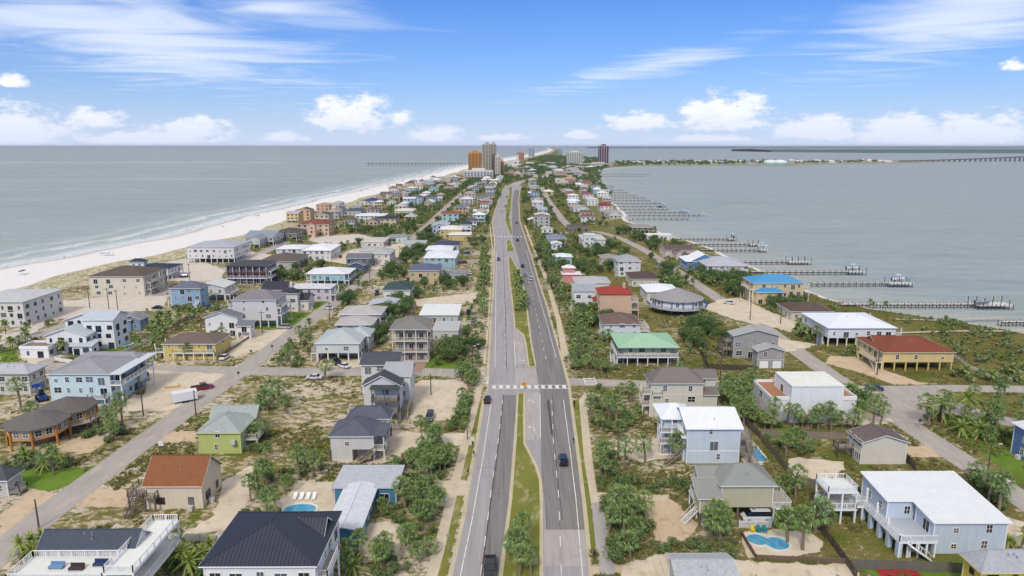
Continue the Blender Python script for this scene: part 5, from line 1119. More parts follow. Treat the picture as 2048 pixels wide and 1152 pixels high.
def plant_all():
    Z = zone
    Z([(715, 1090), (755, 1010), (800, 935), (870, 895), (905, 905), (882, 1000), (852, 1130), (780, 1160), (700, 1160), (665, 1095)], {'palm': 34, 'shrub': 40}, 'in the roadside grove beside the teal house')
    Z([(480, 1030), (530, 965), (600, 932), (650, 940), (640, 958), (590, 968), (555, 1010), (570, 1048), (500, 1065)], {'palm': 13, 'shrub': 16}, 'round the pool terrace of the teal house')
    Z([(335, 1095), (460, 1088), (410, 1160), (330, 1160)], {'date': 9, 'shrub': 12}, 'in the planted bed by the white picket fence')
    Z([(640, 1090), (680, 1085), (720, 1150), (660, 1160)], {'shrub': 9, 'date': 2}, 'beside the navy metal-roofed house')
    pin([(845, 893), (856, 889), (866, 892), (872, 903), (935, 880)], 'tall_palm', 'in the ring bed of the sandy drive', .75)
    Z([(835, 900), (900, 905), (900, 950), (835, 945)], {'palm': 8, 'shrub': 8}, 'in the ring bed of the sandy drive')
    Z([(898, 862), (925, 800), (950, 790), (955, 800), (928, 870)], {'shrub': 20, 'palm': 4}, 'along the sidewalk by the sandy parking lot')
    Z([(918, 752), (945, 742), (968, 750), (958, 775), (925, 772)], {'palm': 11}, 'at the crossing corner')
    Z([(845, 735), (868, 690), (935, 668), (968, 690), (962, 732), (930, 742), (880, 735)], {'oak': 9, 'shrub': 26}, 'in the clipped thicket at the crossing')
    Z([(925, 690), (945, 620), (958, 560), (962, 500), (978, 500), (981, 560), (974, 640), (968, 690)], {'palm': 40, 'shrub': 60}, 'in the gulf-side verge of the main road', 1.0)
    Z([(790, 582), (800, 568), (955, 560), (955, 578), (800, 590)], {'shrub': 46, 'oak': 6}, 'in the hedge above the bare lot')
    Z([(1027, 545), (1040, 552), (1052, 598), (1054, 628), (1030, 628)], {'palm': 22, 'shrub': 8}, 'in the grassy median', 1, 1.2, False)
    Z([(1026, 1090), (1060, 1092), (1066, 1155), (1024, 1155)], {'palm': 7}, 'in the near end of the median', 1, 1.6, False)
    pin([(1012, 421), (1017, 410), (1016, 440), (1014, 400), (1020, 385)], 'palm', 'in the far medians', 1.3)
    Z([(545, 735), (570, 690), (620, 655), (630, 700), (600, 738)], {'shrub': 22, 'palm': 6}, 'at the corner of the pile house')
    Z([(730, 700), (775, 690), (785, 640), (765, 640), (735, 660)], {'shrub': 18, 'oak': 4}, 'between the pile house and columned house')
    Z([(272, 690), (300, 650), (345, 640), (345, 662), (322, 705), (285, 715)], {'palm': 17, 'tall_palm': 5}, 'behind the white villa pool')
    pin([(360, 652), (390, 645), (437, 705), (430, 700), (445, 695), (425, 690), (372, 720), (325, 715), (380, 640)], 'palm', 'beside the yellow porch house', 1.1)
    Z([(150, 890), (180, 850), (240, 850), (258, 870), (200, 893)], {'shrub': 9, 'palm': 5, 'sage': 7}, 'in the garden of the octagonal houses')
    Z([(0, 940), (40, 912), (110, 910), (150, 930), (110, 945)], {'sage': 16, 'date': 5, 'shrub': 10}, 'in the bed above the clipped lawn')
    pin([(60, 842), (42, 815), (245, 845), (108, 950)], 'palm', 'beside the octagonal houses', 1.4)
    Z([(15, 1110), (60, 1070), (90, 1085), (60, 1120)], {'date': 5, 'shrub': 5}, 'at the corner of the white deck house')
    Z([(0, 720), (0, 640), (90, 630), (120, 655), (60, 690)], {'palm': 8, 'shrub': 14}, 'along the beach lane')
    pin([(12, 668), (55, 672), (105, 700), (130, 690), (125, 710)], 'palm', 'in front of the white villa', 1.3)
    Z([(345, 625), (380, 608), (440, 612), (430, 628)], {'shrub': 20}, 'in the hedge below the blue house')
    Z([(540, 565), (560, 525), (640, 520), (660, 545), (610, 560)], {'shrub': 40, 'oak': 12}, 'in the dark thicket behind the aqua house')
    Z([(660, 590), (700, 560), (750, 510), (790, 500), (740, 560), (690, 615)], {'shrub': 70, 'oak': 14, 'palm': 14}, 'along the gulf-side lane')
    Z([(690, 560), (770, 520), (860, 460), (870, 500), (800, 560)], {'shrub': 110, 'oak': 34}, 'between the lane and the aqua houses')
    Z([(730, 640), (830, 590), (840, 600), (800, 640), (775, 650)], {'shrub': 60, 'oak': 20}, 'behind the dark green roof')
    pin([(548, 800), (522, 822), (572, 826), (535, 822), (650, 760), (560, 815)], 'palm', 'on the open grassy lot', 1.35)
    Z([(470, 905), (520, 860), (545, 870), (530, 920)], {'shrub': 8, 'palm': 3}, 'beside the lime green house')
    Z([(1150, 800), (1180, 775), (1300, 785), (1290, 835), (1240, 870), (1200, 870)], {'palm': 10, 'shrub': 20}, 'on the sandy corner across the main road')
    pin([(1218, 845), (1232, 860), (1250, 850), (1240, 875), (1290, 925), (1247, 948), (1360, 920)], 'palm', 'on the sandy corner across the main road', 1.2)
    Z([(1188, 985), (1195, 920), (1228, 905), (1235, 975), (1225, 990)], {'shrub': 16, 'palm': 6}, 'beside the tan sidewalk')
    Z([(1235, 985), (1240, 965), (1390, 965), (1400, 990)], {'shrub': 20}, 'between the two parking pads')
    Z([(1212, 1140), (1205, 1010), (1262, 1005), (1312, 1030), (1300, 1060), (1260, 1120)], {'palm': 12, 'shrub': 30}, 'in the dense bed by the grey path', 1.15)
    Z([(1290, 1085), (1370, 1090), (1470, 1075), (1480, 1120), (1330, 1115)], {'shrub': 10, 'sage': 12}, 'on the sand below the gravel drive', .8)
    pin([(1425, 1075), (1450, 1070), (1440, 1085), (1575, 1085), (1605, 1100), (1630, 1065), (1560, 990), (1590, 1000)], 'palm', 'round the olive-beige house', 1.35)
    Z([(1440, 790), (1520, 770), (1545, 835), (1700, 845), (1770, 850), (1700, 862), (1540, 862), (1460, 845)], {'palm': 52, 'shrub': 22}, 'round the white cube house', 1.1)
    Z([(1520, 880), (1600, 880), (1660, 930), (1600, 940)], {'palm': 7, 'shrub': 10}, 'on the fenced grassy plot')
    Z([(1690, 800), (1760, 820), (1770, 845), (1700, 850)], {'palm': 12}, 'between the white cube and the lane', 1.2)
    Z([(1120, 735), (1140, 680), (1125, 645), (1200, 640), (1235, 690), (1260, 735), (1180, 755)], {'palm': 26, 'shrub': 46}, 'in the thicket beside the mint-roofed house')
    Z([(1370, 700), (1360, 650), (1440, 630), (1450, 690), (1410, 730)], {'oak': 6, 'shrub': 30, 'palm': 6}, 'behind the mint-roofed house')
    pin([(1395, 668), (1408, 660), (1420, 668), (1410, 672)], 'oak', 'behind the mint-roofed house', 1.2)
    Z([(1060, 540), (1085, 480), (1110, 470), (1200, 480), (1262, 500), (1240, 545), (1150, 560), (1120, 600), (1180, 630), (1100, 600)], {'shrub': 190, 'oak': 70, 'palm': 30}, 'in the trees on the sound side of the road')
    Z([(1145, 650), (1160, 610), (1215, 605), (1240, 640), (1190, 660)], {'oak': 9, 'shrub': 26, 'palm': 10}, 'below the red-roofed house')
    Z([(1290, 600), (1330, 560), (1380, 545), (1500, 548), (1512, 600), (1620, 605), (1570, 655), (1500, 612), (1450, 585), (1370, 575)], {'shrub': 80, 'oak': 40, 'palm': 36}, 'in the trees by the blue-roofed house')
    Z([(1330, 550), (1300, 515), (1360, 490), (1420, 540)], {'shrub': 30, 'oak': 12}, 'by the sound-side lane')
    Z([(1220, 480), (1240, 450), (1330, 465), (1370, 500), (1300, 500)], {'shrub': 50, 'oak': 26}, 'near the stilt house')
    Z([(1560, 650), (1600, 635), (1680, 650), (1660, 690), (1620, 690)], {'palm': 15, 'shrub': 12}, 'in front of the brown-roofed bungalow')
    Z([(1830, 845), (1890, 815), (1960, 840), (2048, 872), (2048, 900), (1985, 890), (1900, 868)], {'palm': 8, 'shrub': 8, 'date': 6}, 'on the green by the loop road', 1.5)
    pin([(1985, 830), (2005, 835), (1940, 830), (2035, 850), (1990, 880), (2030, 905)], 'tall_palm', 'on the green by the loop road')
    Z([(1800, 640), (1900, 640), (2048, 680), (2048, 745), (1930, 720), (1850, 670)], {'shrub': 42, 'sage': 26}, 'in the marsh behind the sound shore')
    pin([(1745, 620), (1770, 622), (1740, 612), (1668, 622), (1660, 615)], 'tall_palm', 'on the sound beach', .8)
    Z([(1890, 755), (1960, 745), (2048, 750), (2048, 768), (1930, 770)], {'shrub': 16, 'palm': 4}, 'by the low white fence')
    Z([(1765, 750), (1680, 720), (1700, 700), (1790, 755)], {'shrub': 12, 'date': 5}, 'along the sound-side road')
    Z([(1940, 960), (1975, 955), (2010, 1020), (1990, 1030)], {'palm': 5, 'shrub': 9}, 'behind the big white metal roof', 1.2)
    Z([(1890, 1110), (1960, 1085), (2048, 1085), (2048, 1105), (1960, 1115)], {'date': 4, 'palm': 7}, 'in front of the big light blue house')
    Z([(1142, 740), (1128, 640), (1103, 560), (1076, 500), (1056, 450), (1070, 445), (1105, 500), (1135, 560), (1158, 640), (1178, 730)], {'palm': 50, 'shrub': 90, 'oak': 6}, 'in the sound-side verge of the main road')
    Z([(930, 500), (935, 450), (960, 410), (988, 380), (1003, 366), (1000, 395), (985, 425), (978, 450), (975, 500)], {'shrub': 150, 'oak': 50}, 'in the belt of trees beside the far road')
    Z([(640, 520), (700, 450), (800, 410), (930, 380), (940, 470), (860, 500), (760, 520)], {'shrub': 420, 'oak': 170, 'palm': 110}, 'among the gulf-side houses')
    Z([(1046, 450), (1045, 380), (1075, 365), (1120, 380), (1180, 430), (1230, 450), (1150, 470)], {'shrub': 300, 'oak': 190}, 'among the sound-side houses')
    Z([(400, 520), (520, 490), (620, 460), (700, 455), (640, 480), (500, 520)], {'palm': 26, 'shrub': 24}, 'on the beach row')
    Z([(760, 410), (850, 380), (910, 360), (1000, 352), (1080, 350), (1040, 365), (1000, 370), (930, 400)], {'shrub': 500, 'oak': 380, 'palm': 80}, 'in the far village', 1.3)
    Z([(1045, 366), (1080, 352), (1200, 345), (1205, 372), (1230, 395), (1120, 380)], {'shrub': 360, 'oak': 300}, 'in the far village', 1.3)
    Z([(960, 345), (1000, 335), (1100, 325), (1220, 330), (1200, 345), (1080, 350)], {'oak': 800, 'shrub': 300}, 'in the far village', 1.7)
    Z([(1050, 322), (1090, 312), (1200, 318), (1210, 328), (1100, 328)], {'oak': 520}, 'in the far village', 2.4)
    Z([(1230, 325), (1550, 323), (1560, 327), (1400, 331), (1240, 332)], {'oak': 320}, 'on the far spit', 2.2)
    Z([(1560, 325), (1760, 322), (1780, 324), (1600, 328)], {'oak': 100}, 'on the far spit', 1.8)
    for _ in range(330):                                     # loose shrubs over the whole settlement
        x, y = rnd.uniform(-150, 110), rnd.uniform(105, 620)
        add(x, y, rnd.choice(['shrub', 'sage', 'shrub', 'palm']), 'scattered over the sandy lots', .62, m_=1)
KEEP_B = [(min(p[0] for p in P), max(p[0] for p in P), min(p[1] for p in P), max(p[1] for p in P), P) for P in KEEP]

M_TUFT = leaf('scrub_leaf', '6a6b38', '8f8a55', '5d6a34')
def low_shapes(nm):
    """cheap versions for plants too many or too far to count"""
    out = []
    for i in range(4):
        if nm == 'palm':
            r_ = random.Random(i); mb = MB(); h = 3.4
            for k in range(16):
                az_ = k * 2.4; e = math.radians(70 - 120 * k / 16); d = Vector((math.cos(az_) * math.cos(e), math.sin(az_) * math.cos(e), math.sin(e))); s = Vector((-math.sin(az_), math.cos(az_), 0)); T = Vector((0, 0, h))
                mb.poly([T, T + d * 1.1 - s * .6, T + d * 1.9 - Vector((0, 0, .3)), T + d * 1.1 + s * .6])
            for a in (0, 1.57): mb.poly([(-.15 * math.cos(a), -.15 * math.sin(a), 0), (.15 * math.cos(a), .15 * math.sin(a), 0), (.12 * math.cos(a), .12 * math.sin(a), h), (-.12 * math.cos(a), -.12 * math.sin(a), h)])
        elif nm == 'shrub': mb = bush_parts(200 + i, 3.4, 2.1, 46, .5)[1]
        else: mb = bush_parts(220 + i, 6.5, 4.8, 80, .8, .6)[1]
        out.append((np.array(mb.v, dtype=np.float32), mb.f))
    return out
def stuff_mesh(name, items, shapes, mat, label):
    V, F, k = [], [], 0
    for (x, y, kd, va, s, rz, pl) in items:
        v, f = shapes[va % len(shapes)]; c_, sn = math.cos(rz) * s, math.sin(rz) * s
        V.append(np.stack([v[:, 0] * c_ - v[:, 1] * sn + x, v[:, 0] * sn + v[:, 1] * c_ + y, v[:, 2] * s], 1)); F += [tuple(i + k for i in q) for q in f]; k += len(v)
    me = bpy.data.meshes.new(name); me.from_pydata(np.concatenate(V).tolist(), [], F); me.materials.append(mat); me.update()
    return tag(link(name, me), label, None, None, 'stuff')
def o_size(kd, va, s):
    if kd in ('palm', 'tall_palm', 'date'):
        h = {'palm': [2.6, 3.2, 3.8, 4.4, 3.0, 5.2, 2.0], 'tall_palm': [6.4, 7.2, 8.0], 'date': [1.2, 2.2, 1.6, 3.4]}[kd][va] * s
        return 'squat' if h < 2.4 else 'short' if h < 3.2 else 'medium-height' if h < 4.2 else 'tall' if h < 6 else 'very tall'
    w_ = {'shrub': [2.4, 3.0, 2.0, 3.6, 2.6, 2.2, 4.0, 1.6], 'sage': [2.4, 3.0, 2.0], 'oak': [6.5, 7.5, 5.5, 8.5]}[kd][va] * s
    return 'small' if w_ < 2.2 else 'mid-sized' if w_ < 3.2 else 'broad' if w_ < 6 else 'large'
def grow():
    plant_all()
    KN = {'palm': 'round-crowned sabal palm', 'tall_palm': 'slim palm', 'date': 'feathery palm', 'shrub': 'rounded green shrub', 'sage': 'low grey-green shrub', 'oak': 'spreading dark green tree'}
    for cls, lim, low, mat in (('palm', 300, 'palm', M_PALM), ('shrub', 300, 'shrub', M_SHRB), ('tree', 260, 'oak', M_OAK)):
        L = [p for p in PLANTS if SPEC[p[2]][1] == cls]
        L.sort(key=lambda p: math.hypot(p[0], p[1]) / p[4])
        inview = lambda p: abs(p[0]) < p[1] * .80 + 6 and p[1] > 88
        L = [p for p in L if inview(p)]
        for (x, y, kd, va, s, rz, pl) in L[:lim]:
            nm, ct = SPEC[kd]
            o = link(nm, None, None, (x, y, 0), rz, (s, s, s)); o.empty_display_size = .4
            sz = o_size(kd, va, s)
            tag(o, sz + ' ' + KN[kd] + ' ' + pl, ct, sz + ' ' + KN[kd] + 's ' + pl)
            tm, cm = KINDS[kd][va]; link('trunk' if cls != 'shrub' else 'stem', tm, o); link('crown' if cls != 'shrub' else 'foliage', cm, o)
        if L[lim:]: stuff_mesh({'palm': 'palm_grove', 'shrub': 'shrub_cover', 'tree': 'tree_cover'}[cls], L[lim:], low_shapes(low), mat, {'palm': 'many small palms among the distant houses', 'shrub': 'dense shrubs among the distant houses', 'tree': 'mass of dark trees through the distant village'}[cls])
    # low scrub and grass clumps on the sand
    rr = random.Random(3); shapes = []
    for i in range(5):
        mb = MB()
        for k in range(9):
            a, q = rr.uniform(0, 6.28), rr.uniform(0, .28); bx, by = math.cos(a) * q, math.sin(a) * q; h = rr.uniform(.18, .48); lx, ly = rr.uniform(-.3, .3), rr.uniform(-.3, .3); w_ = rr.uniform(.05, .11); t_ = rr.uniform(0, 3.14)
            mb.poly([(bx - w_ * math.cos(t_), by - w_ * math.sin(t_), -.02), (bx + w_ * math.cos(t_), by + w_ * math.sin(t_), -.02), (bx + lx, by + ly, h)])
        shapes.append((np.array(mb.v, dtype=np.float32), mb.f))
    items = []
    for _ in range(160000):
        y = 95 + 300 * rr.random() ** 1.6; x = rr.uniform(-y * .78, y * .78)
        if x < -175 or x > interp(SHORE_R, y) - 6: continue
        d = mnoise.noise(Vector((x * .045, y * .045, 0))) + .8 * mnoise.noise(Vector((x * .3, y * .25, 5)))
        if d < .12 - (.25 if x > 20 else 0): continue
        if not free(x, y): continue
        items.append((x, y, 0, rr.randrange(5), rr.uniform(.6, 1.7), rr.uniform(0, 6.28), ''))
        if len(items) > 34000: break
    stuff_mesh('ground_scrub', items, shapes, M_TUFT, 'low olive scrub and grass clumps on the sandy lots')
# ================================================================ far houses, towers, docks, bridge
def far_houses():
    r_ = random.Random(11)
    WALLS = [('white', 'dcdad4'), ('white', 'e2e0dc'), ('cream', 'd9cdb4'), ('grey', 'b4b4b0'), ('pale blue', 'a9bccc'), ('tan', 'c4ae8c'), ('yellow', 'd6bc7a'), ('aqua', 'a4c8cc'), ('pink', 'd4b4aa'), ('peach', 'cfa67c')]
    ROOFS = [('white', 'e2e0dc'), ('white', 'd6d4d2'), ('light grey', 'b2b2b0'), ('dark grey', '5a5c62'), ('brown', '6e5c54'), ('slate', '6a7080'), ('red-brown', '8c5440'), ('silver', 'a4aab0'), ('tan', 'b09c84')]
    spots = []
    for X in (-188, -162, -134, -108, -88, -48, -26):
        y = 560 + r_.uniform(0, 20)
        while y < 1430:
            if r_.random() < (.8 if X > -150 or y > 640 else .5): spots.append((X + r_.uniform(-4, 4) + max(0, y - 1000) * .02, y, 'on the gulf side rows'))
            y += r_.uniform(24, 36)
    for X in (27, 72, 98, 116):
        y = 560 + r_.uniform(0, 20)
        while y < 1280:
            if r_.random() < .62: spots.append((X + r_.uniform(-4, 4) + max(0, y - 700) * .035, y, 'on the sound side rows'))
            y += r_.uniform(27, 42)
    n = 0
    for (x, y, side) in spots:
        w_, l_ = r_.uniform(9, 16), r_.uniform(10, 16); fl = r_.choice([1, 1, 2, 2, 2, 3]); base = r_.choice([0, 2.5, 2.5]) if fl < 3 else 0
        if x < shL(y) + 62 or x > shR(y) - 8 or n > 182: continue
        if any(a < x + w_ / 2 + 2 and b_ > x - w_ / 2 - 2 and c_ < y + l_ + 2 and d > y - 2 for a, b_, c_, d in FOOT): continue
        if any(inpoly(x + s * w_ * .4, y + t_, P) for P in KEEP for s in (-1, 1) for t_ in (0, l_)): continue
        n += 1; (wn, wc), (rn, rc) = r_.choice(WALLS), r_.choice(ROOFS); ze = base + 2.9 * fl; k = r_.choice(['hip', 'hip', 'hip', 'gx', 'gy']); rise = r_.uniform(1.5, 2.8)
        FOOT.append((x - w_ / 2, x + w_ / 2, y, y + l_))
        lab = '%s distant house%s with %s %s roof %s' % (wn, ' on piles' if base else '', rn, 'hip' if k == 'hip' else 'gable', side)
        root = thing('beach_house', lab, 'house', (x, y + l_ / 2, 0), r_.uniform(-.05, .05), '%s houses with %s roofs %s' % (wn, rn, side))
        mb = MB(); x0, x1, y0, y1 = -w_ / 2 + .5, w_ / 2 - .5, -l_ / 2 + .5, l_ / 2 - .5; mb.box(x0, x1, y0, y1, base, ze)
        if k == 'gy': mb.poly([(x0, y0, ze), (x1, y0, ze), (0, y0, ze + rise - .2)]); mb.poly([(x1, y1, ze), (x0, y1, ze), (0, y1, ze + rise - .2)])
        if k == 'gx': mb.poly([(x1, y0, ze), (x1, y1, ze), (x1, 0, ze + rise - .2)]); mb.poly([(x0, y1, ze), (x0, y0, ze), (x0, 0, ze + rise - .2)])
        mb.obj('wall', siding(wc), root)
        make_roof(root, k, -w_ / 2, w_ / 2, -l_ / 2, l_ / 2, ze, rise, rc, 's', 'e6e4de', 2)
        if base:
            for i in range(4): px_ = x0 + .2 + (x1 - x0 - .4) * i / 3; cpart('pile', root, plain('b9b4a8', .8, .1), px_ - .2, px_ + .2, y0, y0 + .4, 0, base)
        if y < 1150:
            for f in range(fl):
                for i in range(3): win(root, x0 + (x1 - x0) * (i + .5) / 3, y0 - .01, base + 2.9 * f + .8, 'f', 1.4, 1.4, lod=2)
        if r_.random() < .4: deck(root, x0 + .5, x1 - .5, y0 - 1.8, y0 - .02, base + (2.9 if fl > 1 else .3), 'flr', 'e2e0da', lod=2, npost=3)
far_houses()

def tower(label, u1, u2, vb, vt, wall, strip_, floors, depth, name='apartment_tower', cols=5, slab=None, crown=None, z0=0.0):
    (xa, y), (xb, _) = G(u1, vb), G(u2, vb); el_ = azel((u1 + u2) / 2, vt)[1]; h = CAM_H + math.hypot((xa + xb) / 2, y) * math.tan(el_)
    cx, w_ = (xa + xb) / 2, xb - xa
    root = thing(name, label, 'tower', (cx, y + depth / 2, 0)); FOOT.append((xa, xb, y, y + depth))
    mb = MB(); mb.box(-w_ / 2, w_ / 2, -depth / 2, depth / 2, z0, h); mb.obj('wall', plain(wall, .8, .06), root)
    gm = plain(strip_, .35, .1, spec=.5)
    for i in range(cols):
        c0 = -w_ / 2 + w_ * (i + .2) / cols; c1 = c0 + w_ / cols * .6; cpart('window_strip', root, gm, c0, c1, -depth / 2 - .35, -depth / 2 + .1, z0 + 3, h - 2)
    for s in (-1, 1):
        for i in range(max(2, int(depth / 9))):
            n = max(2, int(depth / 9)); c0 = -depth / 2 + depth * (i + .25) / n; cpart('window_strip', root, gm, s * w_ / 2 - .3, s * w_ / 2 + .3, c0, c0 + depth / n * .5, z0 + 3, h - 2)
    sb = MB()
    for f in range(1, floors):
        zz = z0 + (h - z0) * f / floors; sb.box(-w_ / 2 - .5, w_ / 2 + .5, -depth / 2 - 1.0, depth / 2 + .5, zz - .35, zz + .35)
    tag(sb.obj('balcony_slab', plain(slab or wall, .8, .05), root), kind='stuff')
    cpart('roof_house', root, plain(crown or wall, .8, .06), -w_ * .22, w_ * .22, -depth * .25, depth * .25, h, h + 4.5)
    return root
tower('orange beachfront apartment tower on a white base', 937, 963, 356, 305, 'c08a44', '8a6434', 16, 26, slab='cf9a52', cols=4)
tower('tallest twin beige apartment tower behind the orange one', 965, 983, 352, 288, 'b8ab9c', '75706c', 24, 30, slab='cfc4b6', cols=3)
tower('second shaft of the beige twin tower', 982, 992, 350, 287, 'bdb2a6', '6f6c6a', 24, 30, slab='cfc4b6', cols=2)
tower('cream slab tower on the right flank of the twin', 990, 1001, 353, 312, 'cfc8b4', 'a09a8a', 14, 24, slab='d9d2c0', cols=2)
tower('peach low tower beside the cream slab', 1000, 1008, 352, 322, 'cf9f7c', '9a7a60', 10, 22, slab='d6b090', cols=2)
tower('white beachfront hotel block with rows of balconies', 928, 986, 360, 341, 'd9d3cc', '6a7a80', 5, 24, 'hotel_block', 9, 'e6e2dc')
tower('white grid-fronted hotel near the sound', 1134, 1166, 330, 304, 'd2ccbc', '8a9490', 9, 40, 'hotel_block', 7, 'ddd6c6')
tower('maroon and white striped tower beside the sound', 1198, 1217, 330, 291, 'c9c2c4', '5d3a44', 20, 36, slab='6a4450', cols=4, crown='5a3a44')
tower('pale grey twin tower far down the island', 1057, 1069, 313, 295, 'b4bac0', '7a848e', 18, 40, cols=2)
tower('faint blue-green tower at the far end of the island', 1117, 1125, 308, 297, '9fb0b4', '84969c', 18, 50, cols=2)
tower('terracotta hotel far down the beach', 1034, 1048, 321, 305, 'b98a68', '8a6a54', 9, 40, 'hotel_block', 4)
tower('long pale waterfront motel below the maroon tower', 1168, 1226, 333, 327, 'c4b8ac', '84808a', 3, 30, 'hotel_block', 10)
tower('brown mid-rise among the village trees', 1010, 1034, 352, 345, 'b08f7a', '7a6a60', 3, 24, 'hotel_block', 6)
tower('pinkish waterfront condominium at the bend of the sound shore', 1128, 1152, 372, 356, 'c4a48c', '84706a', 3, 26, 'hotel_block', 6)
tower('cream condominium next to the pinkish one', 1112, 1137, 374, 363, 'c9bca6', '8a8478', 3, 24, 'hotel_block', 6)
for i, (u, v, w_, c) in enumerate([(1055, 338, 24, 'c9c4ba'), (1085, 335, 30, 'b9b9b6'), (1105, 340, 26, 'd2cdc4'), (1060, 347, 20, 'c8a890'), (1118, 346, 30, 'd6d2cc'), (1145, 345, 34, 'c0b8a8'), (1180, 338, 40, 'cfcac2'), (1100, 330, 40, 'b4b8ba'), (1030, 340, 20, 'bba590'), (1165, 352, 26, 'c2aa90')]):
    x, y = G(u, v); root = thing('village_building', ['pale', 'grey', 'white', 'salmon', 'broad white', 'buff', 'long pale', 'blue-grey', 'tan', 'ochre'][i] + ' low village building among the far trees', 'building', (x, y, 0))
    mb = MB(); mb.box(-w_ / 2, w_ / 2, 0, 18, 0, 6 + i % 3 * 2); mb.obj('wall', plain(c, .8, .06), root); make_roof(root, 'hip', -w_ / 2 - .6, w_ / 2 + .6, -.6, 18.6, 6 + i % 3 * 2, 2.5, 'b4aca4' if i % 2 else 'cfccc8', 's', 'dcdad4', 2)
    for k in range(int(w_ / 4)): cpart('window', root, glass(), -w_ / 2 + 2 + 4 * k, -w_ / 2 + 4 + 4 * k, -.08, .02, 2, 4.4)
    FOOT.append((x - w_ / 2, x + w_ / 2, y, y + 18))
r_ = random.Random(21)
for i in range(95):
    u, v = r_.uniform(1015, 1225), 322 + 34 * r_.random() ** .8
    x, y = G(u, v); w_, l_, h_ = r_.uniform(12, 34), r_.uniform(12, 22), r_.choice([4, 6, 6, 9])
    if x > shR(y) - 25 or x < shL(y) + 90 or abs(x - interp([(1180, 8), (1290, 18), (1370, 36), (1440, 56), (1530, 80), (1700, 100), (1900, 110)], y)) < 14 + w_ / 2: continue
    if any(a < x + w_ / 2 + 3 and b_ > x - w_ / 2 - 3 and c_ < y + l_ + 3 and d > y - 3 for a, b_, c_, d in FOOT): continue
    FOOT.append((x - w_ / 2, x + w_ / 2, y, y + l_)); cn, c = r_.choice([('white', 'e0dcd4'), ('white', 'd8d6d2'), ('cream', 'd2c6b0'), ('grey', 'b2b2b0'), ('pink', 'c9a892')]); rn, rc = r_.choice([('white', 'dedcd8'), ('grey', 'a4a4a4'), ('brown', '8a766a')])
    root = thing('village_house', '%s building with %s roof in the far village' % (cn, rn), 'building', (x, y + l_ / 2, 0), 0, '%s buildings with %s roofs in the far village' % (cn, rn)); mb = MB(); mb.box(-w_ / 2, w_ / 2, -l_ / 2, l_ / 2, 0, h_); mb.obj('wall', plain(c, .8, .06), root); make_roof(root, 'hip', -w_ / 2 - .6, w_ / 2 + .6, -l_ / 2 - .6, l_ / 2 + .6, h_, 2.2, rc, 's', 'dcdad4', 2)
# slim white water tank tower
x, y = G(1036, 333); root = thing('water_tower', 'slim white column tower above the village trees', 'tower', (x, y, 0)); mb = MB(); mb.bar((0, 0, 0), (0, 0, 36), 3.2, 12, 2.2); mb.obj('shaft', plain('e6e6e4', .6, .03), root); mb = MB(); mb.bar((0, 0, 36), (0, 0, 39), 3.4, 12, 2.8); mb.obj('cap', plain('dcdcda', .6, .03), root)
# domes and houses on the spit
for i, (u, v, rd, c) in enumerate([(1541, 328, 26, '8fc0bd'), (1560, 328, 26, '9ac6c2')]):
    x, y = G(u, v); root = thing('storage_dome', 'teal and white storage dome on the far spit', 'dome', (x, y, 0), 0, 'storage domes on the far spit'); mb = MB(); N = 18
    for a in range(5):
        for k in range(N):
            f = lambda aa, kk: (rd * math.cos(aa * math.pi / 10) * math.cos(6.2832 * kk / N), rd * math.cos(aa * math.pi / 10) * math.sin(6.2832 * kk / N), 6 + 10 * math.sin(aa * math.pi / 10))
            mb.poly([f(a, k), f(a, k + 1), f(a + 1, k + 1), f(a + 1, k)] if a < 4 else [f(a, k), f(a, k + 1), (0, 0, 16)])
    mb.obj('roof', plain('dfe4e2', .6, .04), root, True); mb = MB(); mb.bar((0, 0, -1), (0, 0, 6), rd * .99, N); mb.obj('wall', plain(c, .6, .04), root)
r_ = random.Random(5)
for i in range(58):
    u = r_.choice([r_.uniform(1235, 1530), r_.uniform(1235, 1530), r_.uniform(1575, 1780)]); x, y = G(u, r_.uniform(324, 328) if u < 1560 else r_.uniform(322, 326)); c, cn = r_.choice([('d9d6cf', 'white'), ('b9b4ac', 'grey'), ('c9b79c', 'tan')])
    root = thing('spit_house', cn + ' low house on the far spit', 'house', (x, y, 0), 0, cn + ' houses on the far spit'); w_ = r_.uniform(14, 34); mb = MB(); mb.box(-w_ / 2, w_ / 2, -8, 8, -.3, 6); mb.obj('wall', plain(c, .8, .05), root); make_roof(root, 'hip', -w_ / 2 - .6, w_ / 2 + .6, -8.6, 8.6, 6, 4, r_.choice(['c4c4c4', 'dcdcda', '8a8480']), 's', 'dcdad4', 2)
# gulf fishing pier
M_PIER = wood('7c7468')
xa, y = G(945, 331); xb = G(738, 331)[0]; root = thing('fishing_pier', 'long fishing pier on tall posts reaching into the gulf', 'pier', (xa, y, -1)); mb = MB(); mb.box(xb - xa, 0, -4, 4, 7.0, 8.2); d = mb.obj('deck', M_PIER, root)
rb = MB()
for s in (-3.8, 3.8): rb.bar((xb - xa, s, 9.3), (0, s, 9.3), .15); rb.bar((xb - xa, s, 8.8), (0, s, 8.8), .1)
rb.obj('railing', M_PIER, d).__setitem__('kind', 'stuff')
for k in range(30):
    xx = (xb - xa) * k / 29
    pb = MB(); pb.bar((xx, -3.4, -3), (xx, -3.4, 7.0), .6, 6); pb.bar((xx, 3.4, -3), (xx, 3.4, 7.0), .6, 6); pb.bar((xx, -3.4, 6.2), (xx, 3.4, 6.2), .5); pb.obj('bent', M_PIER, root)
mb = MB(); mb.box(xb - xa - 12, xb - xa + 2, -9, 9, 7.1, 8.3); mb.obj('end_platform', M_PIER, root)
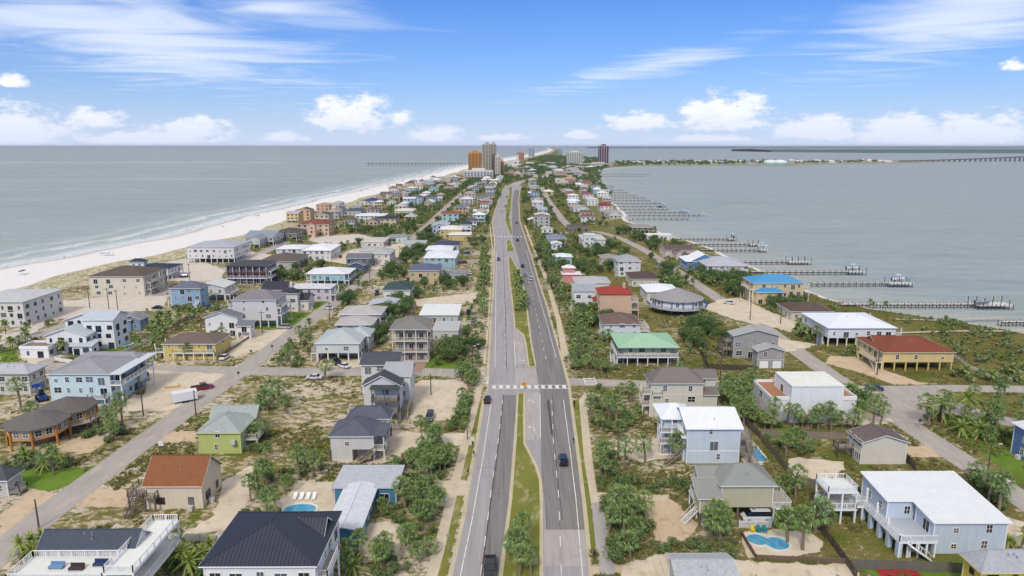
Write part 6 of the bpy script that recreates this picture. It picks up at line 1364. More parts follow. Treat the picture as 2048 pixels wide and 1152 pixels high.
# road bridge to the mainland
root = thing('road_bridge', 'long low road bridge rising over the sound to the mainland', 'bridge', (1720, 3080, -1)); PTS = []
for k in range(61): t_ = k / 60; PTS.append((1500 * t_, 430 * t_ * t_, 4 + 17 * min(1, t_ * 2.6) ** 1.2))
db = MB()
for a, b_ in zip(PTS, PTS[1:]):
    for (y0, y1, z0, z1) in ((-6, 6, -2.8, 0), (-6, -5.6, 0, 1.1), (5.6, 6, 0, 1.1)):
        db.poly([(a[0], a[1] + y0, a[2] + z0), (b_[0], b_[1] + y0, b_[2] + z0), (b_[0], b_[1] + y0, b_[2] + z1), (a[0], a[1] + y0, a[2] + z1)]); db.poly([(a[0], a[1] + y0, a[2] + z1), (b_[0], b_[1] + y0, b_[2] + z1), (b_[0], b_[1] + y1, b_[2] + z1), (a[0], a[1] + y1, a[2] + z1)]); db.poly([(a[0], a[1] + y0, a[2] + z0), (a[0], a[1] + y1, a[2] + z0), (b_[0], b_[1] + y1, b_[2] + z0), (b_[0], b_[1] + y0, b_[2] + z0)])
M_BR = plain('605f62', .85, .08); db.obj('bridge_deck', M_BR, root).__setitem__('kind', 'stuff')
for a in PTS:
    pb = MB(); pb.bar((a[0], a[1] - 4, -3), (a[0], a[1] - 4, a[2] - 1.5), 1.7, 6); pb.bar((a[0], a[1] + 4, -3), (a[0], a[1] + 4, a[2] - 1.5), 1.7, 6); pb.bar((a[0], a[1] - 5.5, a[2] - 2.2), (a[0], a[1] + 5.5, a[2] - 2.2), .9); pb.obj('bridge_pier', M_BR, root)

# ---- docks and boats on the sound
M_DOCK = wood('cfc9c0'); M_PILE = wood('504a44')
PB = MB(); PB.bar((0, 0, -2.5), (0, 0, 1.35), .15, 6); PILE_ME = PB.mesh('piling', M_PILE)
PB = MB(); PB.bar((0, 0, -2.5), (0, 0, 3.4), .14, 6); TALL_ME = PB.mesh('piling', M_PILE)
def boat_meshes():
    hb = MB(); st = [(-3.4, .95, .0, .95), (-1.5, 1.15, -.25, 1.0), (1.0, 1.1, -.25, 1.1), (2.6, .7, -.1, 1.3), (3.6, .05, .5, 1.45)]
    for (a, b_) in zip(st, st[1:]):
        for s in (-1, 1):
            P = [(a[0], 0, a[2]), (b_[0], 0, b_[2]), (b_[0], s * b_[1], b_[3]), (a[0], s * a[1], a[3])]; hb.poly(P if s < 0 else P[::-1])
            D = [(a[0], s * a[1] * .97, a[3] - .12), (b_[0], s * b_[1] * .97, b_[3] - .12), (b_[0], 0, b_[3] - .15), (a[0], 0, a[3] - .15)]; hb.poly(D if s < 0 else D[::-1])
    a = st[0]; hb.poly([(a[0], -a[1], a[3]), (a[0], a[1], a[3]), (a[0], 0, a[2])])
    tb = MB(); tb.box(-1.3, 1.3, -.95, .95, 2.85, 2.95)
    fb = MB()
    for sx in (-1.1, 1.0):
        for sy in (-.8, .8): fb.bar((sx, sy, .9), (sx, sy, 2.85), .05)
    cb = MB(); cb.box(-.5, .5, -.45, .45, .85, 1.8); ob = MB(); ob.box(-3.9, -3.45, -.25, .25, .2, 1.6)
    return hb, tb, fb, cb, ob
BOATM = {}
def boat(label, x, y, rz, hull='e9eaea', top='e2e4e4', z=.4, cradle=True, group=None):
    k = (hull, top)
    if k not in BOATM:
        hb, tb, fb, cb, ob = boat_meshes(); BOATM[k] = (hb.mesh('hull', plain(hull, .35, .04)), tb.mesh('canopy', plain(top, .6, .04)), fb.mesh('canopy_frame', plain('8c9094', .4, .05)), cb.mesh('console', plain('d8dada', .4, .04)), ob.mesh('outboard_motor', plain('3a3c40', .4, .05)))
    o = thing('motor_boat', label, 'boat', (x, y, z), rz, group)
    for nm, me in zip(('hull', 'canopy', 'canopy_frame', 'console', 'outboard_motor'), BOATM[k]): link(nm, me, o)
    return o
def dock(label, u1, u2, v, wd=1.6, near=True, plat=None, group=None, zd=.8, u0=None):
    (xa, y), (xb, _) = G(u1, v, zd), G(u2, v, zd); root = thing('dock', label, 'dock', (xa, y, 0), 0, group); L = xb - xa
    mb = MB()
    mb.box(0, L, -wd / 2, wd / 2, zd - .3, zd); d = mb.obj('deck', M_DOCK, root)
    jb = MB(); jb.box(0, L, -wd / 2 - .06, -wd / 2 - .003, zd - .55, zd - .04); jb.obj('stringer', M_PILE, d)
    n = max(3, round(L / (3.0 if near else 5.0)))
    if near:
        for i in range(n + 1):
            for s in (-1, 1): link('piling', PILE_ME, root, (L * i / n, s * (wd / 2 + .12), 0))
        if plat:
            pl, pw = plat; pb = MB(); pb.box(L, L + pl, -pw / 2, pw / 2, zd - .2, zd + .003); pb.obj('platform', M_DOCK, root)
            for i in range(int(pl / 1.8) + 1):
                for s in (-1, 1): link('piling', TALL_ME if (i + (s > 0)) % 2 else PILE_ME, root, (L + 1.8 * i, s * (pw / 2 + .1), 0))
    else:
        pb = MB()
        for i in range(n + 1):
            for s in (-1, 1): pb.bar((L * i / n, s * (wd / 2 + .1), -2), (L * i / n, s * (wd / 2 + .1), 1.5), .15, 4)
        if plat: pb.box(L, L + plat[0], -plat[1] / 2, plat[1] / 2, zd - .2, zd)
        pb.obj('piling_row', M_PILE, root).__setitem__('kind', 'stuff')
    return root
dock('long wooden dock with a broad boat-lift platform off the marsh beach', 1680, 1948, 608, 1.8, True, (15, 7))
dock('wooden dock ending in a white boat on a lift', 1622, 1775, 566, 1.6, True, (12, 5))
dock('dock behind the blue-roofed house with a small white boat', 1500, 1695, 543, 1.6, True, (9, 4))
dock('dock with a tall cluster of bare pilings at its head', 1480, 1575, 523, 1.6, True, (13, 5))
dock('dock with an open lift and white skiff beside the brown-roofed house', 1400, 1518, 499, 1.6, True, (5, 5))
dock('dock with crowded lift piles next to the skiff dock', 1365, 1498, 488, 1.6, True, (8, 4))
dock('dock ending at a dark blue boat', 1345, 1455, 477, 1.6, True, (6, 5))
dock('low boardwalk dock at the corner of the marsh', 2000, 2120, 643, 1.6, True)
FD = [(1265, 1376, 437, 0), (1258, 1398, 430, 0), (1252, 1360, 424, (8, 5)), (1240, 1335, 418, 0), (1230, 1318, 412, (8, 5)), (1228, 1310, 406, (8, 5)), (1215, 1300, 400, 0), (1208, 1290, 395, 0), (1200, 1262, 390, (8, 5)), (1194, 1258, 385, 0), (1190, 1240, 380, (6, 5)), (1188, 1228, 375, 0), (1186, 1222, 371, (6, 5)), (1184, 1300, 348, 0), (1186, 1290, 352, 0)]
for (a, b_, v, pl) in FD: dock('thin distant dock among the ranks of docks on the sound', a, b_, v, 1.8, False, pl or None, 'ranks of distant docks')
for (lb, u, v, rz, hc, tc_) in [('white motor boat hoisted on the lift of the long dock below the blue-roofed house', 1796, 560, .2, 'e9eaea', 'e6e6e6'), ('small white boat on its lift behind the blue-roofed house', 1706, 538, 0, 'e6e8e8', 'dfe2e4'), ('white skiff tied beside the open lift', 1524, 493, .1, 'eceeec', 'e4e6e6'), ('dark blue hulled boat at the dock head', 1466, 474, 1.4, '27406e', 'dfe2e6'), ('grey boat under the bare piles of the broad platform', 1965, 606, .1, '9aa2a8', 'a4aab0')]:
    x, y = G(u, v, 1.5); boat(lb, x, y, rz, hc, tc_, 1.2)
for (u, v) in [(1406, 429), (1318, 413), (1325, 408), (1310, 417), (1370, 423), (1190, 371), (1205, 376), (1268, 353), (1228, 379)]:
    x, y = G(u, v); boat('distant white boat moored among the far docks', x, y, rnd.uniform(-.3, .3), group='boats at the far docks', z=-.6)
# ================================================================ vehicles, street furniture, fences, pools, beach life
M_TYRE = plain('26262a', .8, .05); M_RIM = plain('a9abae', .35, .05, metal=.6); M_LAMP = plain('e8e8e0', .2, .02, spec=.6); M_TAIL = plain('8a1c1c', .3, .05, spec=.6); M_CARG = plain('1d2227', .08, .05, spec=.7)
WB = MB(); WB.bar((-.12, 0, 0), (.12, 0, 0), .35, 14); TYRE = WB.mesh('tyre', M_TYRE, True); WB = MB(); WB.bar((-.135, 0, 0), (.135, 0, 0), .2, 10); RIM = WB.mesh('rim', M_RIM)
def carpaint(col):
    key = ('car', col)
    if key in MATS: return MATS[key]
    m, t, b = newmat('car_paint_' + col); b.inputs['Base Color'].default_value = lin(col); b.inputs['Roughness'].default_value = .25; b.inputs['Coat Weight'].default_value = .6; MATS[key] = m; return m
def loft(st, mi=0):
    """rings along y: (y, half width low, half width high, z low, z high)"""
    mb = MB(); rings = []
    for (y, wl, wh, zl, zh) in st: rings.append([(-wl, y, zl), (wl, y, zl), (wl * 1.0, y, zl + (zh - zl) * .55), (wh, y, zh), (-wh, y, zh), (-wl, y, zl + (zh - zl) * .55)])
    for a, b_ in zip(rings, rings[1:]):
        for i in range(6): j = (i + 1) % 6; mb.poly([a[i], a[j], b_[j], b_[i]])
    mb.poly(rings[0]); mb.poly(rings[-1][::-1])
    bm = bmesh.new(); return mb
CARM = {}
def car(label, u, v, rz, col, kind_='sedan', group=None, world=None):
    x, y = world or G(u, v); root = thing({'pickup': 'pickup_truck', 'suv': 'parked_car', 'sedan': 'parked_car', 'van': 'van'}[kind_] if kind_ != 'suv' else 'sport_utility_vehicle', label, {'pickup': 'truck', 'van': 'van'}.get(kind_, 'car'), (x, y, .05), rz, group)
    k = (col, kind_)
    if k not in CARM:
        P = {'sedan': (4.6, .9, .92, 1.45, (-1.5, -.95, .55, 1.35)), 'suv': (4.8, .95, 1.08, 1.78, (-2.2, -1.95, .55, 1.25)), 'pickup': (5.8, .98, 1.12, 1.88, (-.75, -.55, 1.0, 1.6)), 'van': (5.2, .98, 1.15, 2.05, (-2.5, -2.3, 1.2, 2.0))}[kind_]
        L, hw, zb, zr, (c0, c1, c2, c3) = P; f = L / 2
        body = loft([(-f, hw * .9, hw * .86, .42, zb * .9), (-f + .35, hw, hw * .95, .3, zb), (c3, hw, hw * .95, .28, zb), (f - .5, hw * .98, hw * .9, .3, zb * .88), (f, hw * .85, hw * .78, .4, zb * .72)])
        cab = loft([(c0, hw * .93, hw * .8, zb - .02, zb + .05), (c1, hw * .93, hw * .76, zb - .02, zr - .06), (c2, hw * .93, hw * .76, zb - .02, zr - .06), (c3, hw * .93, hw * .85, zb - .02, zb + .05)])
        rf = MB(); rf.box(-hw * .74, hw * .74, c1 + .05, c2 - .02, zr - .059, zr)
        parts = [('body', body.mesh('car_body', carpaint(col)), None), ('cabin_glass', cab.mesh('cabin_glass', M_CARG), None), ('roof', rf.mesh('car_roof', carpaint(col)), None)]
        if kind_ == 'pickup':
            bd = MB(); bd.box(-hw * .82, hw * .82, -f + .25, c0 - .15, zb + .004, zb + .012); parts.append(('truck_bed', bd.mesh('truck_bed', M_TYRE), None))
            rl = MB(); rl.box(-hw * .95, -hw * .84, -f + .1, c0 - .05, zb - .02, zb + .14); parts.append(('bed_rail', rl.mesh('bed_rail', carpaint(col)), None)); rl2 = MB(); rl2.box(hw * .84, hw * .95, -f + .1, c0 - .05, zb - .02, zb + .14); parts.append(('bed_rail', rl2.mesh('bed_rail', carpaint(col)), None))
        for s in (-1, 1):
            h = MB(); h.box(s * hw * .6 - .2, s * hw * .6 + .2, f - .06, f + .03, zb * .52, zb * .66); parts.append(('headlight', h.mesh('headlight', M_LAMP), None))
            h = MB(); h.box(s * hw * .68 - .16, s * hw * .68 + .16, -f - .03, -f + .06, zb * .62, zb * .82); parts.append(('taillight', h.mesh('taillight', M_TAIL), None))
        CARM[k] = (parts, L, hw)
    parts, L, hw = CARM[k]
    for nm, me, _ in parts: link(nm, me, root)
    for s in (-1, 1):
        for yy in (-L * .3, L * .31): o = link('wheel', TYRE, root, (s * (hw - .12), yy, .32)); link('rim', RIM, o)
    return root
PI = math.pi
car('black pickup truck driving in the carriageway towards the beach lanes', 980, 1142, PI, '14171c', 'pickup')
car('black sport utility vehicle driving beside the grassy median', 1126, 925, 0, '191d22', 'suv')
car('dark grey car parked on the sandy drive', 860, 838, PI, '3a4048', 'suv')
car('white car parked at the kerb of the cross street', 629, 758, PI / 2, 'd9dadc')
car('black pickup parked under the pale pile house', 672, 727, .5, '1c2020', 'pickup')
car('white car parked in front of the pile house', 688, 735, .9, 'e0e0e0')
car('red pickup truck on the cross street by the white trailer', 405, 779, -1.0, '7a1c20', 'pickup')
car('blue car turning at the wide road junction', 1748, 780, 1.2, '27345c')
car('white van parked under the olive-beige house', 1512, 1040, PI / 2, 'dcdedf', 'van')
for (u, v, rz, c, k) in [(997, 521, PI, '202428', 'suv'), (1045, 534, 0, '23282c', 'suv'), (1049, 552, 0, '8c9096', 'sedan'), (1062, 560, 0, 'd4d6d8', 'suv'), (1035, 482, 0, '23282c', 'suv'), (1033, 447, 0, '2a2e34', 'suv'), (1034, 412, 0, 'c8cacc', 'sedan'), (1003, 425, PI, 'b8babc', 'sedan')]:
    cn = {'202428': 'black', '23282c': 'black', '8c9096': 'grey', 'd4d6d8': 'white', '2a2e34': 'charcoal', 'c8cacc': 'silver', 'b8babc': 'silver'}[c]
    car('%s %s travelling on the far stretch of the main road' % (cn, 'utility car' if k == 'suv' else 'saloon car'), u, v, rz, c, k, cn + ' cars on the far main road')
for (u, v, rz, c, w_) in [(248, 588, 1.4, '1c1e22', 'beside the cream apartment house'), (290, 586, 1.3, '1c1e22', 'beside the cream apartment house'), (302, 580, 1.3, '24262c', 'beside the cream apartment house'), (315, 618, 1.5, '1a1c20', 'by the bright blue house'), (354, 616, 1.5, '1a1c20', 'by the bright blue house'), (600, 485, 1.2, '202226', 'below the dark hip roof'), (590, 477, 1.2, '202226', 'below the dark hip roof')]:
    car('black car parked ' + w_, u, v, rz, c, 'sedan', 'black cars parked ' + w_)
car('blue car parked beside the round shrub', 1167, 629, .6, '2b4676'); car('dark car in the drive of the metal-roofed white house', 1176, 616, 1.2, '2c3034'); car('silver car on the sound-side lane', 1316, 536, .9, 'a9adb0'); car('white car parked under palms by the blue-roofed house', 1458, 608, .9, 'd9dadb'); car('black car half hidden in the grove drive', 842, 968, 1.2, '191b1f'); car('silver car at the corner of the aqua house', 292, 757, .5, 'b4b8bc', 'pickup'); car('dark pickup in front of the white flat-roofed house', 937, 628, 0, '24282a', 'pickup'); car('dark car at the kerb above the verge', 975, 803, 0, '1c1e22')
rp_ = random.Random(4)
CC_ = [('white', 'dcdddd'), ('silver', 'a9adb0'), ('black', '1c1e22'), ('blue', '2a3f6a'), ('red', '7c2226'), ('grey', '5a5e63')]
np_ = 0
for h_ in HOUSES[8:]:
    x, y, _z = h_.location
    if not 150 < y < 620 or np_ >= 34: continue
    for _ in range(6):
        qx, qy = x + rp_.choice([-1, 1]) * rp_.uniform(7, 13), y + rp_.uniform(-11, 6)
        if any(a - 1 < qx < b_ + 1 and c_ - 2.5 < qy < d + 2.5 for a, b_, c_, d in FOOT) or -11 < qx < 19: continue
        cn, c_ = rp_.choice(CC_); k_ = rp_.choice(['sedan', 'suv', 'suv', 'pickup']); np_ += 1; FOOT.append((qx - 1.5, qx + 1.5, qy - 3, qy + 3))
        car('%s %s parked in the yard of a house' % (cn, {'sedan': 'saloon car', 'suv': 'utility car', 'pickup': 'pickup truck'}[k_]), 0, 0, rp_.choice([0, 1.57, 3.14]) + rp_.uniform(-.2, .2), c_, k_, '%s vehicles parked in house yards' % cn, (qx, qy)); break
# box trailer
x, y = G(370, 803); o = thing('box_trailer', 'white enclosed box trailer parked at the building site', 'trailer', (x, y, 0), -1.0); mb = MB(); mb.box(-1.2, 1.2, -3, 3, .6, 2.9); mb.obj('body', plain('e4e4e2', .5, .05), o); mb = MB(); mb.box(-1.1, 1.1, -3.02, -2.98, .7, 2.7); mb.obj('rear_door', plain('d2d2d0', .5, .05), o); mb = MB(); mb.bar((0, 3, .6), (0, 4.2, .5), .08); mb.obj('tow_bar', M_TYRE, o)
for s in (-1, 1):
    for yy in (-.5, .4): link('wheel', TYRE, o, (s * 1.05, yy, .36))
# blue loader
x, y = G(84, 800); o = thing('wheel_loader', 'blue wheel loader parked between the grey house and the aqua house', 'loader', (x, y, 0), .8); M_BL = carpaint('2b4f96')
mb = MB(); mb.box(-1, 1, -2.2, 1.2, .7, 1.6); mb.obj('body', M_BL, o); mb = MB(); mb.box(-.6, .6, -.8, .6, 1.6, 2.9); mb.obj('cab', M_CARG, o); mb = MB(); mb.bar((-.6, .6, 1.6), (-.6, 3.6, 3.4), .16); mb.obj('boom', M_BL, o); mb = MB(); mb.bar((.6, .6, 1.6), (.6, 3.6, 3.4), .16); mb.obj('boom', M_BL, o); mb = MB(); mb.box(-1.2, 1.2, 3.2, 4.2, 2.8, 3.6); mb.obj('bucket', M_BL, o)
for s in (-1, 1):
    for yy in (-1.5, .9): link('wheel', TYRE, o, (s * 1.0, yy, .62), None, (1.8, 1.8, 1.8))
# lumber stacks
for (u, v, n_) in ((345, 775, 'stack of yellow lumber on the building site'), (360, 792, 'timber pallet beside the white trailer')):
    x, y = G(u, v); o = thing('lumber_stack', n_, 'lumber', (x, y, 0), .3)
    for i in range(6): cpart('plank', o, wood('c9a766'), -2, 2, -.7 + .24 * i, -.7 + .24 * i + .2, .12 * (i % 2), .12 + .12 * (i % 2))

# utility poles and wires
M_POLE = wood('5f554a'); M_WIRE = plain('8a7f5c', .6, .02)
def pole(label, u, v, h, arm=True, lamp=False, group=None, world=None):
    x, y = world or G(u, v); o = thing('utility_pole', label, 'pole', (x, y, 0), 0, group); mb = MB(); mb.bar((0, 0, -.2), (0, 0, h), .17, 8, .12); mb.obj('shaft', M_POLE, o)
    if arm:
        mb = MB(); mb.box(-1.1, 1.1, -.06, .06, h - .7, h - .55); mb.obj('crossarm', M_POLE, o)
        for s in (-1, 0, 1): mb = MB(); mb.bar((s, 0, h - .55), (s, 0, h - .35), .06, 6); mb.obj('insulator', plain('a9aaa8', .4, .03), o)
    if lamp:
        mb = MB(); mb.bar((0, 0, h - .8), (1.6, 0, h - .2), .05); mb.obj('lamp_arm', M_RIM, o); mb = MB(); mb.box(1.4, 2.1, -.15, .15, h - .28, h - .12); mb.obj('lamp_head', plain('c8cac8', .4, .03), o)
    return (x, y, h)
LP = [pole('wooden utility pole by the gulf-side lane', u, v, h, a, l, 'utility poles by the gulf-side lane') for (u, v, h, a, l) in [(78, 1056, 5.5, False, False), (287, 832, 10.5, True, False), (392, 830, 6.5, False, True), (525, 665, 8, True, False), (660, 645, 8, True, False), (740, 572, 8.5, True, False), (800, 520, 8.5, True, False)]]
for (u, v) in [(180, 617), (236, 622), (335, 575), (380, 562), (218, 618), (545, 553), (565, 471)]: pole('wooden utility pole by the beach lane', u, v, 9, True, False, 'utility poles by the beach lane')
for (u, v, h) in [(1973, 960, 8), (1754, 750, 8.5), (1500, 640, 8), (1561, 648, 8.5), (1442, 594, 9), (1387, 586, 8), (1408, 736, 9), (1439, 776, 8.5), (1330, 545, 8.5)]: pole('wooden utility pole by the sound-side lane', u, v, h, h > 8.2, h < 8.2, 'utility poles by the sound-side lane')
RP = [pole('wooden power pole beside the main road', 0, 0, 9.0, True, False, 'power poles along the main road', w_) for w_ in [(21, 70), (23.5, 138), (21.5, 205), (20.5, 270), (20, 340), (19.5, 410), (19, 480), (18.5, 560)]]
for (a, b_) in zip(RP, RP[1:]):
    for s in (-1, 0, 1):
        mb = MB(); p = None
        for k in range(13):
            t_ = k / 12; q = Vector((a[0] + (b_[0] - a[0]) * t_ + s, a[1] + (b_[1] - a[1]) * t_, a[2] - .35 - 4 * .9 * t_ * (1 - t_)))
            if p is not None: mb.bar(p, q, .022, 3)
            p = q
        tag(mb.obj('power_line', M_WIRE), 'thin power line sagging between the poles beside the main road', 'power line', 'power lines beside the main road')
for (u, v) in [(938, 742), (945, 738)]: pole('dark street lamp pole at the crossing', u, v, 8, False, True, 'street lamps at the crossing')
pole('thin pale flag pole behind the white house', 862, 790, 6, False, False)

# road signs, mailboxes
def sign(label, u, v, h, shape, col, size=.75, group=None, rz=0):
    x, y = G(u, v); o = thing('road_sign', label, 'sign', (x, y, 0), rz, group); mb = MB(); mb.bar((0, 0, 0), (0, 0, h), .05, 6); mb.obj('post', M_RIM, o); mb = MB(); n = {'diamond': 4, 'octagon': 8, 'square': 4}[shape]
    off = {'diamond': 0, 'octagon': PI / 8, 'square': PI / 4}[shape]; P = [(size * math.cos(2 * PI * i / n + off), size * math.sin(2 * PI * i / n + off)) for i in range(n)]
    k = len(mb.v); mb.v += [(p[0], -.05, h + p[1]) for p in P] + [(p[0], -.08, h + p[1]) for p in P]; mb.f += [tuple(range(k, k + n)), tuple(range(k + 2 * n - 1, k + n - 1, -1))] + [(k + i, k + (i + 1) % n, k + n + (i + 1) % n, k + n + i) for i in range(n)]; mb.mi += [0] * (n + 2); mb.obj('sign_plate', plain(col, .5, .04), o)
sign('yellow-orange diamond warning sign on the median tip', 1048, 781, 1.9, 'diamond', 'd98a1e', .8)
for (u, v) in [(478, 760), (545, 705), (503, 715)]: sign('grey-backed sign on a post at the lane junction', u, v, 2.2, 'octagon', '5a5450', .45, 'signs at the lane junction')
sign('small white estate sign on the grass by the lane', 323, 897, 1.2, 'square', 'e6e6e6', .8); sign('white and blue yard sign by the sidewalk', 889, 1010, 1.2, 'square', 'dfe4ea', .7); sign('dark diamond sign at the road junction', 1838, 858, 2.2, 'diamond', '4a4a4c', .55); sign('tall pole sign in the verge', 897, 1105, 3.2, 'square', '9a948a', .4)
for (u, v) in [(945, 895), (948, 915), (936, 952), (1147, 815), (1149, 812), (1147, 888), (1188, 1118), (968, 808), (971, 690), (1118, 700), (1110, 660), (975, 660)]:
    x, y = G(u, v); o = thing('mailbox', 'dark roadside mailbox on a wooden post', 'mailbox', (x, y, 0), 0, 'roadside mailboxes'); cpart('post', o, M_POLE, -.06, .06, -.06, .06, 0, 1.05); mb = MB(); mb.box(-.16, .16, -.35, .35, 1.05, 1.3); mb.bar((0, -.35, 1.3), (0, .35, 1.3), .16, 8); mb.obj('box', plain('35353a', .5, .05), o)

# fences: posts one by one, the boards (3 pixels wide) joined
def fence(label, px, h=1.7, col='8a8176', board=.18, gap=.02, group=None, rails=False):
    P = [G(*p) for p in px]; x0, y0 = P[0]; root = thing('fence', label, 'fence', (x0, y0, 0), 0, group); m = wood(col) if col not in ('e6e5e1',) else plain(col, .6, .05); bb = MB(); r_ = random.Random(len(HOUSES) + int(x0))
    for a, b_ in zip(P, P[1:]):
        a, b_ = Vector((a[0] - x0, a[1] - y0)), Vector((b_[0] - x0, b_[1] - y0)); L = (b_ - a).length; d = (b_ - a) / L; nrm = Vector((-d.y, d.x))
        n = max(1, round(L / 2.6))
        for i in range(n + 1): q = a + d * (L * i / n); cpart('post', root, m, q.x - .07, q.x + .07, q.y - .07, q.y + .07, 0, h + .08)
        for zz in (.35, h - .3): p, q = a + nrm * .06, b_ + nrm * .06; bb.bar((p.x, p.y, zz), (q.x, q.y, zz), .05)
        if rails:
            for k in range(5): zz = .2 + (h - .3) * k / 4; bb.bar((a.x, a.y, zz), (b_.x, b_.y, zz), .085)
        else:
            s = 0
            while s < L:
                p, q = a + d * s - nrm * .05, a + d * min(L, s + board) - nrm * .05; hh = h + r_.uniform(-.06, .03); bb.poly([(p.x, p.y, .04), (q.x, q.y, .04), (q.x, q.y, hh), (p.x, p.y, hh)]); s += board + gap
    tag(bb.obj('board', m, root), kind='stuff')
fence('weathered dark plank fence between the light blue house and the palms', [(1447, 790), (1472, 830), (1520, 878)], 1.8, '5f564c')
fence('weathered grey plank fence below the white cube house', [(1515, 872), (1600, 876), (1690, 880)], 1.8, '8a8074')
fence('long plank fence from the lawn corner to the roof terrace', [(1522, 882), (1558, 925), (1592, 972), (1672, 980)], 1.8, '786e62')
fence('low brown slat fence round the small pool', [(1482, 1070), (1512, 1120), (1692, 1128)], 1.0, '7a6656', rails=True)
fence('dark plank fence running down beside the small palms', [(1630, 1050), (1665, 1092), (1700, 1140), (1712, 1160)], 1.6, '5d544a')
fence('tall grey plank fence above the red tarpaulin', [(1702, 1138), (1790, 1141), (1935, 1146)], 1.8, '6f6a62')
fence('dark plank fence beside the grey garage house', [(1400, 705), (1416, 738), (1512, 742)], 1.7, '4f4740')
fence('white picket fence behind the planted bed', [(336, 1083), (400, 1085), (470, 1088)], 1.7, 'e6e5e1')
fence('white picket fence under the olive-beige house', [(1478, 1056), (1542, 1056)], 1.5, 'e6e5e1', .1, .06)
fence('low white fence by the yellow pile house', [(1905, 712), (1938, 735), (1985, 757), (2030, 762)], 1.0, 'e6e5e1')
fence('white garden wall fence of the villa lawn', [(75, 732), (110, 722), (145, 727)], 1.3, 'e6e5e1')
fence('white fence along the pool lawn of the villa', [(212, 722), (262, 700), (300, 682)], 1.3, 'e6e5e1')
fence('grey fence along the back of the gabled white house', [(345, 655), (375, 640), (400, 636)], 1.6, '9a958c')
fence('brown fence bordering the bare sand lot', [(505, 672), (455, 705), (440, 715)], .8, '8a7a66')
fence('dark fence at the edge of the big light blue house plot', [(1798, 905), (1812, 922), (1830, 942)], 1.8, '5f574e')

# pools
m_pw, t, b = newmat('pool_water'); g_ = t.new('NewGeometry').outputs['Position']; n_ = t.noise(g_, 1.2, 3); t.put(b.inputs['Base Color'], t.mix(t.step(n_, .35, .65), lin('3f8fb4'), lin('5aa6c4'))); b.inputs['Roughness'].default_value = .06; bp = t.new('Bump', in_Height=t.noise(g_, 3, 3)); bp.inputs['Strength'].default_value = .15; t.put(b.inputs['Normal'], bp)
M_COPE = plain('ddd8cc', .7, .05)
def pool(label, u, v, shape, rz=0.0, z=.1):
    x, y = G(u, v); o = thing('swimming_pool', label, 'pool', (x, y, 0), rz); n = len(shape)
    out = []
    for i in range(n):
        a, b_, c_ = Vector(shape[i - 1]), Vector(shape[i]), Vector(shape[(i + 1) % n]); d = (c_ - a).normalized(); out.append((b_.x + d.y * .45, b_.y - d.x * .45))
    mb = MB()
    for i in range(n):
        j = (i + 1) % n; mb.poly([(*out[i], z + .1), (*out[j], z + .1), (*shape[j], z + .1), (*shape[i], z + .1)]); mb.poly([(*out[i], 0), (*out[j], 0), (*out[j], z + .1), (*out[i], z + .1)]); mb.poly([(*shape[i], z + .1), (*shape[j], z + .1), (*shape[j], z - .08), (*shape[i], z - .08)])
    mb.obj('coping', M_COPE, o); mb = MB(); mb.poly([(*p, z) for p in shape]); mb.obj('water', m_pw, o)
EL = lambda a, b_, n=22: [(a * math.cos(2 * PI * i / n), b_ * math.sin(2 * PI * i / n)) for i in range(n)]
pool('round blue pool on the terrace of the teal house', 600, 1020, EL(3.0, 2.0))
def kidney(c1, r1, c2, r2, n=30):
    out = []
    for i in range(n):
        t_ = 2 * PI * i / n; d = Vector((math.cos(t_), math.sin(t_))); best_ = 0
        for c_, r_ in ((c1, r1), (c2, r2)):
            c_ = Vector(c_); b_ = d.dot(c_); q = b_ * b_ - c_.dot(c_) + r_ * r_
            if q > 0: best_ = max(best_, b_ + math.sqrt(q))
        out.append((d.x * best_, d.y * best_))
    return out
pool('kidney shaped pool behind the brown slat fence', 1535, 1085, kidney((-1.5, .7), 1.75, (1.4, -.5), 1.95))
pool('oval pool on the lawn of the white villa', 232, 690, EL(5.0, 2.6), .3)
pool('narrow blue lap pool beside the light blue house', 1512, 908, [(-1.2, -4), (1.2, -4), (1.2, 4), (-1.2, 4)])
pool('pale turquoise pool beside the bright blue house', 418, 614, [(-5, -2.2), (5, -2.2), (5, 2.2), (-5, 2.2)], .2)
M_FUR = {}
def lounger(label, u, v, rz, col, group=None):
    x, y = G(u, v); o = thing('sun_lounger', label, 'sun lounger', (x, y, 0), rz, group); m = plain(col, .6, .04); mb = MB(); mb.box(-.33, .33, -.9, .5, .28, .36); mb.obj('seat', m, o); mb = MB(); mb.poly([(-.33, .5, .36), (.33, .5, .36), (.33, 1.0, .8), (-.33, 1.0, .8)]); mb.poly([(-.33, 1.0, .74), (.33, 1.0, .74), (.33, .5, .29), (-.33, .5, .29)]); mb.obj('backrest', m, o)
    for sx in (-.28, .28):
        for sy in (-.8, .45): cpart('leg', o, m, sx - .03, sx + .03, sy - .03, sy + .03, 0, .28)
for u in (590, 603, 616, 628): lounger('white sun lounger on the pool terrace', u, 997, 0.1, 'eeeeea', 'white sun loungers on the pool terrace')
def chair(label, u, v, col, group=None):
    x, y = G(u, v); o = thing('garden_chair', label, 'chair', (x, y, 0), 0, group); m = plain(col, .6, .04); mb = MB(); mb.box(-.35, .35, -.35, .3, .35, .42); mb.obj('seat', m, o); mb = MB(); mb.poly([(-.35, .25, .42), (.35, .25, .42), (.3, .5, 1.15), (-.3, .5, 1.15)]); mb.poly([(-.3, .55, 1.15), (.3, .55, 1.15), (.35, .3, .42), (-.35, .3, .42)]); mb.obj('backrest', m, o)
    for sx in (-.32, .32):
        for sy in (-.3, .25): cpart('leg', o, m, sx - .05, sx + .05, sy - .05, sy + .05, 0, .35)
        cpart('armrest', o, m, sx - .08, sx + .08, -.4, .3, .6, .65)
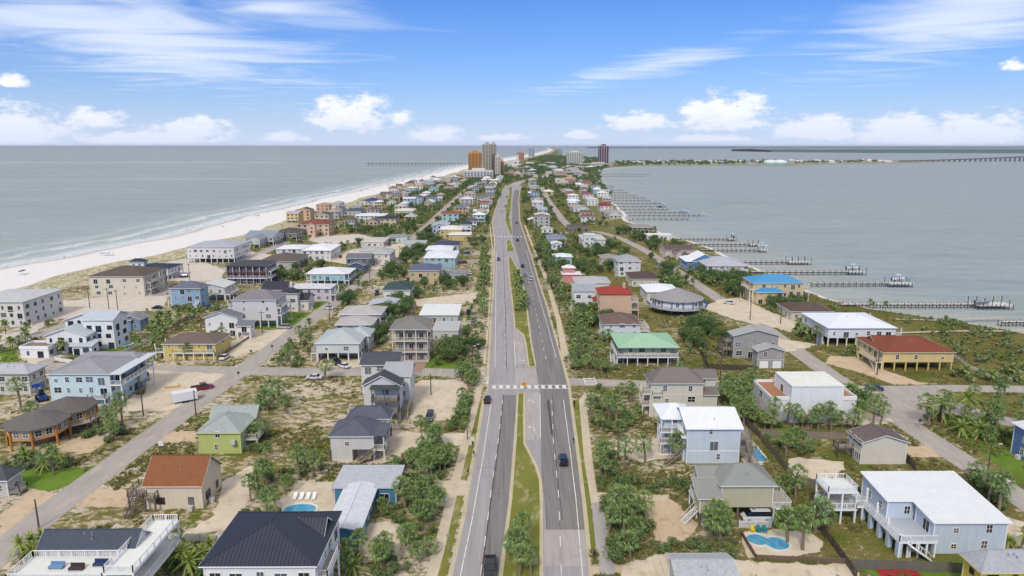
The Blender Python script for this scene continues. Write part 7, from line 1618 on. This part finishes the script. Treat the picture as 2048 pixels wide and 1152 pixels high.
chair('yellow slatted garden chair by the kidney pool', 1505, 1064, 'd9c22c'); chair('teal garden chair by the kidney pool', 1517, 1065, '1f7f8c', 'teal garden chairs by the kidney pool'); chair('teal garden chair by the kidney pool', 1529, 1065, '1f7f8c', 'teal garden chairs by the kidney pool')
x, y = G(1798, 1147); o = thing('tarpaulin', 'red tarpaulin spread on the grass below the plank fence', 'tarpaulin', (x, y, 0)); mb = MB()
for i in range(6):
    for j in range(3): f = lambda a, c_: (-3.2 + a * 1.06 + .2 * math.sin(c_ * 3), -.9 + .6 * c_ + .15 * math.sin(a * 2), .1 + .22 * abs(math.sin(a * 1.7 + c_ * 2)) * (0 < a < 6)); mb.poly([f(i, j), f(i + 1, j), f(i + 1, j + 1), f(i, j + 1)])
mb.obj('sheet', plain('a03034', .7, .1), o)
# wooden boardwalks through the marsh
for (lb, L) in (('pale timber boardwalk crossing the marsh to the long dock', [(1790, 640), (1870, 642), (1960, 638), (2010, 638)]), ('timber boardwalk behind the white pile house', [(1790, 668), (1900, 664), (2020, 664), (2048, 662)])):
    P = [G(*p) for p in L]; o = thing('boardwalk', lb, 'boardwalk', (P[0][0], P[0][1], 0)); k = centre([(p[0] - P[0][0], p[1] - P[0][1]) for p in P], 1.4); mb = MB()
    for a, b_ in zip(k, k[1:]): mb.poly([(a[0], a[1], .45), (a[2], a[3], .45), (b_[2], b_[3], .45), (b_[0], b_[1], .45)]); mb.poly([(a[0], a[1], .3), (b_[0], b_[1], .3), (b_[0], b_[1], .45), (a[0], a[1], .45)]); mb.poly([(a[2], a[3], .45), (b_[2], b_[3], .45), (b_[2], b_[3], .3), (a[2], a[3], .3)])
    mb.obj('deck', wood('c0b49c'), o).__setitem__('kind', 'stuff')
    for a, b_ in zip(k, k[1:]):
        n = int(math.dist(a[:2], b_[:2]) / 3)
        for i in range(n): t_ = i / n; cpart('post', o, M_POLE, a[0] + (b_[0] - a[0]) * t_ - .08, a[0] + (b_[0] - a[0]) * t_ + .08, a[1] + (b_[1] - a[1]) * t_ - .08, a[1] + (b_[1] - a[1]) * t_ + .08, -.3, .44)

# beach umbrellas and people
def beach():
    me = bpy.data.meshes.new('body_frame'); V = [(0, 0, .95), (0, 0, 1.2), (0, .01, 1.42), (0, .02, 1.52), (0, .02, 1.68), (.11, 0, .9), (.12, .04, .5), (.12, 0, .06), (.12, .12, .03), (-.11, 0, .9), (-.13, -.04, .5), (-.14, -.1, .06), (-.14, .02, .03), (.2, 0, 1.4), (.27, .02, 1.12), (.27, .12, .88), (-.2, 0, 1.4), (-.27, 0, 1.12), (-.28, .08, .88)]
    me.from_pydata(V, [(0, 1), (1, 2), (2, 3), (3, 4), (0, 5), (5, 6), (6, 7), (7, 8), (0, 9), (9, 10), (10, 11), (11, 12), (2, 13), (13, 14), (14, 15), (2, 16), (16, 17), (17, 18)], [])
    ob = link('person_source', me); md = ob.modifiers.new('skin', 'SKIN'); rad = [.13, .12, .13, .055, .1, .095, .065, .045, .04, .095, .065, .045, .04, .06, .045, .04, .06, .045, .04]
    for i, q in enumerate(rad): me.skin_vertices[0].data[i].radius = (q, q * .85)
    me.skin_vertices[0].data[0].use_root = True
    ss = ob.modifiers.new('sub', 'SUBSURF'); ss.levels = 1
    dg = bpy.context.evaluated_depsgraph_get(); body = bpy.data.meshes.new_from_object(ob.evaluated_get(dg)); bpy.data.objects.remove(ob)
    body.name = 'person_body'; body.materials.append(plain('a87a5c', .7, .05))
    def suit(col):
        mb = MB(); mb.bar((0, 0, .74), (0, 0, 1.02), .17, 10, .16); return mb.mesh('swimwear', plain(col, .8, .05))
    HB = MB(); HB.bar((0, .0, 1.66), (0, .0, 1.80), .1, 8, .07); HAIR = HB.mesh('hair', plain('3a2a20', .8, .05))
    SU = {c: suit(h) for c, h in (('navy', '24345c'), ('red', '9a2c30'), ('black', '222226'))}
    for (u, v) in [(128, 513), (282, 476), (288, 474), (293, 476), (373, 461), (378, 460), (508, 435), (516, 433), (571, 421), (640, 405), (713, 381), (745, 371), (770, 364), (700, 386)]:
        x, y = G(u, v); c = rnd.choice(list(SU)); d = x - shL(y); z = min(-.05, -1 + .075 * d) if d > 0 else -1.2
        o = thing('person', 'person in %s swimwear standing on the beach' % c, 'person', (x, y, z), rnd.uniform(0, 6), 'people in %s swimwear on the beach' % c); link('body', body, o); link('swimwear', SU[c], o); link('hair', HAIR, o)
    UM = {}
    for nm, h in (('blue', '2d4f9a'), ('white', 'e4e4e2'), ('red', 'a83a3a'), ('navy', '25304e')):
        mb = MB(); n = 10
        for i in range(n): a, b_ = 2 * PI * i / n, 2 * PI * (i + 1) / n; mb.poly([(1.25 * math.cos(a), 1.25 * math.sin(a), 2.0), (1.25 * math.cos(b_), 1.25 * math.sin(b_), 2.0), (0, 0, 2.5)]); mb.poly([(1.25 * math.cos(b_), 1.25 * math.sin(b_), 2.0), (1.25 * math.cos(a), 1.25 * math.sin(a), 2.0), (0, 0, 2.42)])
        UM[nm] = mb.mesh('canopy', plain(h, .8, .05))
    mb = MB(); mb.bar((0, 0, -.3), (0, 0, 2.45), .03, 6); PO = mb.mesh('umbrella_pole', M_RIM)
    L = [(42, 550, 'blue'), (48, 548, 'navy'), (278, 495, 'white'), (446, 458, 'red'), (512, 435, 'red'), (518, 435, 'navy'), (536, 428, 'blue'), (566, 422, 'red'), (578, 418, 'navy'), (598, 412, 'blue'), (625, 404, 'red'), (630, 403, 'navy'), (668, 394, 'blue'), (690, 388, 'red'), (695, 387, 'white')]
    for k in range(42): v = rnd.uniform(346, 385); uL = 1016 + (G(0, 0)[0] * 0); y = G(1016, v)[1]; x = shL(y) + rnd.uniform(8, 34); L.append((x, y, rnd.choice(['blue', 'navy', 'red', 'white'])))
    for (u, v, c) in L:
        x, y = G(u, v) if v < 600 and u > 0 and u < 1000 and v < 560 else (u, v)
        d = x - shL(y); z = min(-.05, -1 + .075 * d) if d > 0 else -.9
        o = thing('beach_umbrella', c + ' beach umbrella planted in the pale sand', 'umbrella', (x, y, z), 0, c + ' beach umbrellas'); link('canopy', UM[c], o); link('pole', PO, o)
    x, y = G(214, 511); o = thing('beach_tent', 'white and blue shade tent on the open beach', 'tent', (x, y, -.1)); mb = MB()
    for sx in (-1, 1): mb.poly([(sx * 3, -1.6, 2.1), (sx * 3, 1.6, 2.1), (0, 0, 2.9)])
    for sy in (-1, 1): mb.poly([(-3, sy * 1.6, 2.1), (3, sy * 1.6, 2.1), (0, 0, 2.9)])
    mb.obj('canopy', plain('dfe2ea', .8, .05), o)
    for sx in (-2.9, 2.9):
        for sy in (-1.5, 1.5): cpart('post', o, M_RIM, sx - .04, sx + .04, sy - .04, sy + .04, -.2, 2.1)
    mb = MB(); mb.poly([(-3.05, -1.65, 1.7), (3.05, -1.65, 1.7), (3.05, -1.65, 2.1), (-3.05, -1.65, 2.1)]); mb.obj('valance', plain('3a4f8a', .8, .05), o)
beach()
grow()

# ---- the air: one closed box of thin haze round the whole place
hm = bpy.data.materials.new('haze_air'); hm.use_nodes = True; ht = NT(hm.node_tree); ht.n.clear()
pv = ht.n.new('ShaderNodeVolumePrincipled'); pv.inputs['Color'].default_value = (.86, .91, 1, 1); pv.inputs['Density'].default_value = 2.6e-5; pv.inputs['Anisotropy'].default_value = .2
ht.l.new(pv.outputs[0], ht.n.new('ShaderNodeOutputMaterial').inputs['Volume'])
mb = MB(); mb.box(-75000, 75000, -4000, 95000, -4, 96); tag(mb.obj('haze', hm), 'thin pale sea haze over the whole coast', None, None, 'stuff')
